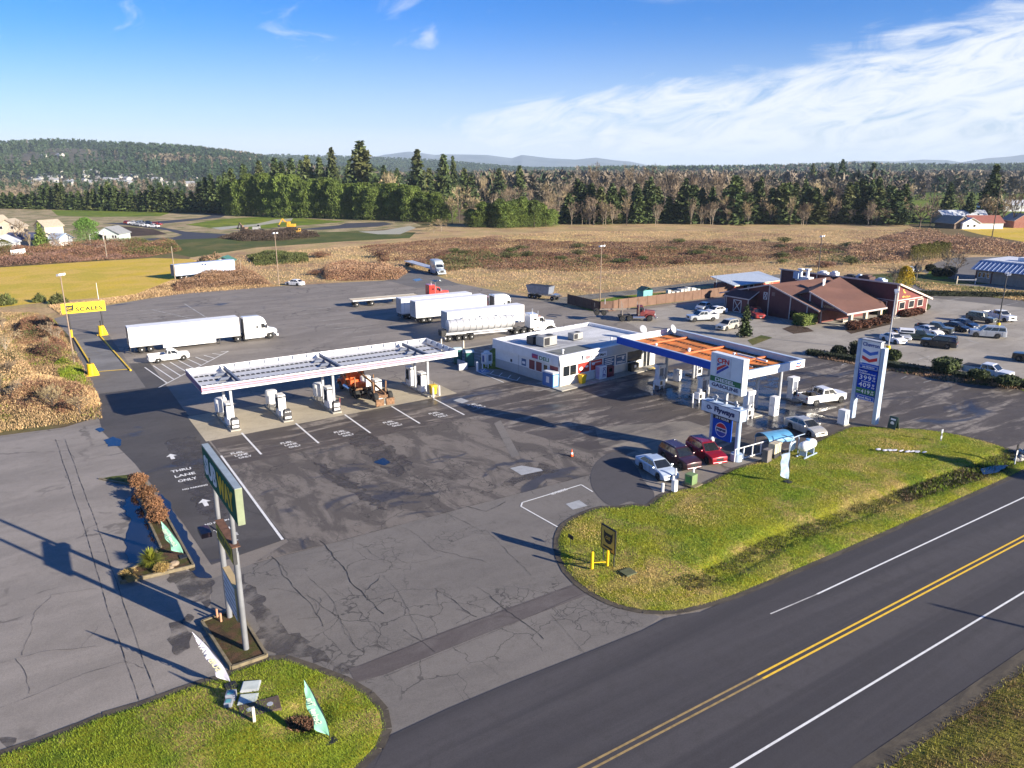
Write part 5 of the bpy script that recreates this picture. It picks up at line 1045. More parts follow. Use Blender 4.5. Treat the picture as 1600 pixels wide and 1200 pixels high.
WHITET = paint('truck_white', (0.78, 0.79, 0.80), 0.0); REDT = paint('truck_red', (0.62, 0.03, 0.02), 0.1); MAROON = pm('dull_maroon', (0.18, 0.03, 0.03), 0.5, var=.2); ORANGET = pm('faded_orange', (0.75, 0.14, 0.025), 0.5, var=.2)
SILVT = paint('truck_silver_blue', (0.42, 0.48, 0.54), 0.3)

# 1 white semi with box trailer in the left stalls
a = S(203, 552); b_ = S(433, 526); t, L = truck_root(b_, a, 'white semi truck with long box trailer parked beyond the left end of the truck canopy')
van_body(t, 16.15, 0, skirt=True); tractor(t, L-7.2-.1, WHITET, 'aero')
# 2 white semi with box trailer, middle
a = (58.9, 123.6); t, L = truck_root((80.6, 122.8), a, 'white semi truck with box trailer in the middle of the back lot'); van_body(t, 14.6, 0); tractor(t, L-7.2, WHITET, 'aero')
# 3 box trailer with red tractor behind it
a = (58.3, 128.4); t, L = truck_root((80.2, 127.4), a, 'white box trailer hooked to a low red cab, behind the middle semi truck'); van_body(t, 14.6, 0, h=3.95); tractor(t, L-7.6, REDT, 'day', sleeper=0)
# 4 parked box trailer beyond the tanker
a = (58.7, 111.3); t = thing('box_trailer', 'white box trailer without a cab, standing just beyond the tanker', 'trailer', (a[0], a[1], .05), R(-3)); van_body(t, 14.9, 0)
# 5 tanker with long nosed tractor
a = (56.4, 107.4); t, L = truck_root((76.6, 104.4), a, 'polished tanker truck with long nosed white cab behind the store')
TANKM = pm('polished_tank', (0.60, 0.61, 0.63), 0.35, metal=0.3, var=.06); x0, x1 = .6, 12.6
mb = MB(); mb.lathe([(.02, x0), (.6, x0+.03), (.93, x0+.14), (1.02, x0+.32), (1.02, x1-.32), (.93, x1-.14), (.6, x1-.03), (.02, x1)], (0, 0, 2.4), 26, 'x'); tk = mb.build('tank', TANKM, t, smooth=True)
mb = MB(); [mb.lathe([(1.025, q-.05), (1.07, q-.04), (1.07, q+.04), (1.025, q+.05)], (0, 0, 2.4), 26, 'x') for q in np.linspace(x0+.5, x1-.5, 11)]; mb.build('tank_ring', pm('ring_steel', (.34, .35, .37), .5), tk)
mb = MB(); [mb.cyl((q, 0, 3.3), (q, 0, 3.6), .28, n=14) for q in (3.5, 6.6, 9.6)]; mb.box(3, -.45, 3.38, 10.2, -.35, 3.46); mb.box(3, .35, 3.38, 10.2, .45, 3.46); mb.build('manhole', ALU, tk)
mb = MB(); mb.box(.3, -.45, 1.05, 12.2, .45, 1.3); mb.box(-.1, -1.2, .5, .1, 1.2, .75); [mb.box(0, s*1.05-.1, 1.1, 3.6, s*1.05+.1, 1.16) for s in (-1, 1)]; mb.cyl((5, -.85, .9), (11, -.85, .9), .13); mb.build('chassis', ALU, t); bogie(t, [.75, 2.3, 3.5, 4.6], .47)
tractor(t, L-8.3-.2, WHITET, 'long', axles=3, sleeper=1.5)
mb = MB(); mb.box(-.6, -1.0, .9, .2, .6, 1.9); mb.cyl((-.3, -.8, 1.5), (-.3, .6, 1.5), .35); mb.build('hose_reel', BLK, t)
# 6 flatbed with red tractor
a = (55.7, 145.8); t, L = truck_root((77.1, 144.2), a, 'empty flatbed trailer with bright red long nosed cab')
mb = MB(); mb.box(0, -1.28, 1.25, 14.2, 1.28, 1.42); mb.build('deck', pm('deck_boards', (0.62, 0.53, 0.38), 0.8, var=.15, scale=2), t); mb = MB(); [mb.box(0, s*1.3-.02, 1.2, 14.2, s*1.3+.02, 1.44) for s in (-1, 1)]; [mb.box(.3, s*.5-.06, .95, 14, s*.5+.06, 1.25) for s in (-1, 1)]; mb.build('side_rail', ALU, t); bogie(t, [.9, 4.1])
mb = MB(); mb.box(8.6, -1.1, .5, 9.8, -.6, 1.15); mb.build('tool_box', BLK, t)
tractor(t, L-8.1, REDT, 'long', sleeper=1.4)
# 7 silver blue truck with flatbed facing the lot
a = S(638, 415); b_ = S(691, 431); t, L = truck_root(b_, a, 'silver blue semi truck with flatbed waiting at the back lane'); mb = MB(); mb.box(0, -1.28, 1.25, L-4.2, 1.28, 1.42); mb.build('deck', ALU, t); bogie(t, [.9, 2.2]); tractor(t, L-7.2, SILVT, 'aero')
# 8 dump trailer
a = S(826, 465); t, L = truck_root(S(872, 470), a, 'dark blue steel tipping trailer standing by itself near the brown fence', 'trailer', 'tipping_trailer')
mb = MB(); mb.hexa([(.5, -1.0, 1.25), (5.6, -1.0, 1.25), (5.6, 1.0, 1.25), (.5, 1.0, 1.25)], [(.0, -1.2, 2.9), (5.9, -1.2, 2.9), (5.9, 1.2, 2.9), (0, 1.2, 2.9)]); tb = mb.build('tub', pm('tub_steel', (0.33, 0.37, 0.45), 0.4, metal=.5), t)
mb = MB(); mb.box(.1, -1.12, 2.905, 5.8, 1.12, 2.93); mb.build('tarp', BLK, tb); mb = MB(); [mb.box(0, s*.45-.06, .85, 8.2, s*.45+.06, 1.05) for s in (-1, 1)]; mb.box(6.1, -1.0, 1.0, 7.4, 1.0, 1.3); mb.build('chassis', CHROME, t); bogie(t, [.9, 2.2, 6.6])
# 9, 10 log trucks
def stakes(mb, x, h=1.7, y=1.15): mb.box(x-.09, -1.25, 1.15, x+.09, 1.25, 1.35); [mb.beam((x, s*y, 1.3), (x, s*(y+.06), 1.3+h), .12, .12) for s in (-1, 1)]
a = (88.2, 107.9); t, L = truck_root((97.6, 101.5), a, 'dull maroon log truck carrying its folded trailer, by the brown fence', 'log truck', 'log_truck'); tractor(t, L-7.0, MAROON, 'day', sleeper=0, rimk='black')
mb = MB(); stakes(mb, L-6.3, 2.0); stakes(mb, L-3.3, 2.0); mb.beam((1.0, 0, 2.0), (L-2.6, 0, 2.2), .2, .2); mb.build('bunk', pm('bunk_steel', (0.28, 0.24, 0.2), .7), t)
mb = MB(); mb.box(L-3.1, -1.1, 1.05, L-3.0, 1.1, 2.7); mb.build('headboard', STEEL, t)
for x in (.4, 1.7):
    for s in (-1, 1): wheel(t, x, s*.88, .5, .5, 'black').location.z = 1.55
mb = MB(); mb.box(0, -.5, 1.5, 2.6, .5, 1.75); mb.box(-.1, -1.0, 2.6, .0, -.1, 3.3); mb.build('folded_trailer', STEEL, t); mb = MB(); mb.box(1.9, -.35, 3.0, 1.95, .45, 3.9); mb.build('white_board', WHITE, t)
a = S(598, 640); b_ = S(540, 603); t, L = truck_root(b_, a, 'muddy orange log truck fuelling under the truck canopy', 'log truck', 'log_truck'); tractor(t, L-7.0, ORANGET, 'day', sleeper=0, rimk='rust')
mud = pm('muddy_steel', (0.27, 0.15, 0.08), .9, var=.3, scale=4); mb = MB(); stakes(mb, L-6.6, 1.5); stakes(mb, L-3.4, 1.9); mb.build('bunk', mud, t)
mb = MB(); mb.beam((-.3, -.3, 1.9), (L-3.2, .2, 3.4), .16, .2); mb.beam((.6, .7, 1.6), (.6, .8, 3.3), .14, .14); mb.beam((.6, -.7, 1.6), (.6, -.8, 3.2), .14, .14); mb.box(-1.0, -1.1, .75, -.7, -.1, 1.5); mb.box(-1.0, .2, .75, -.7, 1.15, 1.5); mb.box(-.4, -.9, 1.5, 1.9, .9, 1.8); mb.build('folded_trailer', mud, t)
for x in (-.1, 1.2):
    for s in (-1, 1): wheel(t, x, s*.88, .5, .5, 'rust').location.z = 1.62
mb = MB(); mb.box(L-3.4, -1.1, 1.2, L-3.1, 1.1, 2.9); mb.box(L-4.6, -1.0, 1.1, L-3.9, 1.0, 1.9); mb.box(L-5.9, -.5, 1.2, L-4.9, .5, 1.7); mb.cyl((L-3.7, .6, 1.2), (L-3.7, .6, 3.6), .09); mb.build('headboard', ORANGET, t)
# blue storage trailer
a = (32.8, 207.8); t = thing('storage_trailer', 'long pale blue storage trailer behind the brambles', 'trailer', (a[0], a[1], 0), math.atan2(4.4, 15.6)); BLT = pm('pale_blue_sheet', (0.50, 0.58, 0.76), .5, dirt=.2); BLD = pm('dark_blue_sheet', (0.08, 0.12, 0.25), .5)
mb = MB(); mb.box(0, -1.25, 1.0, 16.2, 1.25, 3.75); mb.build('box', BLT, t); mb = MB(); mb.box(-.04, -1.2, 1.05, -.01, 1.2, 3.7); mb.build('rear_door', BLD, t); mb = MB(); mb.box(12.6, -1.27, 1.0, 12.7, -1.252, 3.75); mb.build('panel_seam', BLD, t); bogie(t, [1.5, 2.8])

# ---- cars
C = {'silver': ('silver_paint', (0.50, 0.53, 0.57), .4), 'silverb': ('ice_silver_paint', (0.55, 0.63, 0.72), .3), 'white': ('car_white_paint', (0.78, 0.78, 0.78), 0.), 'red': ('cherry_paint', (0.33, 0.012, 0.025), .3), 'redb': ('brick_red_paint', (0.35, 0.035, 0.025), .1), 'plum': ('dark_plum_paint', (0.06, 0.02, 0.028), .3), 'black': ('car_black_paint', (0.012, 0.013, 0.015), .2),
     'green': ('dark_green_paint', (0.035, 0.06, 0.05), .3), 'grey': ('slate_paint', (0.06, 0.075, 0.08), .3), 'navy': ('navy_paint', (0.02, 0.04, 0.09), .3), 'gold': ('champagne_paint', (0.55, 0.53, 0.47), .4), 'olive': ('jeep_grey_paint', (0.10, 0.115, 0.105), .1)}
def cx(kind, fp, rp, col, label, cat='car', **k): return car(kind, S(*fp), S(*rp), C[col], label, cat, **k)
cx('sedan', (1046, 752), (1006, 727), 'silverb', 'pale silver sedan parked nearest the grass beside the dark patch')
cx('suv', (1085, 738), (1038, 711), 'plum', 'dark plum crossover between the silver sedan and the red one')
cx('suv', (1126, 730), (1080, 702), 'red', 'glossy cherry red crossover parked beside the tall double sign')
cx('sedan', (1284, 686), (1232, 664), 'gold', 'champagne sedan parked behind the propane tank')
cx('pickup', (1310, 626), (1256, 633), 'white', 'white pickup fuelling at the far pump with a cluttered bed', 'pickup', name='pickup_truck', extra='load')
cx('oldpickup', (298, 560), (230, 568), 'white', 'small white pickup parked in front of the box trailer', 'pickup', name='pickup_truck', rim='steel')
cx('sedan', (446, 445), (476, 447), 'white', 'white sedan alone at the back edge of the truck lot')
cx('sedan', (1086, 488), (1112, 480), 'silver', 'silver hatchback nearest the brown fence', L=4.3)
cx('sedan', (1106, 492), (1130, 489), 'white', 'white sedan between the silver hatchback and the red barn')
cx('pickup', (1070, 503), (1124, 500), 'silver', 'silver pickup by the fence side of the restaurant lot', 'pickup', name='pickup_truck')
cx('suv', (1120, 518), (1152, 511), 'gold', 'champagne sport utility beside the young fir')
cx('suv', (1189, 500), (1175, 492), 'redb', 'brick red sport utility against the barn wall')
cx('sedan', (1413, 540), (1378, 530), 'white', 'white sedan partly behind the price sign', L=4.4)
cx('sedan', (1417, 535), (1398, 524), 'silver', 'silver white sedan next to the one behind the price sign')
cx('oldpickup', (1458, 533), (1405, 529), 'green', 'dark green pickup with a white canopy on its bed', 'pickup', name='pickup_truck', extra='cap')
cx('sedan', (1466, 526), (1436, 519), 'white', 'white sedan squeezed between two dark green pickups')
cx('pickup', (1486, 524), (1432, 517), 'grey', 'slate pickup with an open bed behind the canopied one', 'pickup', name='pickup_truck')
cx('sedan', (1513, 520), (1474, 513), 'black', 'black coupe left of the long silver wagon')
cx('sedan', (1524, 515), (1488, 508), 'navy', 'navy sedan behind the black coupe')
cx('bigsuv', (1514, 525), (1570, 529), 'silver', 'long silver sport utility facing the black coupe')
cx('jeep', (1553, 507), (1512, 501), 'olive', 'boxy grey green off-roader with a spare wheel on its back')
cx('pickup', (1581, 505), (1540, 496), 'white', 'white pickup beside the right lamp post', 'pickup', name='pickup_truck')
cx('bigsuv', (1441, 540), (1492, 546), 'black', 'black sport utility nearest the price sign', L=5.0)
cx('bigsuv', (1591, 563), (1640, 570), 'black', 'dark vehicle cut off by the right edge of the picture')
cx('pickup', (1577, 596), (1508, 583), 'white', 'white pickup with a black bed cover behind the hedge bushes', 'pickup', name='pickup_truck', extra='cover')
cx('suv', (1418, 430), (1424, 424), 'white', 'white sport utility behind the golden conifer')
cx('suv', (1428, 428), (1436, 423), 'black', 'dark sport utility right of the white one behind the restaurant')
for k, (x, y, kd, cl_) in enumerate(((201, 350, 'suv', 'redb'), (209, 351, 'pickup', 'white'), (216, 352.5, 'pickup', 'silver'), (226, 354, 'suv', 'white'), (231, 351, 'pickup', 'navy'), (240, 356, 'pickup', 'white'), (246, 352, 'suv', 'redb'), (222, 350, 'suv', 'silver'))):
    w = S(x, y); car(kd, (w[0]+1.6, w[1]-1.6), (w[0]-1.6, w[1]+1.6), C[cl_], ['brick red utility at the left end of the site crew cars', 'white crew pickup second from the left on the new road', 'silver crew pickup in the left half of the row', 'white crew utility in the middle of the row', 'navy crew pickup behind the row on the new road', 'white crew pickup at the right front of the row', 'brick red utility at the right end of the site crew cars', 'silver utility behind the crew pickups'][k], 'car', group='crew cars on the new road')
# excavators and loader on the graded site
YELM = pm('machine_yellow', (0.65, 0.36, 0.03), .6, var=.15); MGREY = pm('machine_grey', (0.3, 0.3, 0.3), .6)
def digger(px, rz, label, mat, s=1.0, arm=True):
    t = thing('excavator' if arm else 'loader', label, 'digger', S(*px), rz)
    for q in (-1, 1): mb = MB(); mb.exty([(-1.8*s, .2*s), (-1.5*s, 0), (1.5*s, 0), (1.8*s, .2*s), (1.8*s, .6*s), (1.5*s, .9*s), (-1.5*s, .9*s), (-1.8*s, .6*s)], *sorted((q*.8*s, q*1.35*s))); mb.build('track', STEEL, t)
    mb = MB(); mb.box(-1.7*s, -1.25*s, .95*s, .6*s, 1.25*s, 2.0*s); mb.build('engine_house', mat, t, bevel=.08); mb = MB(); mb.box(.0*s, .2*s, 2.0*s, 1.3*s, 1.2*s, 2.95*s); mb.box(.65*s, .2*s, .95*s, 1.35*s, 1.2*s, 2.0*s); mb.build('cab', mat, t, bevel=.05); mb = MB(); mb.box(1.36*s, .3*s, 1.7*s, 1.38*s, 1.1*s, 2.85*s); mb.box(.15*s, .16*s, 2.1*s, 1.1*s, .19*s, 2.8*s); mb.build('cab_window', GLASS, t)
    if arm: mb = MB(); mb.beam((.8*s, -.3*s, 1.6*s), (3.2*s, -.3*s, 3.9*s), .4*s, .5*s); mb.beam((3.2*s, -.3*s, 3.9*s), (4.6*s, -.3*s, 1.6*s), .3*s, .4*s); mb.build('boom', mat, t); mb = MB(); mb.exty([(4.3*s, .9*s), (4.9*s, .8*s), (5.1*s, 1.6*s), (4.4*s, 1.7*s)], -.8*s, .2*s); mb.build('bucket', STEEL, t)
    else: mb = MB(); mb.beam((.8*s, -.6*s, 1.4*s), (2.6*s, -.6*s, .6*s), .2*s, .3*s); mb.beam((.8*s, .6*s, 1.4*s), (2.6*s, .6*s, .6*s), .2*s, .3*s); mb.exty([(2.4*s, .2*s), (3.4*s, .15*s), (2.8*s, .5*s), (2.6*s, 1.1*s)], -1.4*s, 1.4*s); mb.build('bucket', STEEL, t)
digger((455, 358), R(150), 'yellow excavator on the dark soil of the graded site', YELM, 1.2); digger((467, 367), R(10), 'small yellow loader on the dark soil', YELM, .9, False); digger((402, 362), R(-20), 'grey loader beside the soil heap', MGREY, 1.1, False); digger((382, 361), R(120), 'brown excavator left of the soil heap', pm('machine_brown', (.2, .13, .09), .7), .9)
brush('soil_heap', [(340, 372), (380, 364), (430, 360), (480, 362), (500, 370), (440, 376), (380, 377)], 30000, 2.4, .35, [leaf('soil_clod', (0.06, 0.042, 0.03), (0.085, 0.06, 0.045))], 'heap of dark excavated soil on the graded site', 41, .0, 12, .3, cat='soil')
# ================================================================== forecourt: canopies, pumps, store
WHT = pm('white_enamel', (0.78, 0.78, 0.79), 0.45, var=.05, dirt=.12); PBL = pm('pale_blue_metal', (0.40, 0.50, 0.64), 0.6, var=.08); GRY = pm('grey_metal', (0.42, 0.44, 0.48), 0.5, var=.1, dirt=.15); DGR = pm('slate_metal', (0.16, 0.18, 0.23), 0.5)
BLUE = pm('deep_blue_panel', (0.012, 0.08, 0.46), 0.7, spec=.15, var=.05); NAVY = pm('navy_ink', (0.02, 0.03, 0.12), 0.5); REDP = pm('sign_red', (0.62, 0.02, 0.03), 0.4, var=.04); GRNP = pm('sign_green', (0.01, 0.17, 0.07), 0.4); YELP = pm('sign_yellow', (0.85, 0.62, 0.02), 0.45, var=.05); YELS = pm('safety_yellow', (0.80, 0.52, 0.01), 0.5, var=.1, dirt=.1)
BLKP = pm('sign_black', (0.012, 0.012, 0.014), 0.5); KERB = pm('kerb_concrete', (0.40, 0.38, 0.33), 0.85, var=.15, dirt=.3); TIMB = pm('weathered_timber', (0.22, 0.18, 0.11), 0.85, var=.25, scale=3); DECKW = pm('deck_white', (0.50, 0.51, 0.53), 0.5, var=.08, dirt=.1); SLOT = pm('slot_dark', (0.02, 0.02, 0.024), 0.8)
POSTM = pm('dull_red', (.30, .05, .05), .6)
# ---- truck canopy
t = thing('truck_canopy', 'long open topped white fuel canopy with red and blue stripes over the truck pumps', 'canopy', (29, 84.3, 0)); u0, u1, v0, v1, zb, zt = -15.0, 15.0, -4.2, 4.2, 4.75, 5.5
mb = MB(); mb.box(u0, v0, zb, u1, v0+.08, zt); mb.box(u0, v1-.08, zb, u1, v1, zt); mb.box(u0, v0+.08, zb, u0+.08, v1-.08, zt); mb.box(u1-.08, v0+.08, zb, u1, v1-.08, zt); mb.box(u0-.03, v0-.03, zb-.03, u1+.03, v0+.0, zb+.07) ; fa = mb.build('fascia', WHT, t)
mb = MB(); [mb.box(u0-.012, v0-.012, a, u1-1.6, v0-.002, b) for a, b in ((zt-.14, zt-.09), (zb+.15, zb+.2))]; [mb.box(u0-.012, v0, a, u0-.002, v1, b) for a, b in ((zb+.05, zt-.08),)]; mb.build('blue_stripe', pm('stripe_indigo', (0.07, 0.06, 0.22), .5), fa)
mb = MB(); [mb.box(u0-.012, v0-.012, a, u1-1.6, v0-.002, b) for a, b in ((zt-.29, zt-.18), (zb+.23, zb+.32))]; mb.build('red_stripe', pm('stripe_red', (0.65, 0.09, 0.13), .5), fa)
mb = MB(); mb.box(u0-.012, v0-.012, zb+.34, u1-1.6, v0-.002, zt-.31); mb.build('grey_stripe', pm('stripe_mauve', (0.30, 0.25, 0.42), .5), fa)
mb = MB(); mb.box(u1-1.4, v0-.05, zb+.12, u1-.65, v0-.032, zt-.06); text(mb, 'CFN', (u1-1.02, v0-.052, zt-.25), (1, 0, 0), (0, 0, 1), .6, .2, m=1); mb.add([(u1-1.3, v0-.055, zb+.18), (u1-.9, v0-.055, zb+.34), (u1-1.05, v0-.055, zb+.34), (u1-1.3, v0-.055, zb+.26)], [(0, 1, 2, 3)], 1); mb.build('logo_plate', [WHT, REDP], fa)
mb = MB(); rows = [v0+.1, v0+2.15, v0+4.25, v0+6.35]
for i, a in enumerate(rows):
    mb.hexa([(u0+.1, a+.45, zb+.08), (u1-.3, a+.45, zb+.08), (u1-.9, a+2.0, zb+.10), (u0+.1, a+2.0, zb+.10)], [(u0+.1, a+.45, zb+.12), (u1-.3, a+.45, zb+.12), (u1-.9, a+2.0, zb+.14), (u0+.1, a+2.0, zb+.14)])
mb.build('deck_panel', DECKW, t)
mb = MB()
for a in rows: mb.box(u0+.1, a-.06, zb+.1, u1-.5, a+.45, zb+.17)
mb.build('gutter', SLOT, t)
mb = MB()
for a in rows[0:]:
    for k in range(52): q = u0+.35+k*.56; mb.box(q, a-.07, zb+.171, q+.15, a+.46, zb+.19)
mb.build('deck_rib', DECKW, t)
mb = MB()
for q in (-11.0, 0.2, 11.2):
    mb.box(q-.13, v0+.25, zb+.32, q+.13, v1-.5, zb+.42); mb.box(q-.03, v0+.25, zb+.42, q+.03, v1-.5, zb+.62); mb.box(q-.13, v0+.25, zb+.62, q+.13, v1-.5, zb+.68)
    for a in (v0+1.4, v0+3.5, v0+5.6): mb.hexa([(q-1.6, a-.35, zb+.28), (q-.2, a-.35, zb+.28), (q-.2, a+.35, zb+.28), (q-1.6, a+.35, zb+.28)], [(q-1.3, a-.1, zb+.5), (q-.4, a-.1, zb+.5), (q-.4, a+.1, zb+.5), (q-1.3, a+.1, zb+.5)])
mb.build('cross_beam', DGR, t)
mb = MB(); [mb.box(u0+.3+k*1.68, v1-.28, zb+.3, u0+.34+k*1.68, v1-.08, zt-.02) for k in range(18)]; [mb.box(u1-.28, v0+.3+k*1.6, zb+.3, u1-.08, v0+.34+k*1.6, zt-.02) for k in range(6)]; mb.build('fascia_bracket', GRY, t)
for uu in (17.0, 28.3, 40.35):
    for vv in (81.2, 84.8): mb = MB(); mb.box(uu-29-.13, vv-84.3-.13, .2, uu-29+.13, vv-84.3+.13, zb+.05); mb.build('column', GRY, t, bevel=.01)
def island(uu, k, col=True):
    kb = MB().box(uu-.55, 80.25, .036, uu+.55, 88.0, .20).build('pump_island', KERB, bevel=.05); tag(kb, ['concrete kerb island nearest the left end of the truck canopy', 'concrete kerb island second from the left under the truck canopy', 'concrete kerb island in the middle of the truck canopy', 'concrete kerb island behind the orange log truck', 'concrete kerb island at the right end of the truck canopy'][k], 'kerb', 'kerb islands of the truck pumps')
def diesel_pump(uu, vv, label):
    t = thing('diesel_pump', label, 'fuel pump', (uu, vv, .2), 0, 'diesel pumps of the truck canopy')
    mb = MB(); mb.box(-.42, -.62, 0, .42, .62, .75); mb.box(-.42, -.62, .75, .42, -.42, 2.3); mb.box(-.42, .42, .75, .42, .62, 2.3); mb.box(-.42, -.62, 2.1, .42, .62, 2.42); mb.build('body', WHT, t, bevel=.03)
    mb = MB(); mb.box(-.36, -.42, .75, .36, .42, 2.1); mb.build('recess', BLKP, t); mb = MB(); [mb.box(s*.43-.02, -.3, 1.45, s*.43+.02, .3, 1.95) for s in (-1, 1)]; mb.build('display', GLASS, t)
    for s in (-1, 1): mb = MB(); mb.path([(s*.4, .1, 1.2), (s*.62, .2, .8), (s*.7, .25, .4), (s*.55, .3, .35), (s*.42, .3, 1.0)], .025); mb.beam((s*.44, 0, 1.35), (s*.5, 0, 1.0), .06, .1); mb.build('hose', BLK, t)
    return t
def def_tank(uu, vv, label):
    t = thing('fluid_tank', label, 'tank', (uu, vv, .2), 0, 'white fluid tanks beside the diesel pumps')
    mb = MB(); mb.lathe([(.3, .55), (.58, .58), (.66, .75), (.66, 2.0), (.58, 2.12), (.2, 2.16)], n=20); mb.build('barrel', WHT, t, smooth=True); mb = MB(); [mb.box(a*.4-.05, b*.4-.05, 0, a*.4+.05, b*.4+.05, .6) for a in (-1, 1) for b in (-1, 1)]; mb.build('stand', STEEL, t)
    mb = MB(); mb.cyl((.3, -.6, .9), (.3, -.6, 1.3), .12, n=10); mb.path([(.3, -.6, .9), (.3, -.62, .4), (.1, -.62, .3)], .03); mb.build('dispenser_hose', GRY, t)
for k, uu in enumerate((17.0, 22.65, 28.3, 34.3, 40.35)):
    island(uu, k); nm = ['at the left end', 'second from the left', 'in the middle', 'behind the orange log truck', 'at the right end'][k]
    diesel_pump(uu, 82.9, 'white diesel pump %s of the truck canopy' % nm)
    if k < 4: def_tank(uu-.15, 86.0, 'white barrel shaped tank %s of the truck canopy' % nm)
    else:
        diesel_pump(uu, 86.2, 'second white diesel pump further back at the right end of the truck canopy')
    if k < 3:
        t = thing('service_box', 'dark bin and towel box at the front of the island %s' % nm, 'bin', (uu+.05, 80.75, .2), 0, 'bins at the fronts of the truck islands')
        mb = MB(); mb.exty([(-.42, 0), (.42, 0), (.42, 1.0), (.3, 1.18), (-.3, 1.18), (-.42, 1.0)], -.28, .28); mb.build('case', STEEL, t, bevel=.02)
        mb = MB(); mb.box(-.34, -.30, .18, .34, -.284, .42); (mb.box(-.34, -.30, .6, .34, -.284, 1.0) if k != 1 else [mb.box(a, -.30, .9, a+.14, -.284, 1.0) for a in (-.3, -.05, .2)]); mb.build('panel', WHT, t)
    if k == 2: o = MB().cyl((uu+.5, 80.7, .2), (uu+.5, 80.7, 1.7), .05).build('canopy_downpipe', POSTM); tag(o, 'red and white pipe on the middle truck island', 'pipe')
t = thing('spill_station', 'yellow wheeled spill bin between two white bollards on the right truck island', 'bin', (40.75, 80.6, .2)); mb = MB(); mb.hexa([(-.3, -.3, .08), (.3, -.3, .08), (.3, .3, .08), (-.3, .3, .08)], [(-.4, -.4, 1.15), (.4, -.4, 1.15), (.4, .4, 1.15), (-.4, .4, 1.15)]); mb.build('bin', YELS, t, bevel=.04); mb = MB(); mb.box(-.43, -.43, 1.15, .43, .43, 1.24); mb.build('lid', YELS, t, bevel=.03); mb = MB(); mb.cyl((0, 0, 1.24), (.1, 0, 1.6), .03); mb.build('lid_handle', BLK, t)
def bollard(xy, h, r, mat, label, z=.03, cap=True):
    t = thing('bollard', label, 'bollard', (xy[0], xy[1], z)); mb = MB(); mb.cyl((0, 0, 0), (0, 0, h), r, n=14); mb.build('pipe', mat, t); mb = MB(); mb.ball((0, 0, h), (r, r, r*.5), 14, 5); mb.build('cap', mat, t, smooth=True); return t
bollard((40.35, 79.85), 1.25, .11, WHT, 'white bollard left of the yellow spill bin'); bollard((41.45, 80.35), 1.2, .11, WHT, 'white bollard right of the yellow spill bin')

# ---- car canopy with rusty deck
t = thing('car_canopy', 'blue and white fuel canopy with a rusty orange open deck beside the store', 'canopy', (70.2, 64.1, 0)); u0, u1, v0, v1, zb, zt = -5.0, 5.1, -10.8, 10.8, 4.75, 5.65
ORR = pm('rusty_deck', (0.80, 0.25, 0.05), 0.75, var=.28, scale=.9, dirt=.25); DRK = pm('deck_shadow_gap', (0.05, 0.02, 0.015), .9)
mb = MB(); mb.box(u0, v0, zb, u0+.12, v1, zt); mb.build('blue_fascia', BLUE, t); mb = MB(); mb.box(u0-.02, v0-.02, zt, u0+.3, v1, zt+.05); mb.box(u0+.3, v0-.02, zt, u1+.02, v0+.3, zt+.05); mb.box(u1-.5, v0+.3, zt-.05, u1+.02, v1, zt+.05); mb.build('coping', PBL, t)
mb = MB(); mb.box(u0+.12, v0, zb, u1, v0+.1, zt); mb.box(u1-.12, v0+.1, zb, u1, v1, zt); mb.box(u0+.12, v1-.12, zb, u1-.12, v1, zt); fa = mb.build('white_fascia', WHT, t)
mb = MB(); mb.box(u0+1.1, v0-.012, zb+.02, u0+2.6, v0-.002, zt-.02); mb.build('grey_panel', GRY, fa); mb = MB(); mb.box(u0-.01, v0-.012, zb+.02, u0+.45, v0-.003, zt-.3); mb.build('blue_corner', BLUE, fa)
def chevrons(mb, o, xd, w, h, m1, m2, d=.012):
    o = Vector(o); x = Vector(xd).normalized(); y = Vector((0, 0, 1)); n = x.cross(y)
    for k, (zc, m) in enumerate(((h*.24, m1), (-h*.26, m2))):
        q = [(-.5, .21), (0, .0), (.5, .21), (.5, -.03), (0, -.24), (-.5, -.03)]
        P = [o+x*(a*w)+y*(zc+b*h)+n*d for a, b in q]; mb.add(P, [(0, 5, 4, 1), (1, 4, 3, 2)], m)
mb = MB(); chevrons(mb, (u1-1.1, v0-.002, zb+.45), (1, 0, 0), .9, .75, 0, 1); mb.build('brand_mark', [BLUE, REDP], fa)
mb = MB()
for k in range(4): a = u0+.4+k*2.35; mb.hexa([(a, v0+.5, zb+.1), (a+1.9, v0+.5, zb+.16), (a+1.9, v1-.5, zb+.16), (a, v1-.5, zb+.1)], [(a, v0+.5, zb+.14), (a+1.9, v0+.5, zb+.2), (a+1.9, v1-.5, zb+.2), (a, v1-.5, zb+.14)])
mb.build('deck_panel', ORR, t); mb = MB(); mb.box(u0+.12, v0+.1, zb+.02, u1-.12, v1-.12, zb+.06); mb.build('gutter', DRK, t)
mb = MB()
for k in range(4):
    for j in range(38): a = u0+.4+k*2.35+1.5; mb.box(a, v0+.7+j*.54, zb+.205, a+.36, v0+.88+j*.54, zb+.27)
mb.build('deck_rib', DRK, t)
mb = MB(); [mb.box(u0+.5, q-.12, zb+.3, u1-.9, q+.12, zb+.5) for q in (-6, 0.5, 7)]; mb.build('cross_beam', pm('orange_beam', (0.60, 0.16, 0.05), .7, var=.2), t)
mb = MB(); mb.box(u0+7.3, v0+3.2, zb+.32, u0+7.5, v0+7.6, zb+.5); mb.box(u0+4, v0+2.5, zb+.32, u0+4.08, v0+5, zb+.38); [mb.box(a, b, zb+.3, a+.3, b+.25, zb+.52) for a, b in ((-1.5, 1.2), (-.8, 1.8), (2, -3), (-2.5, 6))]; mb.build('conduit', WHT, t)
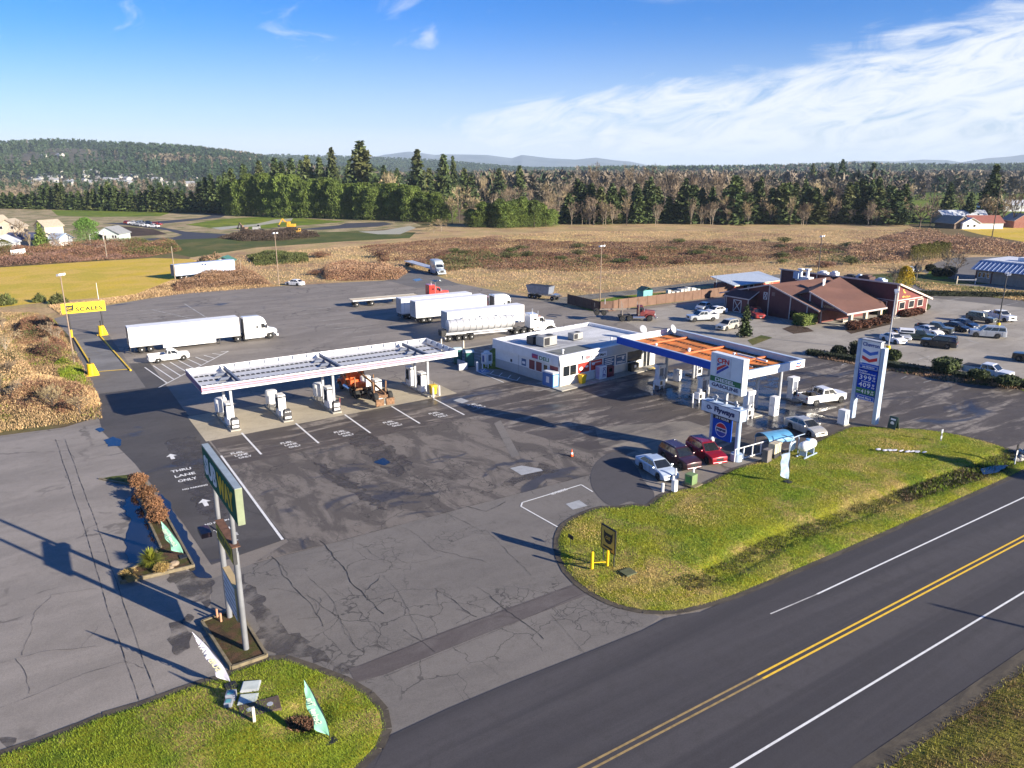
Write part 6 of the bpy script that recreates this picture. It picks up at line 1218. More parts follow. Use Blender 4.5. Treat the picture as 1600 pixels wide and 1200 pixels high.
for a, b in ((73.75, 69.0), (69.6, 69.9), (69.8, 62.7), (70.15, 55.6), (75.0-.6, 55.7), (73.9, 62.5)): mb = MB(); mb.cyl((a-70.2, b-64.1, .05), (a-70.2, b-64.1, zb+.05), .2, n=14); mb.build('column', GRY, t)
for (a, b, z), lab, rz in (((75.4, 79.0, 4.3), 'grey satellite dish on the store roof beside the car canopy', 0), ((74.2, 73.5, 5.0), 'dark satellite dish at the back corner of the rusty canopy deck', .3)):
    t = thing('satellite_dish', lab, 'satellite dish', (a-2.6 if z < 5 else a, b-1 if z < 5 else b, z-.1), rz); mb = MB(); mb.lathe([(.02, -.10), (.35, -.06), (.6, .06), (.62, .06), (.35, -.09), (.02, -.13)], n=20, axis='y'); o = mb.build('dish', GRY, t, smooth=True); o.location = (0, 0, 1.05); o.rotation_euler = (R(-25), 0, 0); mb = MB(); mb.cyl((0, .1, 0), (0, .1, 1.0), .05); mb.beam((0, 0, .6), (0, -.5, 1.1), .03, .03); mb.build('mast', STEEL, t)
def gas_pump(x, y, label, rz=0.0, st=True):
    t = thing('petrol_pump', label, 'fuel pump', (x, y, .05), rz, 'petrol pumps under the car canopy')
    mb = MB(); mb.box(-.75, -1.5, 0, .75, 1.5, .14); mb.build('kerb', KERB, t, bevel=.04)
    mb = MB(); mb.box(-.5, -.4, .14, .5, .4, 1.15); mb.box(-.5, -.36, 1.15, -.34, .36, 2.35); mb.box(.34, -.36, 1.15, .5, .36, 2.35); mb.build('body', WHT, t, bevel=.03)
    mb = MB(); mb.box(-.62, -.45, 2.3, .62, .45, 2.78); mb.build('topper', WHT, t, bevel=.04); mb = MB(); mb.box(-.33, -.3, 1.15, .33, .3, 2.3); mb.build('recess', DGR, t)
    mb = MB(); [mb.box(-.3, s*.405-.01, .55, .3, s*.405+.01, 1.05) for s in (-1, 1)]; mb.build('display', GLASS, t); mb = MB(); chevrons(mb, (-.35, -.455, 2.55), (1, 0, 0), .2, .26, 0, 1); mb.build('brand_mark', [BLUE, REDP], t)
    for s in (-1, 1): mb = MB(); mb.path([(s*.3, -.4, 1.5), (s*.42, -.62, 1.0), (s*.35, -.6, .4), (s*.2, -.5, .5), (s*.2, -.42, 1.2)], .025); mb.build('hose', BLK, t)
    return t
for x, y, lab in ((67.6, 69.0, 'white petrol pump nearest the store under the blue fascia'), (67.9, 61.9, 'white petrol pump in the middle behind the tall double sign'), (67.6, 54.6, 'white petrol pump right of the tall double sign'), (76.7, 55.6, 'white petrol pump beside the white pickup'), (75.2, 62.4, 'white petrol pump on the far side of the canopy middle'), (74.8, 69.3, 'white petrol pump on the far side nearest the store')):
    gas_pump(x, y, lab)
for x, y, lab in ((66.6, 67.8, 'white windscreen station with a dark square in front of the pump nearest the store'), (66.4, 60.9, 'white windscreen station in front of the middle pump'), (66.2, 53.4, 'white windscreen station behind the lower sign board')):
    t = thing('windscreen_station', lab, 'bin', (x, y, .05), 0, 'windscreen stations'); mb = MB(); mb.box(-.5, -.4, .4, .5, .4, 1.2); mb.build('case', WHT, t, bevel=.04); mb = MB(); mb.box(-.42, -.41, .55, -.02, -.402, 1.05); mb.build('bin_mouth', BLKP, t); mb = MB(); mb.cyl((0, 0, 1.2), (0, 0, 1.6), .3, .22, 14); mb.build('hood', GRY, t); mb = MB(); [mb.box(a-.06, -.35, 0, a+.06, -.23, .42) for a in (-.35, .35)]; mb.build('leg', WHT, t)
    bollard((x-1.0, y+.1), 1.15, .1, WHT, ['white bollard before the pump nearest the store', 'white bollard before the middle pump', 'white bollard half hidden by the lower sign board'][int(y < 66)+int(y < 56)])
for (x, y), lab in (((69.6, 52.6), 'tall white card reader cabinet standing on wet concrete by the lower sign'), ((71.0, 69.2), 'white cabinet on the forecourt between the two pump rows')):
    t = thing('reader_cabinet', lab, 'cabinet', (x, y, .05)); mb = MB(); mb.box(-.42, -.38, 0, .42, .38, 1.2); mb.box(-.42, -.38, 1.24, .42, .38, 2.25 if x < 70 else 1.5); mb.build('case', WHT, t, bevel=.03); mb = MB(); [mb.box(-.06, -.39, z, .2, -.382, z+.16) for z in ((.7, 1.7) if x < 70 else (.8,))]; mb.build('slot', BLKP, t)

# ---- store
st = thing('store', 'white flat roofed store with posters in its windows between the two fuel canopies', 'store', (56.1, 75.1, 0), R(6.5)); W_, D_, Hh = 18.5, 13.3, 4.05
WALL = pm('store_wall', (0.74, 0.74, 0.74), .6, var=.05, dirt=.12); WLOW = pm('store_lower_wall', (0.42, 0.43, 0.44), .6, var=.06, dirt=.2); WWARM = pm('store_front_wall', (0.70, 0.65, 0.57), .6, var=.06, dirt=.15)
mb = MB(); mb.box(0, 0, .1, W_, D_, 2.95); mb.build('wall', WALL, st); mb = MB(); mb.box(-.015, .0, .1, -.002, D_, 1.35); mb.build('lower_wall', WLOW, st, label='grey painted lower band of the side wall'); mb = MB(); mb.box(0, -.015, .1, W_, -.002, 1.2); mb.build('lower_wall', WWARM, st)
mb = MB()   # sloped fascia band
mb.hexa([(-.02, -.02, 2.8), (W_, -.02, 2.8), (W_, .3, 2.8), (-.02, .3, 2.8)], [(.25, .55, Hh), (W_, .55, Hh), (W_, .8, Hh), (.25, .8, Hh)]) if False else None
mb.extx([(-.45, 2.9), (.0, 2.9), (.0, Hh), (-.12, Hh+.02)], -.35, W_); fs = mb.build('front_fascia', pm('fascia_grey', (0.50, 0.49, 0.47), .6, var=.06), st)
mb = MB(); mb.exty([(-.4, 2.9), (0, 2.9), (0, Hh+.02), (-.34, Hh)], .0, D_+.2); mb.build('side_fascia', WALL, st)
mb = MB(); mb.box(-.36, -.14, Hh+.02, W_+.1, .22, Hh+.12); mb.box(-.36, .22, Hh+.02, .0, D_+.2, Hh+.12); mb.box(0, D_-.15, Hh-.35, W_+.1, D_+.2, Hh+.12); mb.box(W_-.25, .22, Hh-.35, W_+.1, D_-.15, Hh+.12); mb.build('parapet', WHT, st)
rm = asphalt('store_roofing', (0.60, 0.61, 0.62), (0.42, 0.43, 0.44), wet=(0.56, 0.64), wetc=(0.26, 0.26, 0.27), rough=1.1); mb = MB(); mb.box(0, .2, Hh-.4, W_, D_-.1, Hh-.3); mb.build('roof', rm, st)
mb = MB(); mb.box(.1, .3, Hh-.298, 7.6, 4.3, Hh-.29); mb.build('roof_patch', pm('dark_roofing', (0.17, 0.18, 0.17), .85), st)
mb = MB(); [mb.cyl((-.3, 5.0+k*1.25, Hh+.12), (-.1, 5.0+k*1.25, Hh+.5), .02, n=5) or mb.cyl((.3, 5.0+k*1.25, Hh-.3), (-.1, 5.0+k*1.25, Hh+.5), .02, n=5) for k in range(0)]; [mb.path([(1.0+k*1.9, D_-.3, Hh-.2), (1.3+k*1.9, D_-.5, Hh+.35), (1.6+k*1.9, D_-.3, Hh-.2)], .025, 5) for k in range(9)]; mb.build('parapet_brace', STEEL, st)
POST = {'r': pm('poster_red', (0.60, 0.04, 0.03), .4), 'b': pm('poster_blue', (0.03, 0.11, 0.27), .4), 'm': pm('poster_maroon', (0.18, 0.02, 0.04), .4), 'g': GLASS}
def window(parent, x0, x1, z0, z1, kind, side=False, words=None):
    mb = MB(); bx = (lambda a, b, c, d, e, m=0: mb.box(a, -.03-e, c, b, -.004-e+.0, d, m)) if not side else (lambda a, b, c, d, e, m=0: mb.box(-.03-e, a, c, -.004-e, b, d, m))
    bx(x0-.08, x1+.08, z0-.08, z1+.08, .012); f = mb.build('window', WHT, parent)
    mb = MB(); bx(x0, x1, z0, z1, .03); mb.build('pane' if kind == 'g' else 'poster', POST[kind], f)
    if words:
        mb = MB()
        for k, wd in enumerate(words):
            o = ((x0+x1)/2, -.064, z1-(z1-z0)*(k+.6)/(len(words)+.2)) if not side else (-.064, (x0+x1)/2, z1-(z1-z0)*(k+.6)/(len(words)+.2))
            text(mb, wd, o, (1, 0, 0) if not side else (0, -1, 0), (0, 0, 1), (x1-x0)*.7, (z1-z0)*.5/len(words))
        mb.build('poster_print', WHT, f)
window(st, .5, 2.8, 1.35, 2.65, 'g'); window(st, 3.1, 5.2, 1.35, 2.65, 'r'); window(st, 5.5, 7.6, 1.35, 2.65, 'r'); window(st, 7.9, 10.0, 1.35, 2.65, 'b'); window(st, 10.3, 12.3, 1.35, 2.65, 'b'); window(st, 12.6, 15.6, 1.3, 2.75, 'g')
mb = MB(); mb.ball((3.7, -.062, 1.9), (.33, .012, .26), 14, 6); mb.ball((4.7, -.062, 2.05), (.35, .012, .16), 14, 6); mb.ball((5.95, -.062, 2.2), (.3, .012, .2), 14, 6); mb.box(5.6, -.07, 2.3, 7.4, -.06, 2.4); [mb.box(8.1, -.07, z, 9.8-.3*(k % 2), -.06, z+.13) for k, z in enumerate((2.35, 2.1, 1.85, 1.6))]; [mb.box(10.5, -.07, z, 12.1-.5*(k % 2), -.06, z+.10) for k, z in enumerate((2.35, 1.65, 1.5))]; mb.ball((11.7, -.062, 2.15), (.25, .012, .25), 14, 6); mb.build('poster_print', WHT, st)
mb = MB(); mb.box(1.6, -.07, 1.35, 1.68, -.058, 2.65); [mb.box(a, -.045, b, a+.35, -.035, b+.3, 1) for a, b in ((2.0, 1.5), (1.0, 1.7), (13.3, 1.6), (14.4, 1.9), (13.0, 2.1))]; mb.build('window_goods', [WHT, pm('goods', (.3, .28, .12), .6)], st)
mb = MB(); mb.box(15.9, -.06, .15, 17.3, -.02, 2.6); d = mb.build('door', GLASS, st); mb = MB(); [mb.box(a, -.09, .15, a+.08, -.061, 2.7) for a in (15.82, 16.56, 17.3)]; mb.box(15.9, -.09, 2.6, 17.3, -.061, 2.7); mb.build('door_frame', WHT, d)
window(st, .35, 1.9, 1.45, 2.6, 'm', True); window(st, 2.4, 3.1, 1.3, 2.45, 'g', True); window(st, 3.5, 4.6, 1.35, 2.6, 'm', True); window(st, 4.9, 6.0, 1.35, 2.6, 'm', True)
mb = MB(); mb.box(-.03, 6.7, 1.5, -.016, 7.6, 2.45, 0); mb.box(-.034, 6.85, 1.75, -.031, 7.45, 2.1, 1); mb.build('blue_notice', [POST['b'], WHT], st); mb = MB(); mb.box(-.03, 8.2, .3, -.018, 8.22, 2.9); mb.box(-.03, 9.6, 1.5, -.018, 10.0, 1.9); mb.build('door_seam', STEEL, st)
sg = MB(); sg.box(-.46, 1.2, 3.0, -.41, 5.2, 3.75, 0); s_ = sg.build('deli_sign', WHT, st)
mb = MB(); text(mb, 'DELI', (-.465, 2.6, 3.36), (0, -1, 0), (0, 0, 1), 1.9, .5); mb.build('lettering', GRNP, s_); mb = MB(); mb.box(-.475, 3.8, 3.08, -.461, 5.0, 3.68, 0); mb.box(-.48, 4.0, 3.2, -.476, 4.8, 3.4, 1); mb.build('deli_mark', [pm('purple_mark', (.25, .04, .22), .5), REDP], s_)
sg = MB(); sg.box(3.6, -.50, 3.05, 8.0, -.46, 3.75); s_ = sg.build('front_sign', WHT, st); mb = MB(); text(mb, 'Food Mart', (6.6, -.505, 3.38), (1, 0, 0), (0, 0, 1), 2.3, .36); mb.build('lettering', BLKP, s_); mb = MB(); mb.ball((4.4, -.505, 3.42), (.5, .012, .26), 14, 6); text(mb, 'A', (5.1, -.51, 3.36), (1, 0, 0), (0, 0, 1), .3, .34, m=1); mb.build('front_mark', [pm('pink_mark', (.7, .18, .2), .5), BLKP], s_)
mb = MB(); mb.box(-1.2, -1.7, .05, 17.4, -.02, .15); mb.box(-1.2, -.02, .05, -.02, 3.2, .15); sl = mb.build('walkway', KERB, st, bevel=.02); mb = MB(); mb.box(15.5, -1.8, .151, 18.5, -1.2, .158); mb.build('yellow_kerb', YELS, sl)
LR = lambda x, y, z=0.15: tuple(Matrix.Rotation(R(6.5), 4, 'Z') @ Vector((x, y, z))+Vector((56.1, 75.1, 0)))
def boxthing(name, label, cat, loc, rz, parts):
    t = thing(name, label, cat, loc, rz)
    for nm, mb, m, bv in parts: mb.build(nm, m, t, bevel=bv)
    return t
B = lambda *a: MB().box(*a)
boxthing('ice_chest', 'blue and white bagged ice chest at the store corner', 'ice chest', LR(-.65, 1.1), R(6.5), [('case', B(-.5, -1.0, 0, .5, 1.0, 1.7), pm('ice_blue', (0.05, 0.17, 0.45), .4), .04), ('front_panel', B(-.42, -1.03, .15, .42, -1.005, 1.6), pm('ice_print', (0.35, 0.62, 0.85), .4), 0), ('hood', B(-.5, -1.0, 1.72, .5, 1.0, 1.95), WHT, .05), ('side_emblem', B(-.53, -.3, .5, -.505, .25, 1.3), WHT, 0)])
t = boxthing('ice_box', 'white and violet ice merchandiser against the store front', 'ice box', LR(6.9, -.55), R(6.5), [('case', B(-.65, -.45, 0, .65, .4, 1.75), WHT, .03), ('side_panel', B(-.67, -.38, .1, -.655, .35, 1.65), pm('pale_violet', (.42, .40, .62), .5), 0)]); mb = MB(); text(mb, 'ICE', (.15, -.462, .9), (0, 0, -1), (1, 0, 0), 1.3, .55); mb.build('lettering', pm('violet_ink', (.12, .08, .3), .5), t)
boxthing('film_kiosk', 'dark red rental kiosk beside the ice merchandiser', 'kiosk', LR(8.5, -.5), R(6.5), [('case', B(-.6, -.4, 0, .6, .4, 1.45), POST['m'], .03), ('screen', B(-.4, -.42, .7, .2, -.405, 1.2), GLASS, 0)])
boxthing('trash_bin', 'yellow trash bin on the walkway before the red poster', 'trash bin', LR(3.3, -.7), R(6.5), [('bin', MB().hexa([(-.3, -.3, 0), (.3, -.3, 0), (.3, .3, 0), (-.3, .3, 0)], [(-.42, -.4, 1.05), (.42, -.4, 1.05), (.42, .4, 1.05), (-.42, .4, 1.05)]), YELS, .04), ('lid', B(-.44, -.42, 1.05, .44, .42, 1.18), YELS, .04)])
boxthing('merchandise_rack', 'black merchandise rack under the large store window', 'rack', LR(13.3, -.6), R(6.5), [('frame', B(-.8, -.35, 0, .8, .35, 1.1), BLK, .1), ('label_panel', B(-.2, -.37, .5, .2, -.355, .85), WHT, 0)])
for (x, y), s, lab in (((3.9, 7.0), 1.35, 'large grey air conditioner on the store roof'), ((3.5, 8.9), 1.1, 'dark air conditioner behind the large grey one on the store roof'), ((9.6, 7.2), 1.0, 'small beige air conditioner in the middle of the store roof')):
    g_ = pm('hvac_case', (.34, .34, .33), .6, dirt=.2); boxthing('air_conditioner', lab, 'air conditioner', LR(x, y, Hh-.28), R(6.5), [('case', B(-s*.9, -s*.6, .1, s*.9, s*.6, s*1.0), g_ if s != 1.1 else STEEL, .03), ('grille', B(-s*.8, -s*.62, .2, -s*.1, -s*.605, s*.9), SLOT, 0), ('fan', MB().cyl((s*.4, 0, s*1.0), (s*.4, 0, s*1.06), s*.35, n=16), BLK, 0), ('foot', B(-s*.9, -s*.6, 0, s*.9, s*.6, .1), STEEL, 0)])
for x, y, lab in ((2.2, 1.9, 'white vent pipe on the dark part of the store roof'), (12.5, 3.0, 'vent pipe near the dish on the store roof')): o = MB().lathe([(.1, 0), (.1, .45), (.18, .47), (.18, .6), (.02, .66)], LR(x, y, Hh-.3), 12).build('vent_pipe', WHT, smooth=True); tag(o, lab, 'vent')
# left of the store
def portaloo(xy, lab):
    t = thing('portable_toilet', lab, 'toilet', (xy[0], xy[1], .03), R(-20)); g_ = pm('toilet_green', (.012, .10, .085), .5); mb = MB(); mb.box(-.58, -.58, .08, .58, .58, 2.05); mb.build('cabin', g_, t, bevel=.05); mb = MB(); mb.extx([(-.62, 2.05), (.62, 2.05), (.45, 2.25), (0, 2.34), (-.45, 2.25)], -.62, .62); mb.build('roof', pm('toilet_roof', (.50, .62, .62), .5), t, bevel=.02); mb = MB(); mb.box(-.42, -.60, .15, .42, -.585, 1.95); mb.build('door', pm('toilet_door', (.02, .14, .12), .5), t); mb = MB(); mb.box(-.66, -.66, 0, .66, .66, .08); mb.build('skid', BLK, t)
portaloo((51.3, 93.4), 'green portable toilet further from the store'); portaloo((51.9, 91.0), 'green portable toilet nearer the store')
t = boxthing('air_machine', 'white air and vacuum cabinet at the back corner of the store side', 'cabinet', (53.9, 89.6, .05), R(6.5), [('case', B(-.6, -.55, .35, .6, .55, 1.9), WHT, .04), ('hood', B(-.3, -.3, 1.9, .3, .3, 2.2), WHT, .03), ('screen', B(-.1, -.57, .8, .45, -.555, 1.7), DGR, 0), ('leg', MB().box(-.5, -.45, 0, -.38, -.33, .35).box(.38, -.45, 0, .5, -.33, .35), WHT, 0), ('side_print', B(-.615, -.2, .7, -.605, .2, 1.6), pm('blue_print', (.1, .15, .4), .5), 0)])
bollard((51.4, 88.0), 1.25, .16, WHT, 'thick white bollard left of the store side'); bollard((52.6, 88.6), .9, .08, WHT, 'thin white bollard beside the thick one'); bollard((53.4, 88.4), .8, .07, WHT, 'thin white post before the air cabinet')
for (x, y), h, lab in (((50.6, 97.0), 3.0, 'tall pale marker post beyond the portable toilets'), ((55.0, 98.2), 2.0, 'short pale marker post behind the store')): o = MB().box(x-.08, y-.08, .03, x+.08, y+.08, h).build('marker_post', pm('pale_post', (.72, .66, .52), .7)); tag(o, lab, 'post')
mb = MB(); mb.box(50.6, 89.7, .03, 50.9, 92.3, .9); mb.box(49.3, 89.4, .03, 50.6, 89.65, .95); o = mb.build('concrete_barrier', GRY, bevel=.04); tag(o, 'grey concrete barrier at the right end of the truck canopy', 'barrier')
flat_poly('grass_patch', [(770, 545), (782, 540), (788, 578), (755, 576), (750, 560)], .052, M_green)
mb = MB(); a = LR(-2.2, 6.0, 0); c_ = LR(-3.1, 12.5, 0); marks('stall_line', [(a[:2], c_[:2])]+[((a[0]+(c_[0]-a[0])*k/4, a[1]+(c_[1]-a[1])*k/4), (a[0]+(c_[0]-a[0])*k/4+1.3, a[1]+(c_[1]-a[1])*k/4+1.2)) for k in range(5)], P_WHITE, .13, .05, False)

# ================================================================== signs
FX = (0, -1, 0); UP = (0, 0, 1)     # signs on this side face the camera's left: their writing runs towards -y
def board(name, u, v0, v1, z0, z1, th, mat, parent, edge=None, rim=0.0):
    mb = MB(); mb.box(u, v0, z0, u+th, v1, z1); o = mb.build(name, mat, parent, bevel=.02)
    if edge: mb = MB(); mb.box(u+.02, v0-.012, z0+.01, u+th-.02, v0-.002, z1-.01); mb.box(u+.02, v0+.01, z1+.002, u+th-.02, v1-.01, z1+.012); mb.build('cabinet_edge', edge, o)
    return o
def panel(name, u, v0, v1, z0, z1, mat, parent, d=.015): mb = MB(); mb.box(u-d, v0, z0, u-.002, v1, z1); return mb.build(name, mat, parent)
def letters(s, u, v0, v1, z0, z1, mat, parent, name='lettering', bold=.025, sp=1.0): mb = MB(); text(mb, s, (u-.004, (v0+v1)/2, (z0+z1)/2), FX, UP, abs(v1-v0), z1-z0, bold, spacing=sp); return mb.build(name, mat, parent)
# double sign with two columns
t = thing('twin_column_sign', 'tall sign on two pale blue columns carrying four stacked boards', 'sign', (55, 47.1, .05)); t.location = (0, 0, 0)
for v in (45.45, 48.7): mb = MB(); mb.cyl((55.2, v, .4), (55.2, v, 5.4), .24, n=18); mb.build('column', PBL, t, smooth=True); mb = MB(); mb.cyl((55.2, v, .04), (55.2, v, .75 if v < 46 else 1.3), .55 if v < 46 else .3, n=20); mb.build('footing', PBL if v < 46 else WHT, t)
SW = pm('sign_white', (0.72, 0.76, 0.80), .4, var=.03)
b1 = board('fuel_board', 54.7, 45.1, 49.05, 6.6, 10.1, .75, WHT, t, SW); panel('face', 54.7, 45.2, 48.95, 6.7, 10.0, SW, b1)
panel('inner_frame', 54.683, 46.5, 48.35, 7.95, 9.9, GRY, b1, .006); panel('inner_face', 54.679, 46.52, 48.33, 7.97, 9.88, pm('sign_white2', (0.66, 0.70, 0.76), .4), b1, .006)
letters('CFN', 54.668, 48.2, 46.75, 9.25, 9.75, REDP, b1, bold=.03)
mb = MB(); F2 = lambda v, z: (54.664, v, z)
mb.add([F2(48.2, 8.75), F2(47.35, 9.2), F2(46.98, 9.2), F2(48.2, 8.42)][::-1], [(0, 1, 2, 3)], 0); mb.add([F2(48.2, 8.35), F2(46.9, 9.2), F2(46.75, 9.05), F2(48.2, 8.05)][::-1], [(0, 1, 2, 3)], 1); mb.add([F2(48.2, 9.2), F2(47.75, 9.2), F2(48.2, 8.9)][::-1], [(0, 1, 2)], 1); mb.build('stripe_mark', [REDP, pm('mark_blue', (.03, .07, .40), .4)], b1)
panel('green_band', 54.683, 45.2, 48.95, 7.33, 7.86, GRNP, b1); letters('DIESEL', 54.664, 48.3, 45.9, 7.42, 7.78, WHT, b1); letters('GASOLINE', 54.683, 48.7, 45.45, 6.85, 7.2, NAVY, b1)
mb = MB(); mb.box(54.95, 47.0, 5.3, 55.2, 47.3, 6.6); mb.box(54.95, 45.5, 5.6, 55.05, 48.7, 5.7); mb.beam((55.0, 48.4, 5.35), (55.0, 48.2, 5.9), .12, .3); mb.beam((55.0, 45.7, 5.35), (55.0, 45.9, 5.9), .12, .3); mb.build('bracket', GRY, t)
b2 = board('name_board', 54.55, 44.9, 49.75, 4.1, 5.2, .95, DGR, t, PBL); panel('face', 54.55, 44.98, 49.67, 4.16, 5.14, pm('name_white', (.78, .79, .82), .4), b2)
letters('Flyways', 54.532, 48.0, 45.5, 4.28, 4.98, NAVY, b2, bold=.045); mb = MB()
for k in range(7): a = k*.9; mb.ball((54.525, 48.75+.17*math.cos(a), 4.68+.17*math.sin(a)), (.01, .1, .07), 8, 5)
mb.add([F2(48.5, 4.75), F2(48.25, 4.62), F2(48.5, 4.5)], [(0, 1, 2)]); mb.v = [(54.525 if abs(x-54.664) < .001 else x, y, z) for x, y, z in mb.v]; mb.build('bird_mark', NAVY, b2)
b3 = board('drink_board', 54.9, 46.2, 48.4, 1.65, 3.95, .3, BLUE, t); panel('dark_band', 54.9, 46.2, 48.4, 3.62, 3.95, BLKP, b3); letters('24 7 HOUR', 54.883, 48.1, 46.4, 3.68, 3.9, SW, b3)
mb = MB(); cy, cz, rr = 47.3, 2.65, .72
def disc(mb, u, r, a0, a1, m, n=20): mb.add([(u, cy, cz)]*0+[(u, cy-r*math.cos(a0+(a1-a0)*k/n), cz+r*math.sin(a0+(a1-a0)*k/n)) for k in range(n+1)], [tuple(range(n+1))], m)
disc(mb, 54.886, rr, 0, 6.283, 0, 40); disc(mb, 54.882, rr*.92, R(18), R(162), 1); disc(mb, 54.882, rr*.92, R(198), R(342), 2); mb.build('roundel', [SW, REDP, pm('mark_blue', (.03, .07, .40), .4)], b3); letters('PEPSI', 54.876, 47.88, 46.72, 2.53, 2.77, NAVY, b3, bold=.05)
# price sign
t = thing('price_sign', 'tall narrow fuel price sign with blue boards and two pale columns', 'sign', (0, 0, 0))
for v, zt in ((46.75, 9.25), (43.98, 8.8)): mb = MB(); mb.box(75.2, v-.22, .35, 75.85, v+.22, zt); mb.build('column', PBL, t, bevel=.03)
mb = MB(); mb.box(75.15, 44.2, 9.35, 75.8, 46.55, 9.45); mb.build('cap', GRY, t)
b1 = board('brand_board', 75.25, 44.3, 46.5, 6.85, 9.3, .5, WHT, t); letters('Chevron', 75.245, 46.35, 44.45, 8.7, 9.12, pm('brand_blue', (.01, .06, .30), .4), b1)
mb = MB(); chevrons(mb, (75.25, 45.4, 7.72), FX, 1.75, 1.5, 0, 1); mb.build('chevron_mark', [pm('chevron_blue', (.02, .14, .60), .35), REDP], b1)
b2 = board('fuel_additive_board', 75.25, 44.3, 46.5, 6.2, 6.72, .5, BLUE, t); panel('face', 75.25, 44.36, 46.44, 6.25, 6.67, SW, b2, .008); panel('inner', 75.24, 44.4, 46.4, 6.29, 6.63, BLUE, b2, .008); letters('with TECHRON', 75.226, 46.1, 44.7, 6.36, 6.56, WHT, b2)
b3 = board('price_board', 75.25, 44.3, 46.5, 3.42, 6.12, .5, pm('price_blue', (.008, .05, .42), .8, spec=.1), t); letters('Regular', 75.245, 46.4, 45.4, 5.86, 6.04, SW, b3); letters('Credit/Debit Card', 75.245, 46.35, 44.5, 5.62, 5.8, SW, b3)
panel('diesel_band', 75.25, 44.3, 46.5, 3.42, 4.05, GRNP, b3)
for s, z, h in (('399', 5.0, .5), ('409', 4.2, .5), ('419', 3.5, .42)):
    letters(s, 75.232, 46.25 if s != '419' else 45.9, 44.9, z, z+h, SW, b3, 'price_digit', bold=.01, sp=1.15); letters('9', 75.232, 44.72, 44.45, z+.22, z+h, SW, b3, 'price_digit', bold=.01); letters('10', 75.232, 44.75, 44.42, z, z+.17, SW, b3, 'price_digit')
letters('Credit/Debit', 75.245, 46.0, 44.9, 4.78, 4.9, SW, b3); letters('Diesel', 75.232, 46.42, 46.02, 3.68, 3.8, SW, b3)
b4 = board('food_board', 75.25, 44.3, 46.5, 2.75, 3.32, .5, BLUE, t); panel('face', 75.25, 44.36, 46.44, 2.8, 3.27, SW, b4, .008); panel('inner', 75.24, 44.4, 46.4, 2.84, 3.23, BLUE, b4, .008); letters('Food Mart', 75.226, 46.2, 44.6, 2.92, 3.15, WHT, b4)
t = boxthing('air_water_post', 'white air and water cabinet left of the price sign', 'cabinet', (73.4, 46.4, .03), 0, [('case', B(-.4, -.45, .1, .4, .45, 1.7), WHT, .04), ('base', B(-.5, -.55, 0, .5, .55, .1), KERB, 0), ('print', B(-.1, -.46, .4, .15, -.452, 1.4), DGR, 0)])
boxthing('meter_drum', 'small white drum box at the foot of the price sign', 'utility box', (75.1, 47.5, .03), 0, [('drum', MB().lathe([(.3, 0), (.34, .1), (.34, .8), (.2, .9), (.2, 1.05), (.02, 1.1)], n=14), WHT, 0), ('pipe', MB().cyl((.1, 0, .8), (.1, 0, 1.5), .05), GRY, 0)])
# sandwich board, lawn signs
def sandwich(xy, rz, lab, mat, z=.4): 
    t = thing('sandwich_board', lab, 'sign', (xy[0], xy[1], z), rz); mb = MB(); mb.hexa([(-.1, -.45, 0), (-.04, -.45, 0), (-.04, .45, 0), (-.1, .45, 0)], [(.2, -.45, 1.3), (.26, -.45, 1.3), (.26, .45, 1.3), (.2, .45, 1.3)]); mb.hexa([(.6, -.45, 0), (.66, -.45, 0), (.66, .45, 0), (.6, .45, 0)], [(.27, -.45, 1.3), (.33, -.45, 1.3), (.33, .45, 1.3), (.27, .45, 1.3)]); mb.build('frame', mat, t)
    mb = MB(); q = [(-.1, .45, 0), (-.1, -.45, 0), (.2, -.45, 1.3), (.2, .45, 1.3)]; patch(mb, q, .2, .8, .72, .85, .01); o_ = Vector((-.0, 0, .55)); mb.ball((.02, 0, .6), (.01, .22, .22), 14, 6); mb.build('print', WHT, t)
sandwich((75.9, 42.3), 0, 'green black sandwich board at the foot of the price sign', pm('board_green', (.012, .045, .035), .5), .25)
# the blue drum roof, tank and gear by the lawn
t = thing('propane_shelter', 'blue barrel roofed shelter behind the propane tank', 'shelter', (60.6, 45.4, .04), R(-12)); mb = MB(); prof = [(math.cos(a)*1.15, 1.15+math.sin(a)*.75) for a in np.linspace(0, math.pi, 13)]; prof2 = [(y*.97, z-.04) for y, z in prof][::-1]
mb = MB()
for i in range(12): a, b, c, d = prof[i], prof[i+1], prof2[11-i], prof2[12-i]; mb.hexa([(-1.5, a[0], a[1]), (1.5, a[0], a[1]), (1.5, d[0], d[1]), (-1.5, d[0], d[1])], [(-1.5, b[0], b[1]), (1.5, b[0], b[1]), (1.5, c[0], c[1]), (-1.5, c[0], c[1])])
mb.build('roof', pm('shelter_blue', (.10, .30, .50), .4), t); mb = MB(); [mb.cyl((a, b, 0), (a, b, 1.2), .05) for a in (-1.4, 1.4) for b in (-1.1, 1.1)]; mb.build('post', GRY, t); mb = MB(); mb.box(-1.2, -.9, .1, .2, .6, .95); mb.build('bottle_cage', pm('cage_grey', (.2, .2, .2), .6), t)
t = thing('propane_tank', 'white horizontal propane tank on steel skids beside the lawn', 'tank', (61.6, 42.3, .25), R(8)); mb = MB(); mb.lathe([(.02, -1.25), (.25, -1.2), (.42, -1.02), (.48, -.8), (.48, .8), (.42, 1.02), (.25, 1.2), (.02, 1.25)], (0, 0, 1.05), 22, 'x'); mb.build('vessel', WHT, t, smooth=True); mb = MB(); mb.cyl((0, 0, 1.5), (0, 0, 1.68), .2, n=14); mb.build('valve_dome', pm('dome_blue', (.15, .35, .65), .4), t)
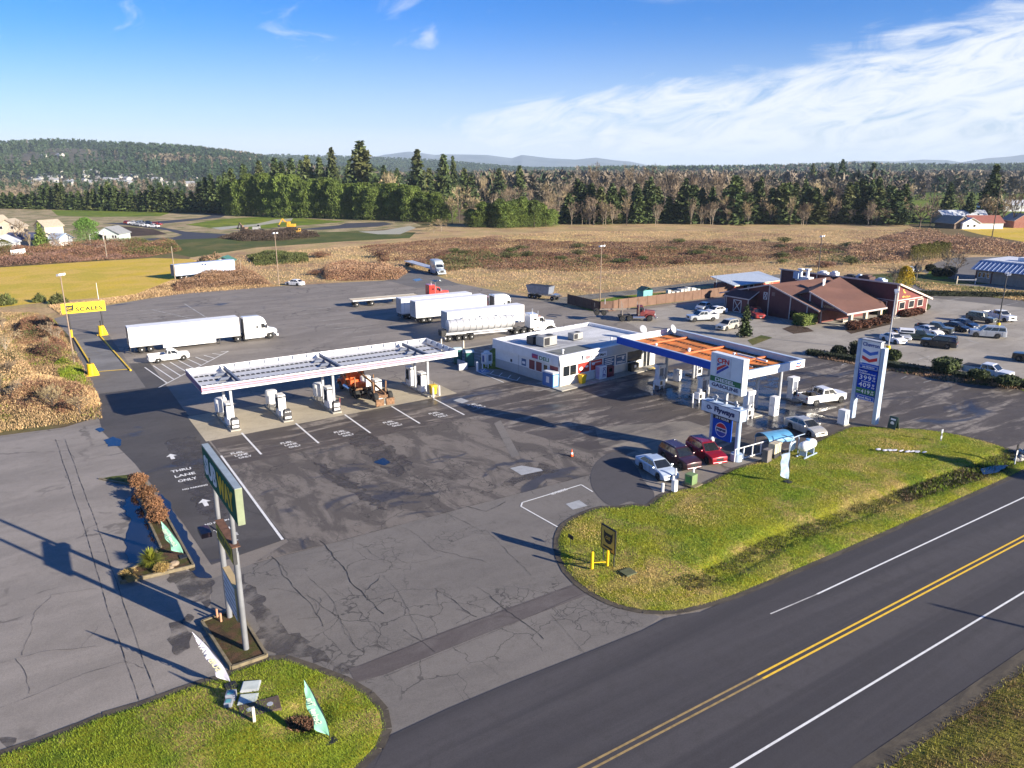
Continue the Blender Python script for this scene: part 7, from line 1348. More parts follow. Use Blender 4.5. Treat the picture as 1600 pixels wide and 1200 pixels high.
mb = MB(); [mb.box(a-.05, -.35, .1, a+.05, .35, .65) for a in (-.7, .7)]; [mb.box(-1.2, s*.4-.06, 0, 1.2, s*.4+.06, .1) for s in (-1, 1)]; mb.build('skid', PBL, t); mb = MB(); mb.ball((.3, -.475, 1.1), (.12, .02, .08), 10, 5); mb.box(-.5, -.49, 1.1, -.42, -.48, 1.3); mb.build('decal', STEEL, t)
t = thing('filling_frame', 'pale pipe frame with a panel between the tank and the blue shelter', 'frame', (60.4, 43.4, .1), R(8)); mb = MB(); mb.path([(-.8, -.4, 0), (-.8, -.4, 1.4), (-.3, -.4, 2.0), (.7, -.4, 2.0), (.9, -.4, 1.6), (.9, -.4, 0)], .045, 8); mb.path([(-.3, -.4, 2.0), (-.3, .8, 2.0)], .045); mb.path([(.7, -.4, 2.0), (1.9, -.4, 1.9)], .04); mb.build('pipe', PBL, t); mb = MB(); mb.box(-.55, -.38, .7, .35, -.34, 1.55); mb.build('panel', pm('panel_blue', (.55, .65, .72), .5), t)
boxthing('tan_cabinet', 'pair of tan boxes beside the blue shelter', 'box', (58.9, 44.0, .05), R(8), [('left_box', B(-.55, -.35, .5, -.03, .35, 1.5), pm('tan_box', (.60, .52, .36), .6), .02), ('right_box', B(.03, -.35, .5, .75, .35, 1.5), pm('tan_box', (.60, .52, .36), .6), .02), ('shelf', B(-.6, -.4, .0, .8, .4, .5), STEEL, 0)])
boxthing('grey_cabinet', 'brown grey mesh cabinet left of the tan boxes', 'cabinet', (57.2, 43.5, .05), R(8), [('case', B(-.4, -.3, .1, .4, .3, 1.35), pm('mesh_grey', (.18, .16, .15), .7), .02), ('leg', B(-.4, -.3, 0, -.3, -.2, .1), STEEL, 0)])
a = Vector((*S(1147, 722.5, 0), .05)); b_ = Vector((*S(1214, 703, 0), .05)); t = thing('white_railing', 'white pipe railing between the sign column and the propane gear', 'railing', (0, 0, 0)); mb = MB(); mb.cyl(a+Vector((0, 0, 1.25)), b_+Vector((0, 0, 1.25)), .05); mb.cyl(a+Vector((0, 0, .12)), b_+Vector((0, 0, .12)), .05); mb.build('rail', WHT, t)
for k in range(6): p = a.lerp(b_, k/5); mb = MB(); mb.cyl(p, p+Vector((0, 0, 1.25)), .07); mb.build('post', WHT, t)
for (x, y), h, r, lab, m_ in (((44.1, 43.9), .75, .13, 'leaning white bollard left of the square white post', WHT), ((45.6, 44.2), 1.0, .11, 'white bollard between the sedan and the green box', WHT), ((46.4, 44.7), 1.35, .09, 'tall thin white bollard behind the sedan bumper', WHT), ((48.0, 44.1), 1.1, .09, 'white bollard behind the green box', WHT)): bollard((x, y), h, r, m_, lab)
o = MB().box(44.7, 43.1, .1, 45.1, 43.5, 1.15).build('square_post', WHT, bevel=.02); tag(o, 'square white post at the lawn edge before the silver sedan', 'post')
t = boxthing('green_transformer', 'green utility box with a pad before the plum crossover', 'utility box', (47.2, 43.6, .1), R(10), [('case', B(-.42, -.4, .1, .42, .4, 1.0), pm('utility_green', (.16, .24, .10), .6), .03), ('door', B(-.44, -.28, .3, -.425, .25, .85), pm('door_green', (.03, .25, .05), .5), 0), ('pad', B(-.6, -.8, 0, .7, .5, .1), pm('pad_brown', (.20, .17, .10), .8), .02)])
t = thing('traffic_cone', 'orange traffic cone alone on the dark forecourt', 'cone', (42.6, 54.9, .035)); mb = MB(); mb.lathe([(.17, .03), (.03, .72), (.01, .73)], n=16); mb.build('cone', pm('cone_orange', (.85, .12, .02), .5), t); mb = MB(); mb.box(-.22, -.22, 0, .22, .22, .035); mb.build('base', BLK, t); mb = MB(); mb.lathe([(.13, .26), (.085, .44)], n=16); mb.v = [(x*1.04, y*1.04, z) for x, y, z in mb.v]; mb.build('band', WHT, t)
# cat scale signs
def cat_head(mb, o, xd, s, m=0, d=.01):
    o = Vector(o); x = Vector(xd).normalized(); y = Vector(UP); n = x.cross(y); q = [(-.5, .5), (-.32, .33), (.32, .33), (.5, .5), (.48, -.1), (.3, -.42), (0, -.5), (-.3, -.42), (-.48, -.1)]
    P = [o+x*(a*s)+y*(b*s)+n*d for a, b in q]; mb.add(P, [tuple(range(len(P)))][::1], m)
    mb.f[-1] = mb.f[-1][::-1]
t = thing('scales_sign', 'long yellow certified scales sign on two posts over the scale lane', 'sign', (0, 0, 0))
mb = MB(); mb.box(5.0, 143.5, 4.0, 11.45, 143.75, 5.7); b1 = mb.build('board', YELP, t, bevel=.02); mb = MB(); text(mb, 'SCALES', (9.0, 143.49, 4.62), (1, 0, 0), UP, 3.9, .68, spacing=1.1, bold=.03); mb.build('lettering', BLKP, b1); mb = MB(); text(mb, 'CERTIFIED', (9.1, 143.49, 5.35), (1, 0, 0), UP, 2.9, .26, spacing=1.1, bold=.0); mb.build('lettering', pm('faded_black', (.25, .20, .03), .6), b1)
mb = MB(); cat_head(mb, (6.15, 143.498, 4.9), (1, 0, 0), 1.3, 0, .004); mb.build('cat_mark', BLKP, b1); mb = MB(); text(mb, 'CAT', (6.15, 143.485, 4.9), (1, 0, 0), UP, .75, .34); mb.box(5.85, 143.475, 4.42, 6.45, 143.485, 4.5); mb.build('cat_lettering', YELP, b1)
for u in (5.9, 10.7): mb = MB(); mb.cyl((u, 143.62, 0), (u, 143.62, 4.0), .12); mb.build('post', STEEL, t); mb = MB(); mb.cyl((u, 143.62, 0), (u, 143.62, 1.3), .17); mb.build('yellow_sleeve', YELS, t)
def scale_guard(xy, lab):
    t = thing('scale_guard', lab, 'guard post', (xy[0], xy[1], .03)); mb = MB(); mb.cyl((0, 0, .1), (0, 0, 1.6), .5, .46, 18); mb.build('drum', YELS, t, smooth=True); mb = MB(); mb.box(-.8, -.7, 0, .9, .7, .12); mb.hexa([(.3, -.3, .12), (.9, -.3, .12), (.9, .3, .12), (.3, .3, .12)], [(.3, -.3, 1.5), (.45, -.3, 1.5), (.45, .3, 1.5), (.3, .3, 1.5)]); mb.build('base', YELS, t, bevel=.03); mb = MB(); mb.cyl((0, 0, 1.6), (0, 0, 2.3), .1); mb.ball((0, 0, 2.35), (.14, .14, .08), 8, 5); mb.build('call_post', BLK, t)
scale_guard((6.3, 114.6), 'yellow guard drum at the near end of the truck scale'); scale_guard((10.3, 143.0), 'yellow guard drum under the scales sign')
t = thing('truck_scale', 'flush truck weighing deck with yellow edge rails', 'weighing scale', (0, 0, 0)); mb = MB(); mb.hexa([(7.0, 116.2, .03), (10.9, 115.3, .03), (9.7, 142.3, .03), (6.3, 142.5, .03)], [(7.0, 116.2, .09), (10.9, 115.3, .09), (9.7, 142.3, .09), (6.3, 142.5, .09)]); mb.build('deck', A_scale, t)
mb = MB(); mb.beam((6.85, 116.0, .12), (6.15, 142.6, .12), .2, .2); mb.build('edge_rail', YELS, t); mb = MB(); mb.beam((11.05, 114.2, .12), (9.85, 142.4, .12), .2, .2); mb.build('edge_rail', YELS, t); mb = MB(); mb.beam((7.0, 116.1, .095), (10.9, 115.2, .095), .12, .02); mb.build('end_line', YELS, t)
t = thing('yard_scale_sign', 'small black and yellow scale sign on the lawn above the yellow bollards', 'sign', (0, 0, 0)); mb = MB(); mb.box(31.7, 35.75, 1.25, 31.78, 37.3, 3.1); b1 = mb.build('board', BLKP, t); panel('face', 31.7, 35.85, 37.2, 1.35, 3.0, pm('dull_yellow', (.68, .44, .07), .6), b1, .008); mb = MB(); cat_head(mb, (31.69, 36.5, 2.3), FX, .95, 0, .004); mb.box(31.68, 36.0, 1.5, 31.69, 37.0, 1.62); mb.build('cat_mark', BLKP, b1); letters('CAT', 31.68, 36.75, 36.25, 2.15, 2.4, pm('dull_yellow', (.42, .28, .05), .6), b1)
for v in (35.95, 37.1): mb = MB(); mb.cyl((31.82, v, .2), (31.82, v, 3.05), .04); mb.build('post', STEEL, t)
bollard((30.35, 36.55), 1.25, .12, YELS, 'stout yellow bollard nearest the drive by the small scale sign', .3); bollard((31.45, 36.2), 1.15, .1, YELS, 'second yellow bollard under the small scale sign', .35)
o = MB().beam((30.35, 36.55, .75), (31.45, 36.2, .65), .05, .05).build('guard_bar', YELS); tag(o, 'yellow bar joining the two yellow bollards', 'bar'); o = MB().box(31.6, 34.3, .32, 32.5, 35.1, .42).build('ground_slab', pm('mossy_lid', (.10, .11, .05), .8)); tag(o, 'mossy square lid in the lawn below the small scale sign', 'lid')
t = thing('lawn_placard', 'tiny dark placard on a stick at the lawn tip', 'sign', (31.2, 40.1, .2)); mb = MB(); mb.box(-.02, -.3, .6, .02, .3, .9); mb.build('placard', BLKP, t); mb = MB(); mb.cyl((0, 0, 0), (0, 0, .6), .02); mb.build('stick', BLK, t)
# the sandwich chain sign on two tall poles
t = thing('tall_pole_sign', 'tall green sandwich shop sign on two grey poles at the corner planter', 'sign', (0, 0, 0)); SG = pm('shop_green', (0.025, 0.12, 0.075), .85, spec=.1, var=.05, dirt=.1)
for v in (40.45, 44.35): mb = MB(); mb.cyl((7.85, v, .1), (7.85, v, 6.4), .17, n=16); mb.cyl((7.85, v, 6.4), (7.85, v, 9.5), .135, n=16); mb.build('pole', pm('galvanised_pole', (.24, .25, .27), .55, metal=.2, dirt=.35), t, smooth=True); mb = MB(); mb.cyl((7.85, v, .02), (7.85, v, .1), .3, n=16); mb.build('base_plate', pm('rust_plate', (.4, .25, .15), .8), t)
b1 = board('green_board', 7.55, 37.5, 45.3, 9.3, 11.35, .38, pm('board_edge_green', (.24, .28, .18), .5, dirt=.15), t); panel('face', 7.55, 37.58, 45.22, 9.38, 11.27, SG, b1); mb = MB(); mb.box(7.56, 37.5, 11.352, 7.92, 45.3, 11.37); mb.build('top_cover', pm('top_grey', (.30, .36, .40), .6, dirt=.3), b1)
letters('SUB', 7.53, 44.85, 41.8, 9.75, 10.95, pm('letter_white', (.72, .76, .74), .7), b1, bold=.035); letters('WAY', 7.53, 41.5, 38.0, 9.75, 10.95, pm('letter_yellow', (.78, .52, .02), .7), b1, bold=.035)
b2 = board('yellow_board', 7.6, 40.0, 44.0, 5.85, 6.9, .22, STEEL, t); panel('face', 7.6, 40.1, 43.9, 5.9, 6.85, pm('old_yellow', (.50, .40, .02), .5), b2); mb = MB(); mb.box(7.58, 39.95, 6.905, 8.05, 44.05, 6.95); mb.build('top_cover', RUST, b2); letters('TRUCK STOP', 7.582, 43.6, 40.4, 6.1, 6.65, pm('old_green', (.05, .11, .04), .5), b2, bold=.05)
b3 = board('letter_board', 7.6, 40.6, 43.5, 1.9, 4.1, .4, pm('tan_edge', (.48, .36, .18), .6), t); panel('face', 7.6, 40.68, 43.42, 1.98, 4.02, pm('white_face', (.55, .62, .68), .5), b3); mb = MB(); [mb.box(7.575, 40.7, 2.2+k*.36, 7.583, 43.4, 2.24+k*.36) for k in range(5)]; mb.build('letter_rail', STEEL, b3)
mb = MB(); mb.beam((7.8, 44.3, 6.0), (7.5, 45.2, 6.1), .06, .06); mb.box(6.9, 45.0, 5.5, 7.5, 46.2, 5.8); mb.build('floodlight', pm('dark_maroon_lamp', (.05, .025, .04), .5), t)
# feather flags
def feather(base, lab, mat, words, lean=-1.35, H_=3.3, w=.62, tp=.55, dirx=(-.84, .545), z=.2):
    t = thing('feather_flag', lab, 'flag', (base[0], base[1], z)); dx = Vector((dirx[0], dirx[1], 0)).normalized(); N = 26; mb = MB(); A_ = []; B_ = []
    for k in range(N+1):
        s = k/N; x = -lean*(s**1.9) if lean < 0 else 0; x = abs(lean)*s**1.55; zz = .25+H_*s*(1-.06*s); A_.append((x, zz)); 
    for k in range(N+1):
        s = k/N; a = A_[max(0, k-1)]; b = A_[min(N, k+1)]; tx, tz = b[0]-a[0], b[1]-a[1]; l = math.hypot(tx, tz); ww = w*min(1, (s*7)**.8+.02)*(1-max(0, (s-tp)/(1-tp))**1.35)*(1+.05*math.sin(s*14)); B_.append((A_[k][0]+tz/l*ww, A_[k][1]-tx/l*ww*.6))
    nrm = Vector((-dx.y, dx.x, 0)); q = []
    for k in range(N+1):
        for j in range(5):
            s = j/4; x = A_[k][0]*(1-s)+B_[k][0]*s; zz = A_[k][1]*(1-s)+B_[k][1]*s; q.append(dx*x+Vector((0, 0, zz))+nrm*(.05*math.sin(k*.7+j*1.3)*s+.03*math.sin(k*.33)))
    mb.add(q, [(k*5+j, k*5+j+1, (k+1)*5+j+1, (k+1)*5+j) for k in range(N) for j in range(4)]); mb.build('cloth', mat, t, smooth=True)
    mb = MB(); mb.path([Vector((0, 0, 0))]+[dx*a[0]+Vector((0, 0, a[1])) for a in A_], .022, 6); mb.build('pole', BLK, t); mb = MB(); mb.box(-.3, -.3, -.02, .3, .3, .04); mb.build('foot', BLK, t)
    if words:
        i0, i1 = 6, 21; a = Vector((A_[i0][0]*.45+B_[i0][0]*.55, A_[i0][1])); b = Vector((A_[i1][0]*.5+B_[i1][0]*.5, A_[i1][1]-.1)); d = (b-a); L = d.length; d.normalize(); n2 = Vector((-d.y, d.x)); cnt = (a+b)/2
        for wd, f0, f1, m_ in words:
            for sd in (-1, 1):
                mb = MB(); c_ = a+d*L*(f0+f1)/2; o3 = dx*c_.x+Vector((0, 0, c_.y))-nrm*(.075*sd)+nrm*.03; text(mb, wd, o3, dx*d.x+Vector((0, 0, d.y)), dx*n2.x+Vector((0, 0, n2.y)), L*(f1-f0), w*.55, .02, depth=.006); mb.build('lettering', m_, t)
MINT = pm('mint_cloth', (0.27, 0.60, 0.44), .7, var=.08); LILA = pm('pale_cloth', (0.55, 0.54, 0.66), .7, var=.06); CRM = pm('cream_print', (.66, .78, .62), .7)
feather((6.3, 37.5), 'pale grey feather flag with white and yellow letters beside the corner planter', LILA, [('SUB', 0, .45, pm('soft_yellow_print', (.70, .66, .42), .7)), ('WAY', .5, 1, WHT)], lean=-1.7)
feather((9.35, 30.7), 'mint feather flag standing alone on the corner lawn', MINT, [('Series', 0, .5, CRM), ('The', .58, .85, CRM)], lean=-1.0, H_=3.4)
feather((6.95, 54.0), 'mint feather flag in the planter beside the spiky yucca', MINT, [('Subway', 0, .55, CRM), ('Fresh', .6, 1, CRM)], lean=-1.3, H_=2.7, w=.75)
feather((54.3, 38.8), 'white and blue feather flag on the lawn before the propane tank', pm('blue_white_cloth', (.52, .66, .85), .7, var=.25, scale=1.2), None, lean=-.12, H_=2.7, w=.75, z=.4, tp=.93)
# corner lawn odds and ends
for (x, y), lab in (((7.15, 36.75), 'pale vault lid nearer the planter'), ((6.75, 35.75), 'pale blue vault lid below the first one')): boxthing('vault_lid', lab, 'lid', (x, y, .3), R(-25), [('frame', B(-.48, -.42, -.2, .48, .42, .06), GRY, .03), ('cover', B(-.43, -.37, .06, .43, .37, .08), pm('lid_pale', (.55, .60, .55), .6), .01)])
for (x, y), s, lab in (((6.05, 36.35), 1, 'dark meter box at the foot of the pale feather flag'), ((5.8, 35.85), .8, 'smaller meter box with a teal window')): boxthing('meter_box', lab, 'utility box', (x, y, .2), R(-25), [('case', B(-.25*s, -.25*s, 0, .25*s, .25*s, .45*s), pm('meter_grey', (.25, .27, .33), .5), .03), ('window', B(-.15*s, -.15*s, .45*s, .15*s, .15*s, .47*s), pm('teal_glass', (.1, .35, .38), .3), 0)])
boxthing('vault_slab', 'brown steel vault slab with two round lids on the corner lawn', 'slab', (7.1, 35.0-.25, .33), R(-8), [('slab', B(-1.0, -.55, -.15, 1.0, .55, .05), pm('brown_steel', (.11, .075, .055), .7), .02), ('round_lid', MB().cyl((-.5, 0, .05), (-.5, 0, .065), .16, n=16), GRY, 0), ('round_lid', MB().cyl((.5, 0, .05), (.5, 0, .065), .16, n=16), GRY, 0)])
o = MB().box(6.5, 33.75, .3, 6.64, 33.89, 1.2).build('marker_post', pm('ivory_post', (.75, .68, .55), .6), bevel=.01); tag(o, 'ivory marker post on the corner lawn', 'post')
# planters
def planter(name, lab, px, mulch, z=.22):
    P = [Vector(S(*q)) for q in px]; t = thing(name, lab, 'planter', (0, 0, 0)); mb = MB(); n = len(P)
    for k in range(n): a, b = P[k], P[(k+1) % n]; mb.beam((*a, .13), (*b, .13), .16, .26)
    mb.build('timber_edge', TIMB, t); mb = MB(); mb.prism([tuple(p) for p in P], .02, z-.04); o = mb.build('soil_fill', mulch, t); return t
MULCH = ground_mat('bark_mulch', [(0.13, 0.075, 0.045), (0.07, 0.05, 0.03), (0.08, 0.08, 0.025)], [1.5, 1.1, 12], 1.0, bscale=14)
planter('planter', 'long tapering timber planter with brown bushes and yucca', [(206, 745), (218, 742), (262, 812), (303, 887), (190, 913), (186, 903), (230, 880), (252, 858), (232, 815)], MULCH)
planter('planter', 'small timber planter at the foot of the two tall poles', [(316, 975), (372, 955), (417, 1028), (362, 1047)], MULCH)
for px, lab in (((340, 968), 'orange stub pipe left of the rear pole'), ((346, 975), 'orange stub pipe in front of the rear pole'), ((368, 966), 'orange stub pipe right of the rear pole'), ((361, 958), 'leaning orange stub pipe behind the rear pole')): x, y = S(*px); o = MB().cyl((x, y, .15), (x+(.15 if 'leaning' in lab else 0), y, .75), .07).build('stub_pipe', pm('terracotta_pipe', (.55, .28, .17), .7)); tag(o, lab, 'pipe')
L_BB = leaf('brown_bush', (0.22, 0.11, 0.055), (0.17, 0.09, 0.045), scale=.8); L_YB = leaf('straw_bush', (0.42, 0.30, 0.10), (0.30, 0.20, 0.07), scale=.8)
for px, r, h, lab, m_ in (((217, 762), .8, 1.4, 'brown round bush at the top end of the long planter', L_BB), ((229, 782), .8, 1.4, 'second brown round bush down the long planter', L_BB), ((241, 800), .7, 1.2, 'low brown bush in the gap of the long planter', L_BB), ((249, 818), .8, 1.4, 'brown round bush nearest the mint flag', L_BB), ((200, 899), .5, .55, 'straw coloured low bush at the planter corner', L_YB), ((207, 908), .42, .45, 'smaller straw coloured bush beside the corner one', L_YB), ((254, 894), .55, .7, 'straw coloured bush right of the yucca', L_YB)):
    tree('round', S(*px, .15), h, r, lab, 'bush', 'bush', m_, None, 120+len(lab) % 9, n=1.0, z=.12)
t = thing('yucca', 'spiky yellow green yucca in the long planter', 'plant', (*S(237, 886), .15)); V = []
for k in range(330):
    a = random.uniform(0, 6.283); e = random.uniform(-.15, 1.45); L = random.uniform(.75, 1.15); d = Vector((math.cos(a)*math.cos(e), math.sin(a)*math.cos(e), math.sin(e))); sd = Vector((-math.sin(a), math.cos(a), 0))*.03; c0 = Vector((0, 0, .35)); m1 = c0+d*L*.6; m2 = c0+d*L+Vector((0, 0, -.12*math.cos(e))); V += [c0-sd*.6, c0+sd*.6, m1+sd, m1-sd, m1-sd, m1+sd, m2, m2]
V = np.array([tuple(v) for v in V]); F = np.arange(len(V)).reshape(-1, 4); child('leaves', np_mesh('leaves', V, F, leaf('yucca_leaf', (.22, .26, .03), (.34, .34, .05), (.12, .18, .03), trans=.15, scale=3)), t); mb = MB(); mb.cyl((0, 0, 0), (0, 0, .4), .12, .1); mb.build('stem', BARK, t)
for px, s, lab in (((273, 886), .38, 'tan rock beside the mint flag foot'), ((266, 893), .28, 'smaller tan rock by the straw bush')): x, y = S(*px); o = MB().ball((x, y, .25), (s, s*.7, s*.6), 9, 6, jit=.12).build('rock', pm('tan_rock', (.26, .20, .14), .8, var=.2)); tag(o, lab, 'rock')
flat_poly('moss_patch', [(155, 749), (175, 745), (205, 742), (212, 760), (180, 755)], .05, M_olive); o = MB().beam((*S(155, 749), .08), (*S(212, 760), .08), .16, .12).build('timber_edging', TIMB); tag(o, 'loose timber edging strip left of the brown bushes', 'timber')
# light poles
def lamp_post(xy, h, lab, heads=2, rz=0.0, basey=False, mat=None, arm=.45):
    t = thing('lamp_post', lab, 'lamp post', (xy[0], xy[1], 0), rz); PM = mat or pm('brown_pole', (.30, .22, .16), .7, var=.15); mb = MB(); mb.cyl((0, 0, 0), (0, 0, h), .12, .075, 10); mb.build('pole', PM, t)
    mb = MB(); mb.beam((-arm, 0, h), (arm, 0, h), .07, .07); mb.build('arm', PM, t)
    for s in ((-1, 1) if heads == 2 else (0,)): mb = MB(); mb.hexa([(s*arm-.22, -.35, h+.0), (s*arm+.22, -.35, h+.0), (s*arm+.22, .2, h-.1), (s*arm-.22, .2, h-.1)], [(s*arm-.25, -.38, h+.32), (s*arm+.25, -.38, h+.32), (s*arm+.2, .2, h+.22), (s*arm-.2, .2, h+.22)]); mb.build('floodlight', WHT, t, bevel=.02)
    if basey: mb = MB(); mb.cyl((0, 0, 0), (0, 0, .9), .32, n=14); mb.build('base', YELS, t)
    return t
lamp_post((4.8, 122.3), 12.8, 'leaning brown lamp post at the scale with a white head', 2, R(40), arm=.3); lamp_post((52.5, 184.5), 12.2, 'tall lamp post at the back of the lot by the white sedan', 2, R(20)); lamp_post((97.0, 117.0), 12.3, 'tall brown lamp post by the corner of the brown fence', 2, R(10))
lamp_post(S(1387, 549), 9.2, 'grey lamp post with twin arms behind the price sign', 2, R(33), True, GRY, 1.0); lamp_post(S(1559, 512), 9.4, 'dark lamp post with twin arms at the right of the restaurant lot', 2, R(33), True, STEEL, 1.1); lamp_post((151, 106), 12.5, 'dark lamp post behind the long red barn', 2, R(10), False, STEEL)
def pole(xy, h, r, lab, mat=BARKP, bar=None, nm='utility_pole'):
    t = thing(nm, lab, 'pole', (xy[0], xy[1], 0)); mb = MB(); mb.cyl((0, 0, 0), (0, 0, h), r, r*.7, 8); mb.build('shaft', mat, t)
    if bar: mb = MB(); mb.beam((-bar, 0, h-.6), (bar, 0, h-.6), .12, .15); mb.build('crossarm', mat, t)
pole(S(274, 438), 8.5, .14, 'pale pole at the end of the blue storage trailer'); pole((*S(377, 428),), 4, .1, 'short leaning pole right of the blue trailer'); pole(S(167, 402), 8, .13, 'pale pole before the pale green house'); pole(W(1568, 0, 300), 24, .2, 'tall utility pole beyond the metal roofed building', BARK, 1.2); pole(W(1466, 0, 372), 20, .2, 'utility pole beside the wide spreading bare tree', BARK, 1.0); pole(S(154, 468), 3.6, .06, 'thin white post behind the scales sign', WHT)
# road edge markers
t = thing('marker_sign', 'black and white striped marker post at the culvert', 'post', (*S(1585, 727), .1)); mb = MB(); mb.cyl((0, 0, 0), (0, 0, 1.1), .05); mb.build('post', WHT, t); mb = MB(); mb.box(-.15, -.03, .9, .15, .03, 2.0); mb.build('plate', BLKP, t); mb = MB(); mb.box(-.12, -.045, 1.0, .12, -.032, 1.4); mb.build('reflector', WHT, t)
t = thing('marker_stake', 'thin stake with a small yellow reflector in the ditch', 'post', (*S(1553, 738), .1)); mb = MB(); mb.cyl((0, 0, 0), (0, 0, 1.5), .025); mb.build('stake', STEEL, t); mb = MB(); mb.box(-.1, -.02, 1.4, .1, .02, 1.65); mb.build('reflector', YELP, t)
t = thing('hydrant_sign', 'small grey post sign on the lawn near the drive edge', 'post', (*S(1469, 694), .4)); mb = MB(); mb.cyl((0, 0, 0), (0, 0, 1.2), .04); mb.build('post', GRY, t); mb = MB(); mb.box(-.14, -.03, .2, .14, .03, .5); mb.box(-.16, -.03, .8, .16, .03, 1.2); mb.build('plate', GRY, t)
mb = MB(); p0 = Vector((*S(1372, 703, .5), .53)); 
for k in range(9): a = p0+Vector((k*.38, -k*.36, random.uniform(0, .05))); mb.ball(a+Vector((0, random.uniform(-.15, .15), 0)), (.36, random.uniform(.1, .24), .05), 8, 4, jit=.35)
o = mb.build('plastic_sheet', pm('plastic_white', (.62, .62, .66), .4)); tag(o, 'crumpled white plastic strip lying on the lawn', 'plastic sheet')
mb = MB(); [mb.ball((*S(1595+random.uniform(-8, 30), 712+random.uniform(-6, 10)), .15), (.3, .25, .22), 7, 5, jit=.2) for _ in range(16)]; o = mb.build('rubble', pm('pale_rock', (.42, .40, .36), .8, var=.2)); stuff(o, 'pale riprap stones at the culvert on the right', 'rocks')
# ================================================================== barn restaurant
MARO_SHADE = pm('maroon_and_shaded_red', (0.095, 0.018, 0.027), .65, var=.1, dirt=.1); BARNR_LIT = pm('barn_red_sunlit', (0.17, 0.035, 0.032), .6, var=.1, dirt=.08); TRIM = pm('barn_trim', (0.52, 0.44, 0.42), .6, var=.05); BROOF = asphalt('shingle_roof', (0.155, 0.075, 0.055), (0.12, 0.058, 0.044), rough=.9); CREAM = pm('cream_post', (.68, .58, .42), .6)  # one barn red: darker colour for shaded walls, lighter for the sunlit gable
t = thing('barn_restaurant', 'red barn style restaurant with brown shingle roofs and cream porch posts', 'restaurant', (0, 0, 0))
# left wing: gable wall at u=119 from v=104.6 to 83, ridge along u at v=93.5
RZ, RV = 5.9, 93.5
def gx(mb, u0, u1, pts, m=0): mb.extx([(a, b) for a, b in pts], u0, u1, m)
mb = MB(); gx(mb, 119, 134, [(104.4, 0), (83.3, 0), (83.3, 2.7), (RV, RZ-.1), (104.4, 3.0)]); mb.build('wall', MARO_SHADE, t)
mb = MB(); mb.hexa([(118.7, 82.3, 2.5), (137.9, 82.3, 2.5), (137.9, RV, RZ), (118.7, RV, RZ)], [(118.7, 82.3, 2.65), (137.9, 82.3, 2.65), (137.9, RV, RZ+.15), (118.7, RV, RZ+.15)]); mb.hexa([(118.7, RV, RZ), (134, RV, RZ), (134, 105.4, 2.75), (118.7, 105.4, 2.75)], [(118.7, RV, RZ+.15), (134, RV, RZ+.15), (134, 105.4, 2.9), (118.7, 105.4, 2.9)]); mb.build('roof', BROOF, t)
mb = MB(); mb.beam((118.66, 82.2, 2.55), (118.66, RV, RZ+.05), .1, .24); mb.beam((118.66, RV, RZ+.05), (118.66, 105.5, 2.8), .1, .24); [mb.box(118.9, v-.1, 0, 118.99, v+.1, z) for v, z in ((104.2, 2.9), (RV, RZ-.1), (88.6, 4.4), (84.9, 3.1), (98.5, 4.5))]; mb.build('trim', TRIM, t)
# shallow door porch
mb = MB(); mb.box(116.6, 96.2, 0, 119, 101.8, 2.9); mb.build('bay_wall', MARO_SHADE, t); mb = MB(); mb.hexa([(116.3, 95.9, 2.9), (119, 95.9, 4.2), (119, 102.1, 4.2), (116.3, 102.1, 2.9)], [(116.3, 95.9, 3.0), (119, 95.9, 4.3), (119, 102.1, 4.3), (116.3, 102.1, 3.0)]); mb.build('bay_roof', pm('maroon_roof', (.07, .02, .025), .7), t)
mb = MB(); mb.box(116.28, 95.9, 2.85, 116.34, 102.1, 3.05); [mb.box(116.5, v-.08, 0, 116.59, v+.08, 2.9) for v in (96.3, 101.7)]; mb.beam((116.3, 95.9, 2.95), (119, 95.9, 4.25), .1, .15); mb.build('bay_trim', TRIM, t)
def xdoor(name, u, v0, v1, z0, z1, parent):
    mb = MB(); s = .12; mb.box(u-.03, v0, z0, u, v0+s, z1); mb.box(u-.03, v1-s, z0, u, v1, z1); mb.box(u-.03, v0, z1-s, u, v1, z1); mb.box(u-.03, v0, z0, u, v1, z0+s); mb.beam((u-.02, v0+.1, z0+.1), (u-.02, v1-.1, z1-.1), .03, s); mb.beam((u-.045, v0+.1, z1-.1), (u-.045, v1-.1, z0+.1), .03, s); return mb.build(name, pm('trim_white', (.68, .66, .66), .6), parent)
xdoor('barn_door', 116.59, 97.9, 99.9, .1, 2.5, t); xdoor('loft_door', 118.98, 93.9, 94.8, 3.0, 4.4, t)
mb = MB(); mb.box(118.95, 92.2, 3.9, 118.985, 92.9, 4.6); mb.build('louvre', pm('louvre', (.2, .12, .12), .7), t)
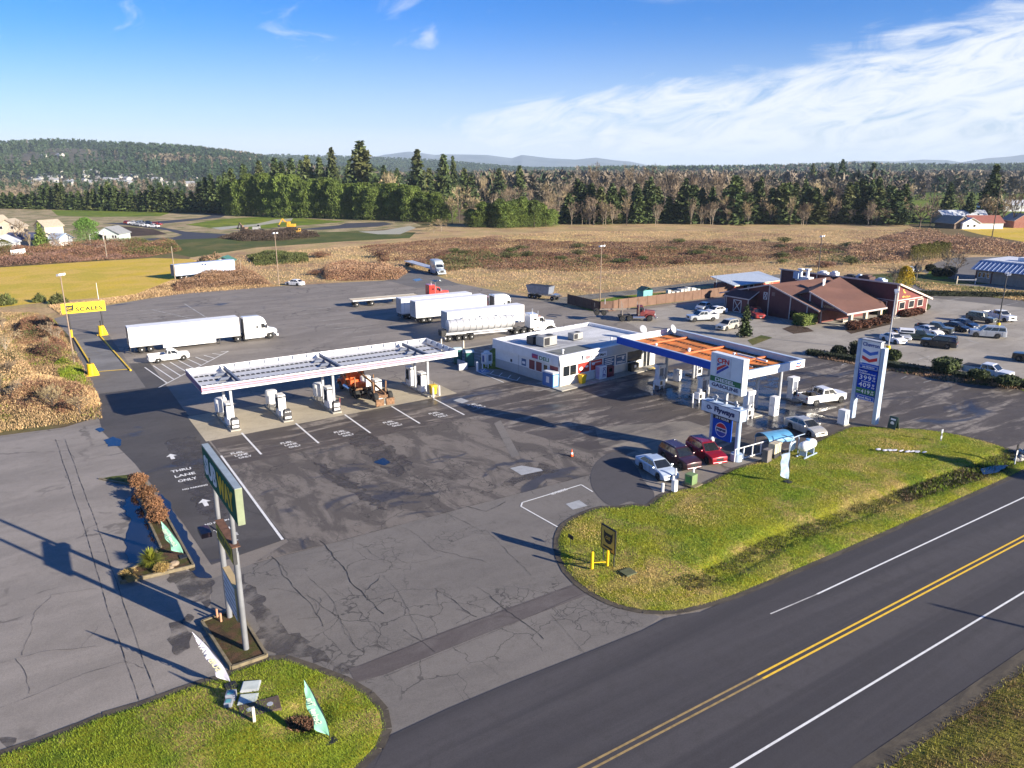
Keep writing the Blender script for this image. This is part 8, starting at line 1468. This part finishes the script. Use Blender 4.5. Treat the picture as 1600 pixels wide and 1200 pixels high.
# second face and long roof down to the porch
Z2 = 5.35
mb = MB(); gx(mb, 120.8, 121.0, [(88.9, 2.5), (88.9, 4.2), (85.9, Z2-.1), (79.0, 3.0), (79.0, 2.6), (83.3, 2.6), (83.3, 0), (85.9, 0), (85.9, 2.5)]); mb.build('wall', MARO_SHADE, t)
mb = MB(); mb.box(121.0, 83.2, 0, 138, 83.4, 2.6); mb.build('porch_wall', pm('porch_wall', (.16, .04, .035), .7), t)
mb = MB(); mb.hexa([(120.5, 77.9, 2.45), (132.4, 77.9, 2.45), (136, 90.5, Z2+1.0), (120.5, 85.95, Z2)], [(120.5, 77.9, 2.6), (132.4, 77.9, 2.6), (136, 90.5, Z2+1.15), (120.5, 85.95, Z2+.15)]); mb.hexa([(120.5, 85.95, Z2), (136, 90.5, Z2+1.0), (137.9, 84, 4.2), (137.9, 82.3, 2.6)][0:0] or [(120.5, 85.95, Z2), (129, 88.4, Z2+.55), (127, 91, 5.0), (120.5, 89.2, 4.3)], [(120.5, 85.95, Z2+.14), (129, 88.4, Z2+.69), (127, 91, 5.14), (120.5, 89.2, 4.44)])
mb.hexa([(132.4, 77.9, 2.45), (137.95, 82.3, 2.6), (137.95, 90, 5.0), (136, 90.5, Z2+1.0)], [(132.4, 77.9, 2.6), (137.95, 82.3, 2.75), (137.95, 90, 5.15), (136, 90.5, Z2+1.15)]); mb.build('porch_roof', BROOF, t)
mb = MB(); mb.beam((120.46, 77.8, 2.55), (120.46, 85.95, Z2+.1), .1, .24); mb.beam((120.4, 77.85, 2.5), (132.5, 77.85, 2.5), .12, .3); [mb.box(120.68, v-.12, 0, 120.79, v+.12, z) for v, z in ((85.8, Z2-.1), (83.2, 4.3))]; mb.build('trim', TRIM, t)
for u in (122.9, 127.3, 131.8): mb = MB(); mb.box(u-.3, 78.4, 0, u+.3, 79.0, 2.45); mb.build('porch_post', CREAM, t, bevel=.02)
mb = MB(); text(mb, 'Village', (120.66, 81.8, 3.2), FX, UP, 2.2, .55, bold=.02); mb.build('lettering', pm('dull_gold', (.35, .24, .13), .6), t); mb = MB(); mb.box(124, 80.8, .3, 126.5, 81.2, .5); mb.box(124, 80.8, 0, 124.1, 81.2, .9); mb.box(126.4, 80.8, 0, 126.5, 81.2, .9); mb.build('porch_bench', pm('bench_white', (.6, .55, .5), .6), t)
mb = MB(); mb.box(121, 78.3, .03, 138, 83.2, .12); mb.build('porch_floor', KERB, t)
# long wing: shed roof, high wall at u=138 facing left, gable end at v=79.4
mb = MB(); mb.exty([(138, 0), (148.6, 0), (148.6, 2.8), (138, 6.2)], 79.4, 106); mb.build('wing_wall', MARO_SHADE, t)
mb = MB(); mb.exty([(137.7, 6.22), (149.6, 2.45), (149.6, 2.6), (137.7, 6.38)], 79.0, 106.2); mb.build('wing_roof', BROOF, t)
mb = MB(); mb.exty([(138, 0), (148.6, 0), (148.6, 2.8), (138, 6.2)], 79.36, 79.395); mb.build('sunlit_gable_wall', BARNR_LIT, t)  # sunlit end of the wing, coloured lighter than its shaded walls
mb = MB(); mb.beam((137.7, 78.95, 6.3), (149.7, 78.95, 2.5), .12, .3); mb.box(138, 79.3, 0, 138.25, 79.355, 6.1); mb.box(148.4, 79.3, 0, 148.62, 79.355, 2.8); mb.box(138.25, 79.3, 3.0, 148.4, 79.355, 3.2); mb.box(138.25, 79.3, .0, 148.4, 79.355, .25); mb.build('gable_trim', pm('gable_cream', (.68, .56, .48), .6), t)
mb = MB(); [mb.box(137.9, v-.1, 0, 137.99, v+.1, 6.2) for v in (79.5, 93.4, 97.0, 101.5, 105.8)]; mb.box(137.6, 79, 6.15, 137.72, 106.2, 6.42); mb.box(137.92, 79.6, 3.0, 137.99, 89, 3.12); mb.build('trim', TRIM, t)
for u in (138.8, 142.0, 145.0):
    mb = MB(); mb.box(u, 79.28, 1.3, u+2.0, 79.35, 2.8); f = mb.build('window', pm('gable_cream', (.68, .56, .48), .6), t); mb = MB(); mb.box(u+.18, 79.262, 1.45, u+1.82, 79.278, 2.65); mb.build('pane', GLASS, f)
for v in (81.2, 83.6, 86.0): mb = MB(); mb.box(137.9, v, 1.0, 137.99, v+1.9, 2.8); f = mb.build('window', TRIM, t); mb = MB(); mb.box(137.88, v+.12, 1.1, 137.898, v+1.78, 2.7); mb.build('pane', GLASS, f)
mb = MB(); [mb.ball((139.8+a, 79.3, 5.0-b), (.28, .03, .16), 8, 4) for a, b in ((-.1, 0), (.15, .35), (.5, .55))]; mb.ball((139.9, 79.3, 3.7), (.4, .03, .2), 10, 4); text(mb, 'Village', (141.3, 79.34, 3.6), (1, 0, 0), UP, 1.9, .5); mb.build('gable_mark', pm('gold_mark', (.75, .42, .08), .5), t)
# roof kit
t2 = boxthing('kitchen_vent', 'pair of white exhaust stacks with boxes on the restaurant roof', 'roof vent', (133.3, 97.5, 5.3), 0, [('stack', MB().cyl((0, 0, 0), (0, 0, 2.0), .35, n=12).cyl((0, -1.6, 0), (0, -1.6, 2.1), .35, n=12), WHT, 0), ('case', B(-.6, -2.4, -.1, 1.0, .8, .7), WHT, .03), ('hood', MB().box(-.5, -.5, 2.0, .5, .5, 2.3).box(-.5, -2.1, 2.1, .5, -1.1, 2.4), WHT, .03), ('frame', B(-1.2, -.3, .3, -.6, .9, 1.6), PBL, 0)])
t2 = thing('roof_emblem', 'white bull head shaped sign board standing on the brown roof', 'sign', (127.2, 87.8, 5.3), R(20)); mb = MB(); q = [(-.9, 1.9), (-.5, 1.75), (.5, 1.75), (.9, 1.9), (.95, 1.4), (.7, 1.1), (.75, .25), (.4, 0), (-.4, 0), (-.75, .25), (-.7, 1.1), (-.95, 1.4)]; mb.exty([(a, b) for a, b in q], -.06, .06); mb.build('board', WHITE, t2); mb = MB(); mb.exty([(-.5, .5), (.5, .5), (.35, .3), (-.35, .3)], -.075, -.062); mb.build('dark_mark', BLKP, t2); mb = MB(); mb.exty([(-.4, 1.6), (.4, 1.6), (.5, .7), (-.5, .7)], -.075, -.062); mb.build('pink_mark', pm('pink_board', (.75, .42, .38), .5), t2)
for k, (v, w, m_, lab) in enumerate(((97.5, 1.3, WHT, 'white rooftop machine behind the long wing, at left'), (94.8, 1.0, WHT, 'jumbled white rooftop pipes behind the long wing'), (91.0, 1.6, STEEL, 'dark rooftop unit in the middle of the long wing'), (87.6, 1.7, pm('brown_unit', (.08, .04, .035), .7), 'brown rooftop unit on the long wing'), (84.6, 1.3, PBL, 'pale blue rooftop unit nearest the gable end'), (89.2, .8, PBL, 'small blue rooftop unit between the two dark ones'))):
    boxthing('rooftop_unit', lab, 'rooftop unit', (140.6, v, 5.1), 0, [('case', B(-w*.6, -w*.7, .0, w*.6, w*.7, 1.25+.25*(k % 2)), m_, .03), ('cap', B(-w*.4, -w*.4, 1.26+.25*(k % 2), w*.4, w*.4, 1.5+.25*(k % 2)), m_, .02), ('louvre', B(-w*.62, -w*.5, .3, -w*.605, w*.4, 1.0), SLOT, 0)])
# red outbuilding with metal roof
t = thing('red_shed', 'bright red outbuilding with a pale metal roof behind the restaurant', 'shed', (0, 0, 0)); RS = pm('shed_red', (.50, .065, .03), .6, var=.1)
mb = MB(); mb.box(131.3, 112.6, 0, 146.5, 118.5, 2.4); mb.build('wall', RS, t); mb = MB(); mb.box(131.28, 112.6, 0, 131.298, 118.5, 2.4); mb.build('shaded_end_wall', MARO_SHADE, t); mb = MB(); mb.box(134.3, 112.59, 0, 137.5, 112.599, 2.35); mb.build('recess', pm('recess_red', (.07, .02, .015), .8), t)  # end sheet puts the shade of the left side into a darker red
mb = MB(); mb.hexa([(130.7, 112.0, 2.35), (147, 112.0, 2.35), (147, 119.2, 3.6), (130.7, 119.2, 3.6)], [(130.7, 112.0, 2.5), (147, 112.0, 2.5), (147, 119.2, 3.75), (130.7, 119.2, 3.75)]); mb.build('roof', pm('shed_roof', (.44, .50, .58), .45, metal=.2, var=.08), t)
mb = MB(); mb.box(130.7, 111.95, 2.3, 147, 112.0, 2.5); mb.box(137.5, 112.5, 0, 137.7, 112.59, 2.4); [mb.box(u, 112.52, 1.6, u+.12, 112.59, 2.35) for u in (140.2, 140.9, 143.3, 144.0)]; [mb.box(u, 112.52, 1.9, u+1.4, 112.58, 2.3) for u in (141.5,)]; mb.build('trim', CREAM, t); mb = MB(); mb.box(135.5, 112.56, 1.3, 136.4, 112.585, 2.0); mb.build('window', TRIM, t)
for (x, y), h, lab in ((S(1118, 460), 4.2, 'dark double post at the end of the brown fence'), (S(1141, 462), 3.6, 'dark pipe post before the red outbuilding')): t = thing('pipe_post', lab, 'post', (x, y, 0)); mb = MB(); mb.cyl((0, 0, 0), (0, 0, h), .06); mb.cyl((1.4, 0, 0), (1.4, 0, h*.6), .06); mb.beam((0, 0, h*.6), (1.4, 0, h*.6), .08, .08); mb.build('pipe', GRY, t)
# brown fence
BRF = pm('fence_brown', (.165, .092, .06), .75, var=.15, scale=.8); BRFD = pm('fence_dark', (.12, .065, .045), .8, var=.15)
def fence(nm, lab, pts, h, m, step=2.4, z=0.02):
    t = thing(nm, lab, 'fence', (0, 0, 0))
    for a, b in zip(pts[:-1], pts[1:]):
        a = Vector((*a[:2], z)); b = Vector((*b[:2], z)); L = (b-a).length; n = max(1, int(L/step)); mb = MB(); mb.beam(a+Vector((0, 0, h/2)), b+Vector((0, 0, h/2)), .05, h); mb.build('panel', m, t); mb = MB()
        for k in range(n+1): p = a.lerp(b, k/n); mb.box(p.x-.07, p.y-.07, z, p.x+.07, p.y+.07, h+.1)
        mb.build('post', m, t)
    return t
fence('brown_fence', 'long brown board fence between the dog run and the lot', [(97.5, 113.3), (99.5, 114.2), (130.5, 114.0)], 2.0, BRF); fence('brown_fence', 'short brown board fence left of the brown lamp post', [(95.0, 125.0), (94.6, 114.0), (97.3, 113.3)], 2.0, BRFD)
t = boxthing('garden_shed', 'small teal shed on the grass behind the brown fence', 'shed', (*S(1007, 467), 0), 0, [('wall', B(-1.3, -1.0, 0, 1.3, 1.0, 2.0), pm('teal_wall', (.15, .42, .42), .6), 0), ('roof', MB().exty([(-1.5, 1.95), (0, 2.6), (1.5, 1.95), (1.4, 2.05), (0, 2.75), (-1.4, 2.05)][0:3]+[(0, 2.72)], -1.15, 1.15), pm('dark_green_roof', (.03, .08, .07), .6), 0)])
mb = MB(); x, y = S(1068, 462); [mb.box(x-5+k*1.1, y-.6+random.uniform(-.3, .3), 0, x-4.2+k*1.1, y+.5, random.uniform(1.0, 1.9)) for k in range(9)]; o = mb.build('stacked_crates', pm('crate_white', (.55, .54, .5), .7), bevel=.03); tag(o, 'row of pale stacked gear behind the brown fence', 'stored gear')
# clipped shrubs
HEDG = leaf('clipped_green', (0.085, 0.12, 0.022), (0.115, 0.15, 0.03), scale=.5); HEDD = leaf('dark_hedge', (0.022, 0.030, 0.014), (0.035, 0.042, 0.02), scale=.5); HEDB = leaf('rust_shrub', (0.14, 0.055, 0.03), (0.09, 0.045, 0.03), scale=.6); HEDM = leaf('mid_shrub', (0.04, 0.06, 0.02), (0.06, 0.08, 0.025), scale=.5)
def shrub(px, rx, ry, h, lab, m, box=False, stem=0.0, n=1500, loc=None, rz=0.0, cat='bush'):
    x, y = loc or S(*px); t = thing('clipped_bush', lab, cat, (x, y, .03), rz); g = np.random.default_rng(int(x*7+y*3)); P = g.uniform(-1, 1, (n, 3))
    if box: k = g.integers(0, 3, n); P[np.arange(n), k] = np.sign(P[np.arange(n), k])*g.uniform(.86, 1.02, n)
    else: P = g.normal(0, 1, (n, 3)); P /= np.linalg.norm(P, axis=1)[:, None]; P *= g.uniform(.8, 1.03, (n, 1))
    P = P*np.array([rx, ry, (h-stem)/2])+np.array([0, 0, stem+(h-stem)/2]); V, F = cards(P, min(.22, h*.2), .0, 1, 5); V[:, 2] = np.maximum(V[:, 2], 0); core = MB()
    if box: core.box(-rx*.84, -ry*.84, stem+.05, rx*.84, ry*.84, h*.93)
    else: core.ball((0, 0, stem+(h-stem)/2), (rx*.82, ry*.82, (h-stem)*.41), 12, 7)
    child('leaves', np_mesh('leaves', V, F, m), t); core.build('crown_core', m, t)
    if stem: mb = MB(); [mb.cyl((0, 0, 0), (a, b, stem+.3), .08, .05, 6) for a, b in ((-.4*rx, 0), (.4*rx, .1), (0, -.3*ry))]; mb.build('trunk', BARK, t)
    return t
shrub((1257, 507), 1.9, 1.3, 1.9, 'square clipped bright green bush before the restaurant porch', HEDG, True); shrub((1245, 500), 1.6, 1.2, 2.1, 'dark bush behind the square clipped one', HEDD)
for px, r, lab, m_ in (((1333, 515), 1.6, 'dark rusty low bush at the porch corner', HEDB), ((1351, 512), 1.4, 'second rusty low bush along the porch', HEDB), ((1367, 508), 1.4, 'rusty low bush in the middle of the porch bed', HEDB), ((1382, 504), 1.5, 'last rusty low bush of the porch bed', HEDB), ((1376, 492), 1.6, 'green bush between porch and long wing', HEDM), ((1396, 491), 1.4, 'grey green bush beside the gable corner', HEDM), ((1416, 495), 1.4, 'dark brown bush under the gable windows, left', HEDB), ((1426, 493), 1.3, 'dark brown bush under the gable windows, middle', HEDB), ((1435, 491), 1.2, 'dark brown bush under the gable windows, right', HEDB), ((1444, 484), 1.2, 'green bush behind the gable corner', HEDM)): shrub(px, r, r*.8, r*.95, lab, m_)
shrub(None, .9, 14.5, .75, 'low dark clipped hedge along the edge of the restaurant lot', HEDD, True, n=9000, loc=((S(1278, 556)[0]+S(1600, 606)[0])/2, (S(1278, 556)[1]+S(1600, 606)[1])/2), rz=math.atan2(S(1600, 606)[1]-S(1278, 556)[1], S(1600, 606)[0]-S(1278, 556)[0])-R(90), cat='hedge')
brush('hedge_bed_plants', [(1278, 552), (1340, 558), (1420, 572), (1500, 588), (1600, 600), (1600, 610), (1480, 596), (1380, 578), (1278, 560)], 14000, .5, .16, [HEDM, L_TWIG, HEDD], 'low straggly planting along the clipped hedge', 61, .4, 3, .2)
shrub((1310, 557), 1.15, 1.15, 1.6, 'round dark bush left of the price sign', HEDD); shrub((1341, 558), 1.2, 1.0, 2.2, 'square dark bush behind the price sign', HEDD, True); shrub((1394, 564), 1.2, 1.1, 1.7, 'dark green bush right of the price sign', HEDM)
shrub((1477, 585), 1.7, 1.2, 2.1, 'flat topped square bush in the hedge bed', HEDM, True, .7); shrub((1527, 600), 1.3, 1.2, 1.9, 'umbrella clipped bush before the white pickup', HEDM, False, .8); shrub((1574, 608), 1.7, 1.3, 1.7, 'broad umbrella bush at the right end of the hedge bed', HEDM, False, .6)
flat_poly('grass_patch', [(1572, 600), (1600, 592), (1680, 600), (1680, 622), (1600, 612)], .05, M_green); flat_poly('planting_bed', [(1168, 532), (1190, 524), (1207, 528), (1176, 540)], .05, M_olive); flat_poly('planting_bed', [(1222, 514), (1240, 508), (1262, 512), (1272, 518), (1240, 522)], .05, M_soil)
flat_poly('planting_bed', [(1320, 516), (1390, 502), (1393, 507), (1330, 522)], .05, M_soil)
shrub(None, .8, 17, 1.0, 'long dark hedge in front of the metal roofed building', HEDD, True, n=9000, loc=(176, 83.5), rz=R(-33-8+90), cat='hedge'); [shrub((x, y), r, r, r*1.5, lab, HEDD) for x, y, r, lab in ((1453, 424, 1.3, 'round dark bush on the grass beyond the golden conifer'), (1482, 432, 1.8, 'dark bush left of the larger bare tree'), (1465, 432, 1.5, 'second dark bush on the small green'))]
flat_poly('back_parking', [(1440, 425), (1452, 415), (1480, 403), (1600, 400), (1700, 405), (1700, 470), (1600, 448), (1500, 438)], .02, A_back); flat_poly('grass_patch', [(1445, 432), (1455, 422), (1478, 424), (1482, 436), (1460, 437)], .04, M_green)
# metal roofed building on the right
t = thing('metal_roof_building', 'beige building with a pale blue metal roof at the right edge', 'building', (199, 95.3, 0)); BEI = pm('beige_wall', (.30, .26, .22), .7); MR = pm('blue_metal_roof', (.30, .37, .52), .5, metal=.2)
mb = MB(); mb.box(0, -34, 0, 16, 0, 3.4); mb.build('wall', BEI, t); mb = MB(); mb.exty([(-1.3, 3.1), (2.6, 5.0), (2.6, 5.1), (-1.3, 3.22)], -34, .8); mb.build('awning_roof', MR, t); mb = MB(); [mb.beam((-1.3, -.2-k*1.0, 3.25), (2.6, -.2-k*1.0, 5.13), .06, .08) for k in range(30)]; mb.build('roof_seam', pm('seam_blue', (.40, .50, .70), .4), t)
mb = MB(); mb.box(2.6, -34, 3.4, 16, .4, 5.3); mb.build('upper_wall', WHT, t); mb = MB(); mb.box(2.9, -33.8, 5.3, 15.8, .2, 5.36); mb.build('flat_roof', pm('flat_white', (.66, .68, .72), .6), t); mb = MB(); mb.box(-.05, -.25, 0, .25, .05, 3.3); mb.box(-.05, -3.9, 0, .0, -3.6, 3.3); mb.box(-.04, -3.6, 2.9, .0, -.25, 3.1); mb.build('maroon_trim', MARO_SHADE, t)
for v in (-1.2, -2.2, -3.2): mb = MB(); mb.box(-.04, v-.1, 1.2, -.01, v+.7, 2.5); f = mb.build('window', WHT, t); mb = MB(); mb.box(-.06, v, 1.3, -.045, v+.6, 2.4); mb.build('pane', GLASS, f)
boxthing('rooftop_unit', 'grey unit on the flat roof of the metal roofed building', 'rooftop unit', (206, 87, 5.36), 0, [('case', B(-1, -2.2, 0, 1, -.2, 1.0), STEEL, .03), ('fan_box', B(-1, .1, 0, 1, 2, .9), WHT, .03)])
boxthing('sign_gate', 'low grey gate before the metal roofed building', 'gate', (*S(1509, 444), 0), R(-40), [('left_post', B(-2.2, -.1, 0, -2.0, .1, 1.9), CREAM, 0), ('right_post', B(2.0, -.1, 0, 2.2, .1, 1.4), GRY, 0), ('bar', B(-2.0, -.05, 1.0, 2.0, .05, 1.15), GRY, 0)])
# ---------------------------------------------------------- houses
def house(name, lab, loc, rz, w, d, hw, hr, wm, rmm, wins=(), cat='house', group=None, chim=False):
    """gable faces -y; ridge runs along y"""
    t = thing(name, lab, cat, (loc[0], loc[1], 0), rz, group); mb = MB(); mb.exty([(-w/2, 0), (w/2, 0), (w/2, hw), (0, hr), (-w/2, hw)], -d/2, d/2); wl = mb.build('wall', wm, t)
    e = .5; k = (hr-hw)/(w/2); mb = MB(); mb.exty([(-w/2-e, hw-e*k), (0, hr), (w/2+e, hw-e*k), (w/2+e, hw-e*k+.22), (0, hr+.22), (-w/2-e, hw-e*k+.22)], -d/2-e, d/2+e); rf = mb.build('roof', rmm, t)
    for x, z, ww, hh in wins: mb = MB(); mb.box(x-ww/2-.1, -d/2-.05, z-.1, x+ww/2+.1, -d/2-.01, z+hh+.1); f = mb.build('window', WHT, t); mb = MB(); mb.box(x-ww/2, -d/2-.07, z, x+ww/2, -d/2-.055, z+hh); mb.build('pane', GLASS, f)
    return t
PG = pm('pale_green_wall', (.55, .64, .60), .7); YW = pm('pale_yellow_wall', (.66, .58, .38), .7); TANW = pm('tan_wall', (.50, .42, .33), .7); RFG = pm('grey_roof', (.26, .27, .28), .8); RFT = pm('tan_roof', (.40, .34, .26), .8); RFB = pm('blue_roof', (.07, .08, .15), .7); RFW = pm('pale_roof', (.55, .58, .62), .6)
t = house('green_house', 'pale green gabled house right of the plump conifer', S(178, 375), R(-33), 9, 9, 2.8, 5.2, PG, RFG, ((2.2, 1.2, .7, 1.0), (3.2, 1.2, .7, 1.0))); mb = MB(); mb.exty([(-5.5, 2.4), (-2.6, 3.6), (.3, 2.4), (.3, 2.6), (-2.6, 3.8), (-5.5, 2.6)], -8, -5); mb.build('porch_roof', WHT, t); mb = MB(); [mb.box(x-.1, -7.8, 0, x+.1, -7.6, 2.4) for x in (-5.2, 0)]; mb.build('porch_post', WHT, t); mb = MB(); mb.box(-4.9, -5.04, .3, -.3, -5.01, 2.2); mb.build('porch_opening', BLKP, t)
house('yellow_house', 'pale yellow two storey house behind the olive conifer', S(78, 368), R(-60), 7, 8, 4.2, 6.4, YW, RFT, ((-1.5, 3.6, .9, 1.1), (1.5, 3.6, .9, 1.1), (0, 1.2, 1, 1.1))); house('tan_house', 'tan gabled house at the left edge with a pale roof', S(20, 368), R(-20), 9, 10, 3.8, 6.8, TANW, RFT, ((-2, 3, 1, 1.2), (2, 3, 1, 1.2)))
house('tan_house', 'second tan house half hidden at the left frame edge', S(-8, 362), R(-50), 9, 10, 4.0, 7.0, YW, RFT, ((1, 3, 1, 1.2),)); house('blue_roof_house', 'low house with dark blue roof behind the bare tree', S(46, 384), R(55), 9, 13, 2.8, 4.6, TANW, RFB); house('white_house', 'white gabled house at the left edge behind the yellow green conifer', S(8, 391), R(-15), 7.5, 9, 2.8, 4.9, WHT, RFW, ((2, 1, 1, 1),)); house('small_blue_house', 'small pale blue roofed house between the two green conifers', S(94, 383), R(40), 6, 6, 2.6, 4.2, WHT, PBL)
fence('white_fence', 'white board fence below the bare tree at left', [S(18, 400), S(40, 397)], 1.8, WHT); fence('white_fence', 'pale fence in front of the pale green house', [S(120, 386), S(150, 388), S(200, 383)], 1.3, pm('pale_fence', (.55, .47, .40), .7)); fence('silt_fence', 'orange silt fence at the far left of the graded site', [S(-20, 321), S(33, 320)], 2.2, pm('orange_mesh', (.75, .33, .05), .7))
house('utility_hut', 'cream hut with a green roof behind the blue trailer', S(354, 421), R(-33), 3.6, 3.5, 2.6, 3.6, pm('cream_wall', (.62, .60, .48), .7), pm('green_roof', (.06, .17, .14), .6), cat='hut')
# farm on the right
house('farm_house', 'grey roofed long farm house among the trees on the right', W(1512, 0, 400), R(60), 12, 24, 3.5, 6.5, pm('grey_wall', (.32, .32, .32), .7), RFW); house('red_roof_barn', 'white shed with a red roof beside the gold field', W(1548, 0, 366), R(57), 9, 15, 3.0, 5.8, WHT, pm('barn_red_roof', (.28, .10, .07), .7)); house('white_garage', 'small white garage left of the red roofed shed', W(1524, 0, 364), R(-33), 8, 8, 2.8, 5.0, WHT, RFW, ((-1.5, 1, 1, 1), (1.5, 1, 1, 1))); house('brown_barn', 'brown gabled barn left of the white garage', W(1502, 0, 368), R(-20), 9, 12, 2.5, 5.5, pm('brown_wall', (.16, .11, .08), .8), pm('tan_old_roof', (.35, .30, .24), .8)); house('brick_house', 'brick red house at the far right among bare trees', W(1604, 0, 372), R(-33), 9, 10, 3.5, 6.5, pm('brick_wall', (.28, .11, .08), .8), RFG)
house('white_barn', 'low white barn roofs on the far pasture', W(1585, 0, 520), R(50), 12, 34, 4, 7, WHT, RFW); house('orange_barn', 'small orange tan barn glimpsed inside the wood', W(1322, 0, 420), R(-33), 7, 7, 4, 7, pm('orange_wall', (.50, .30, .13), .7), RFT)
# village at the foot of the hill
K = random.Random(5); proto = house('village_house', 'small pale house in the village at the foot of the hill', W(60, 0, 1500), .3, 12, 16, 4, 7, pm('village_wall', (.42, .40, .37), .7), pm('village_roof', (.30, .31, .33), .7), group='houses of the far village')
pz = [K.uniform(0, 1) for _ in range(64)]
for k in range(64):
    x = K.choice((K.uniform(35, 110), K.uniform(125, 200), K.uniform(170, 300))); D = K.uniform(1250, 1980)
    c = copy_tree(proto, (*W(x, 0, D), max(0, float(hz1(np.array([x]), np.array([D]))[0]))), K.uniform(0, 3)); c.scale = (K.uniform(.7, 1.2),)*3
for x, y, D in ((73, 232, 2300), (98, 231.5, 2320)): c = copy_tree(proto, (*W(x, 0, D), float(hz1(np.array([x*1.0]), np.array([D*1.0]))[0])), .5, 'white house alone on the cleared slope, %s' % ('left one' if x < 80 else 'right one')); c.scale = (1.5, 1.3, 1.2); del c['group']
# a few large birds' distant flock in the sky
mb = MB(); bx, by = W(1003, 0, 900); bz = ztop(225, 900)
for k, (a, b, c) in enumerate(((0, 0, 0), (5, 0, -.4), (9, 0, -.8), (-4, 0, 1.2))):
    o = MB().add([(bx+a, by+b, bz+c), (bx+a-1.6, by+b, bz+c+.45), (bx+a-.2, by+b+.5, bz+c+.12), (bx+a+1.6, by+b, bz+c+.45), (bx+a+.2, by+b+.5, bz+c+.1), (bx+a, by+b+.9, bz+c-.1)], [(0, 2, 1), (0, 3, 4), (0, 4, 5), (0, 5, 2)]).build('bird', BLKP); tag(o, 'tiny dark bird in the small flock above the wood', 'bird', 'small flock of birds')

# trees and a pole on the near side of the highway, out of frame, whose shadows fall across lawn and road
for tip, h, r, lab in (((70, 37.5), 12, 4, 'evergreen across the highway casting its shadow over the lawn'), ((79, 33.5), 13, 4.5, 'second evergreen across the highway near the culvert'), ((88, 30), 11, 4, 'third evergreen across the highway')):
    L_ = h/math.tan(SUN_EL); tree('fir', (tip[0]+SX*L_, tip[1]+SY*L_), h, r, lab, 'fir tree', 'fir_tree', NEEDLE, None, 2)
tip = S(1452, 944); L_ = 9.5/math.tan(SUN_EL); pole((tip[0]+SX*L_, tip[1]+SY*L_), 9.5, .16, 'utility pole across the highway whose shadow crosses the road', BARK)
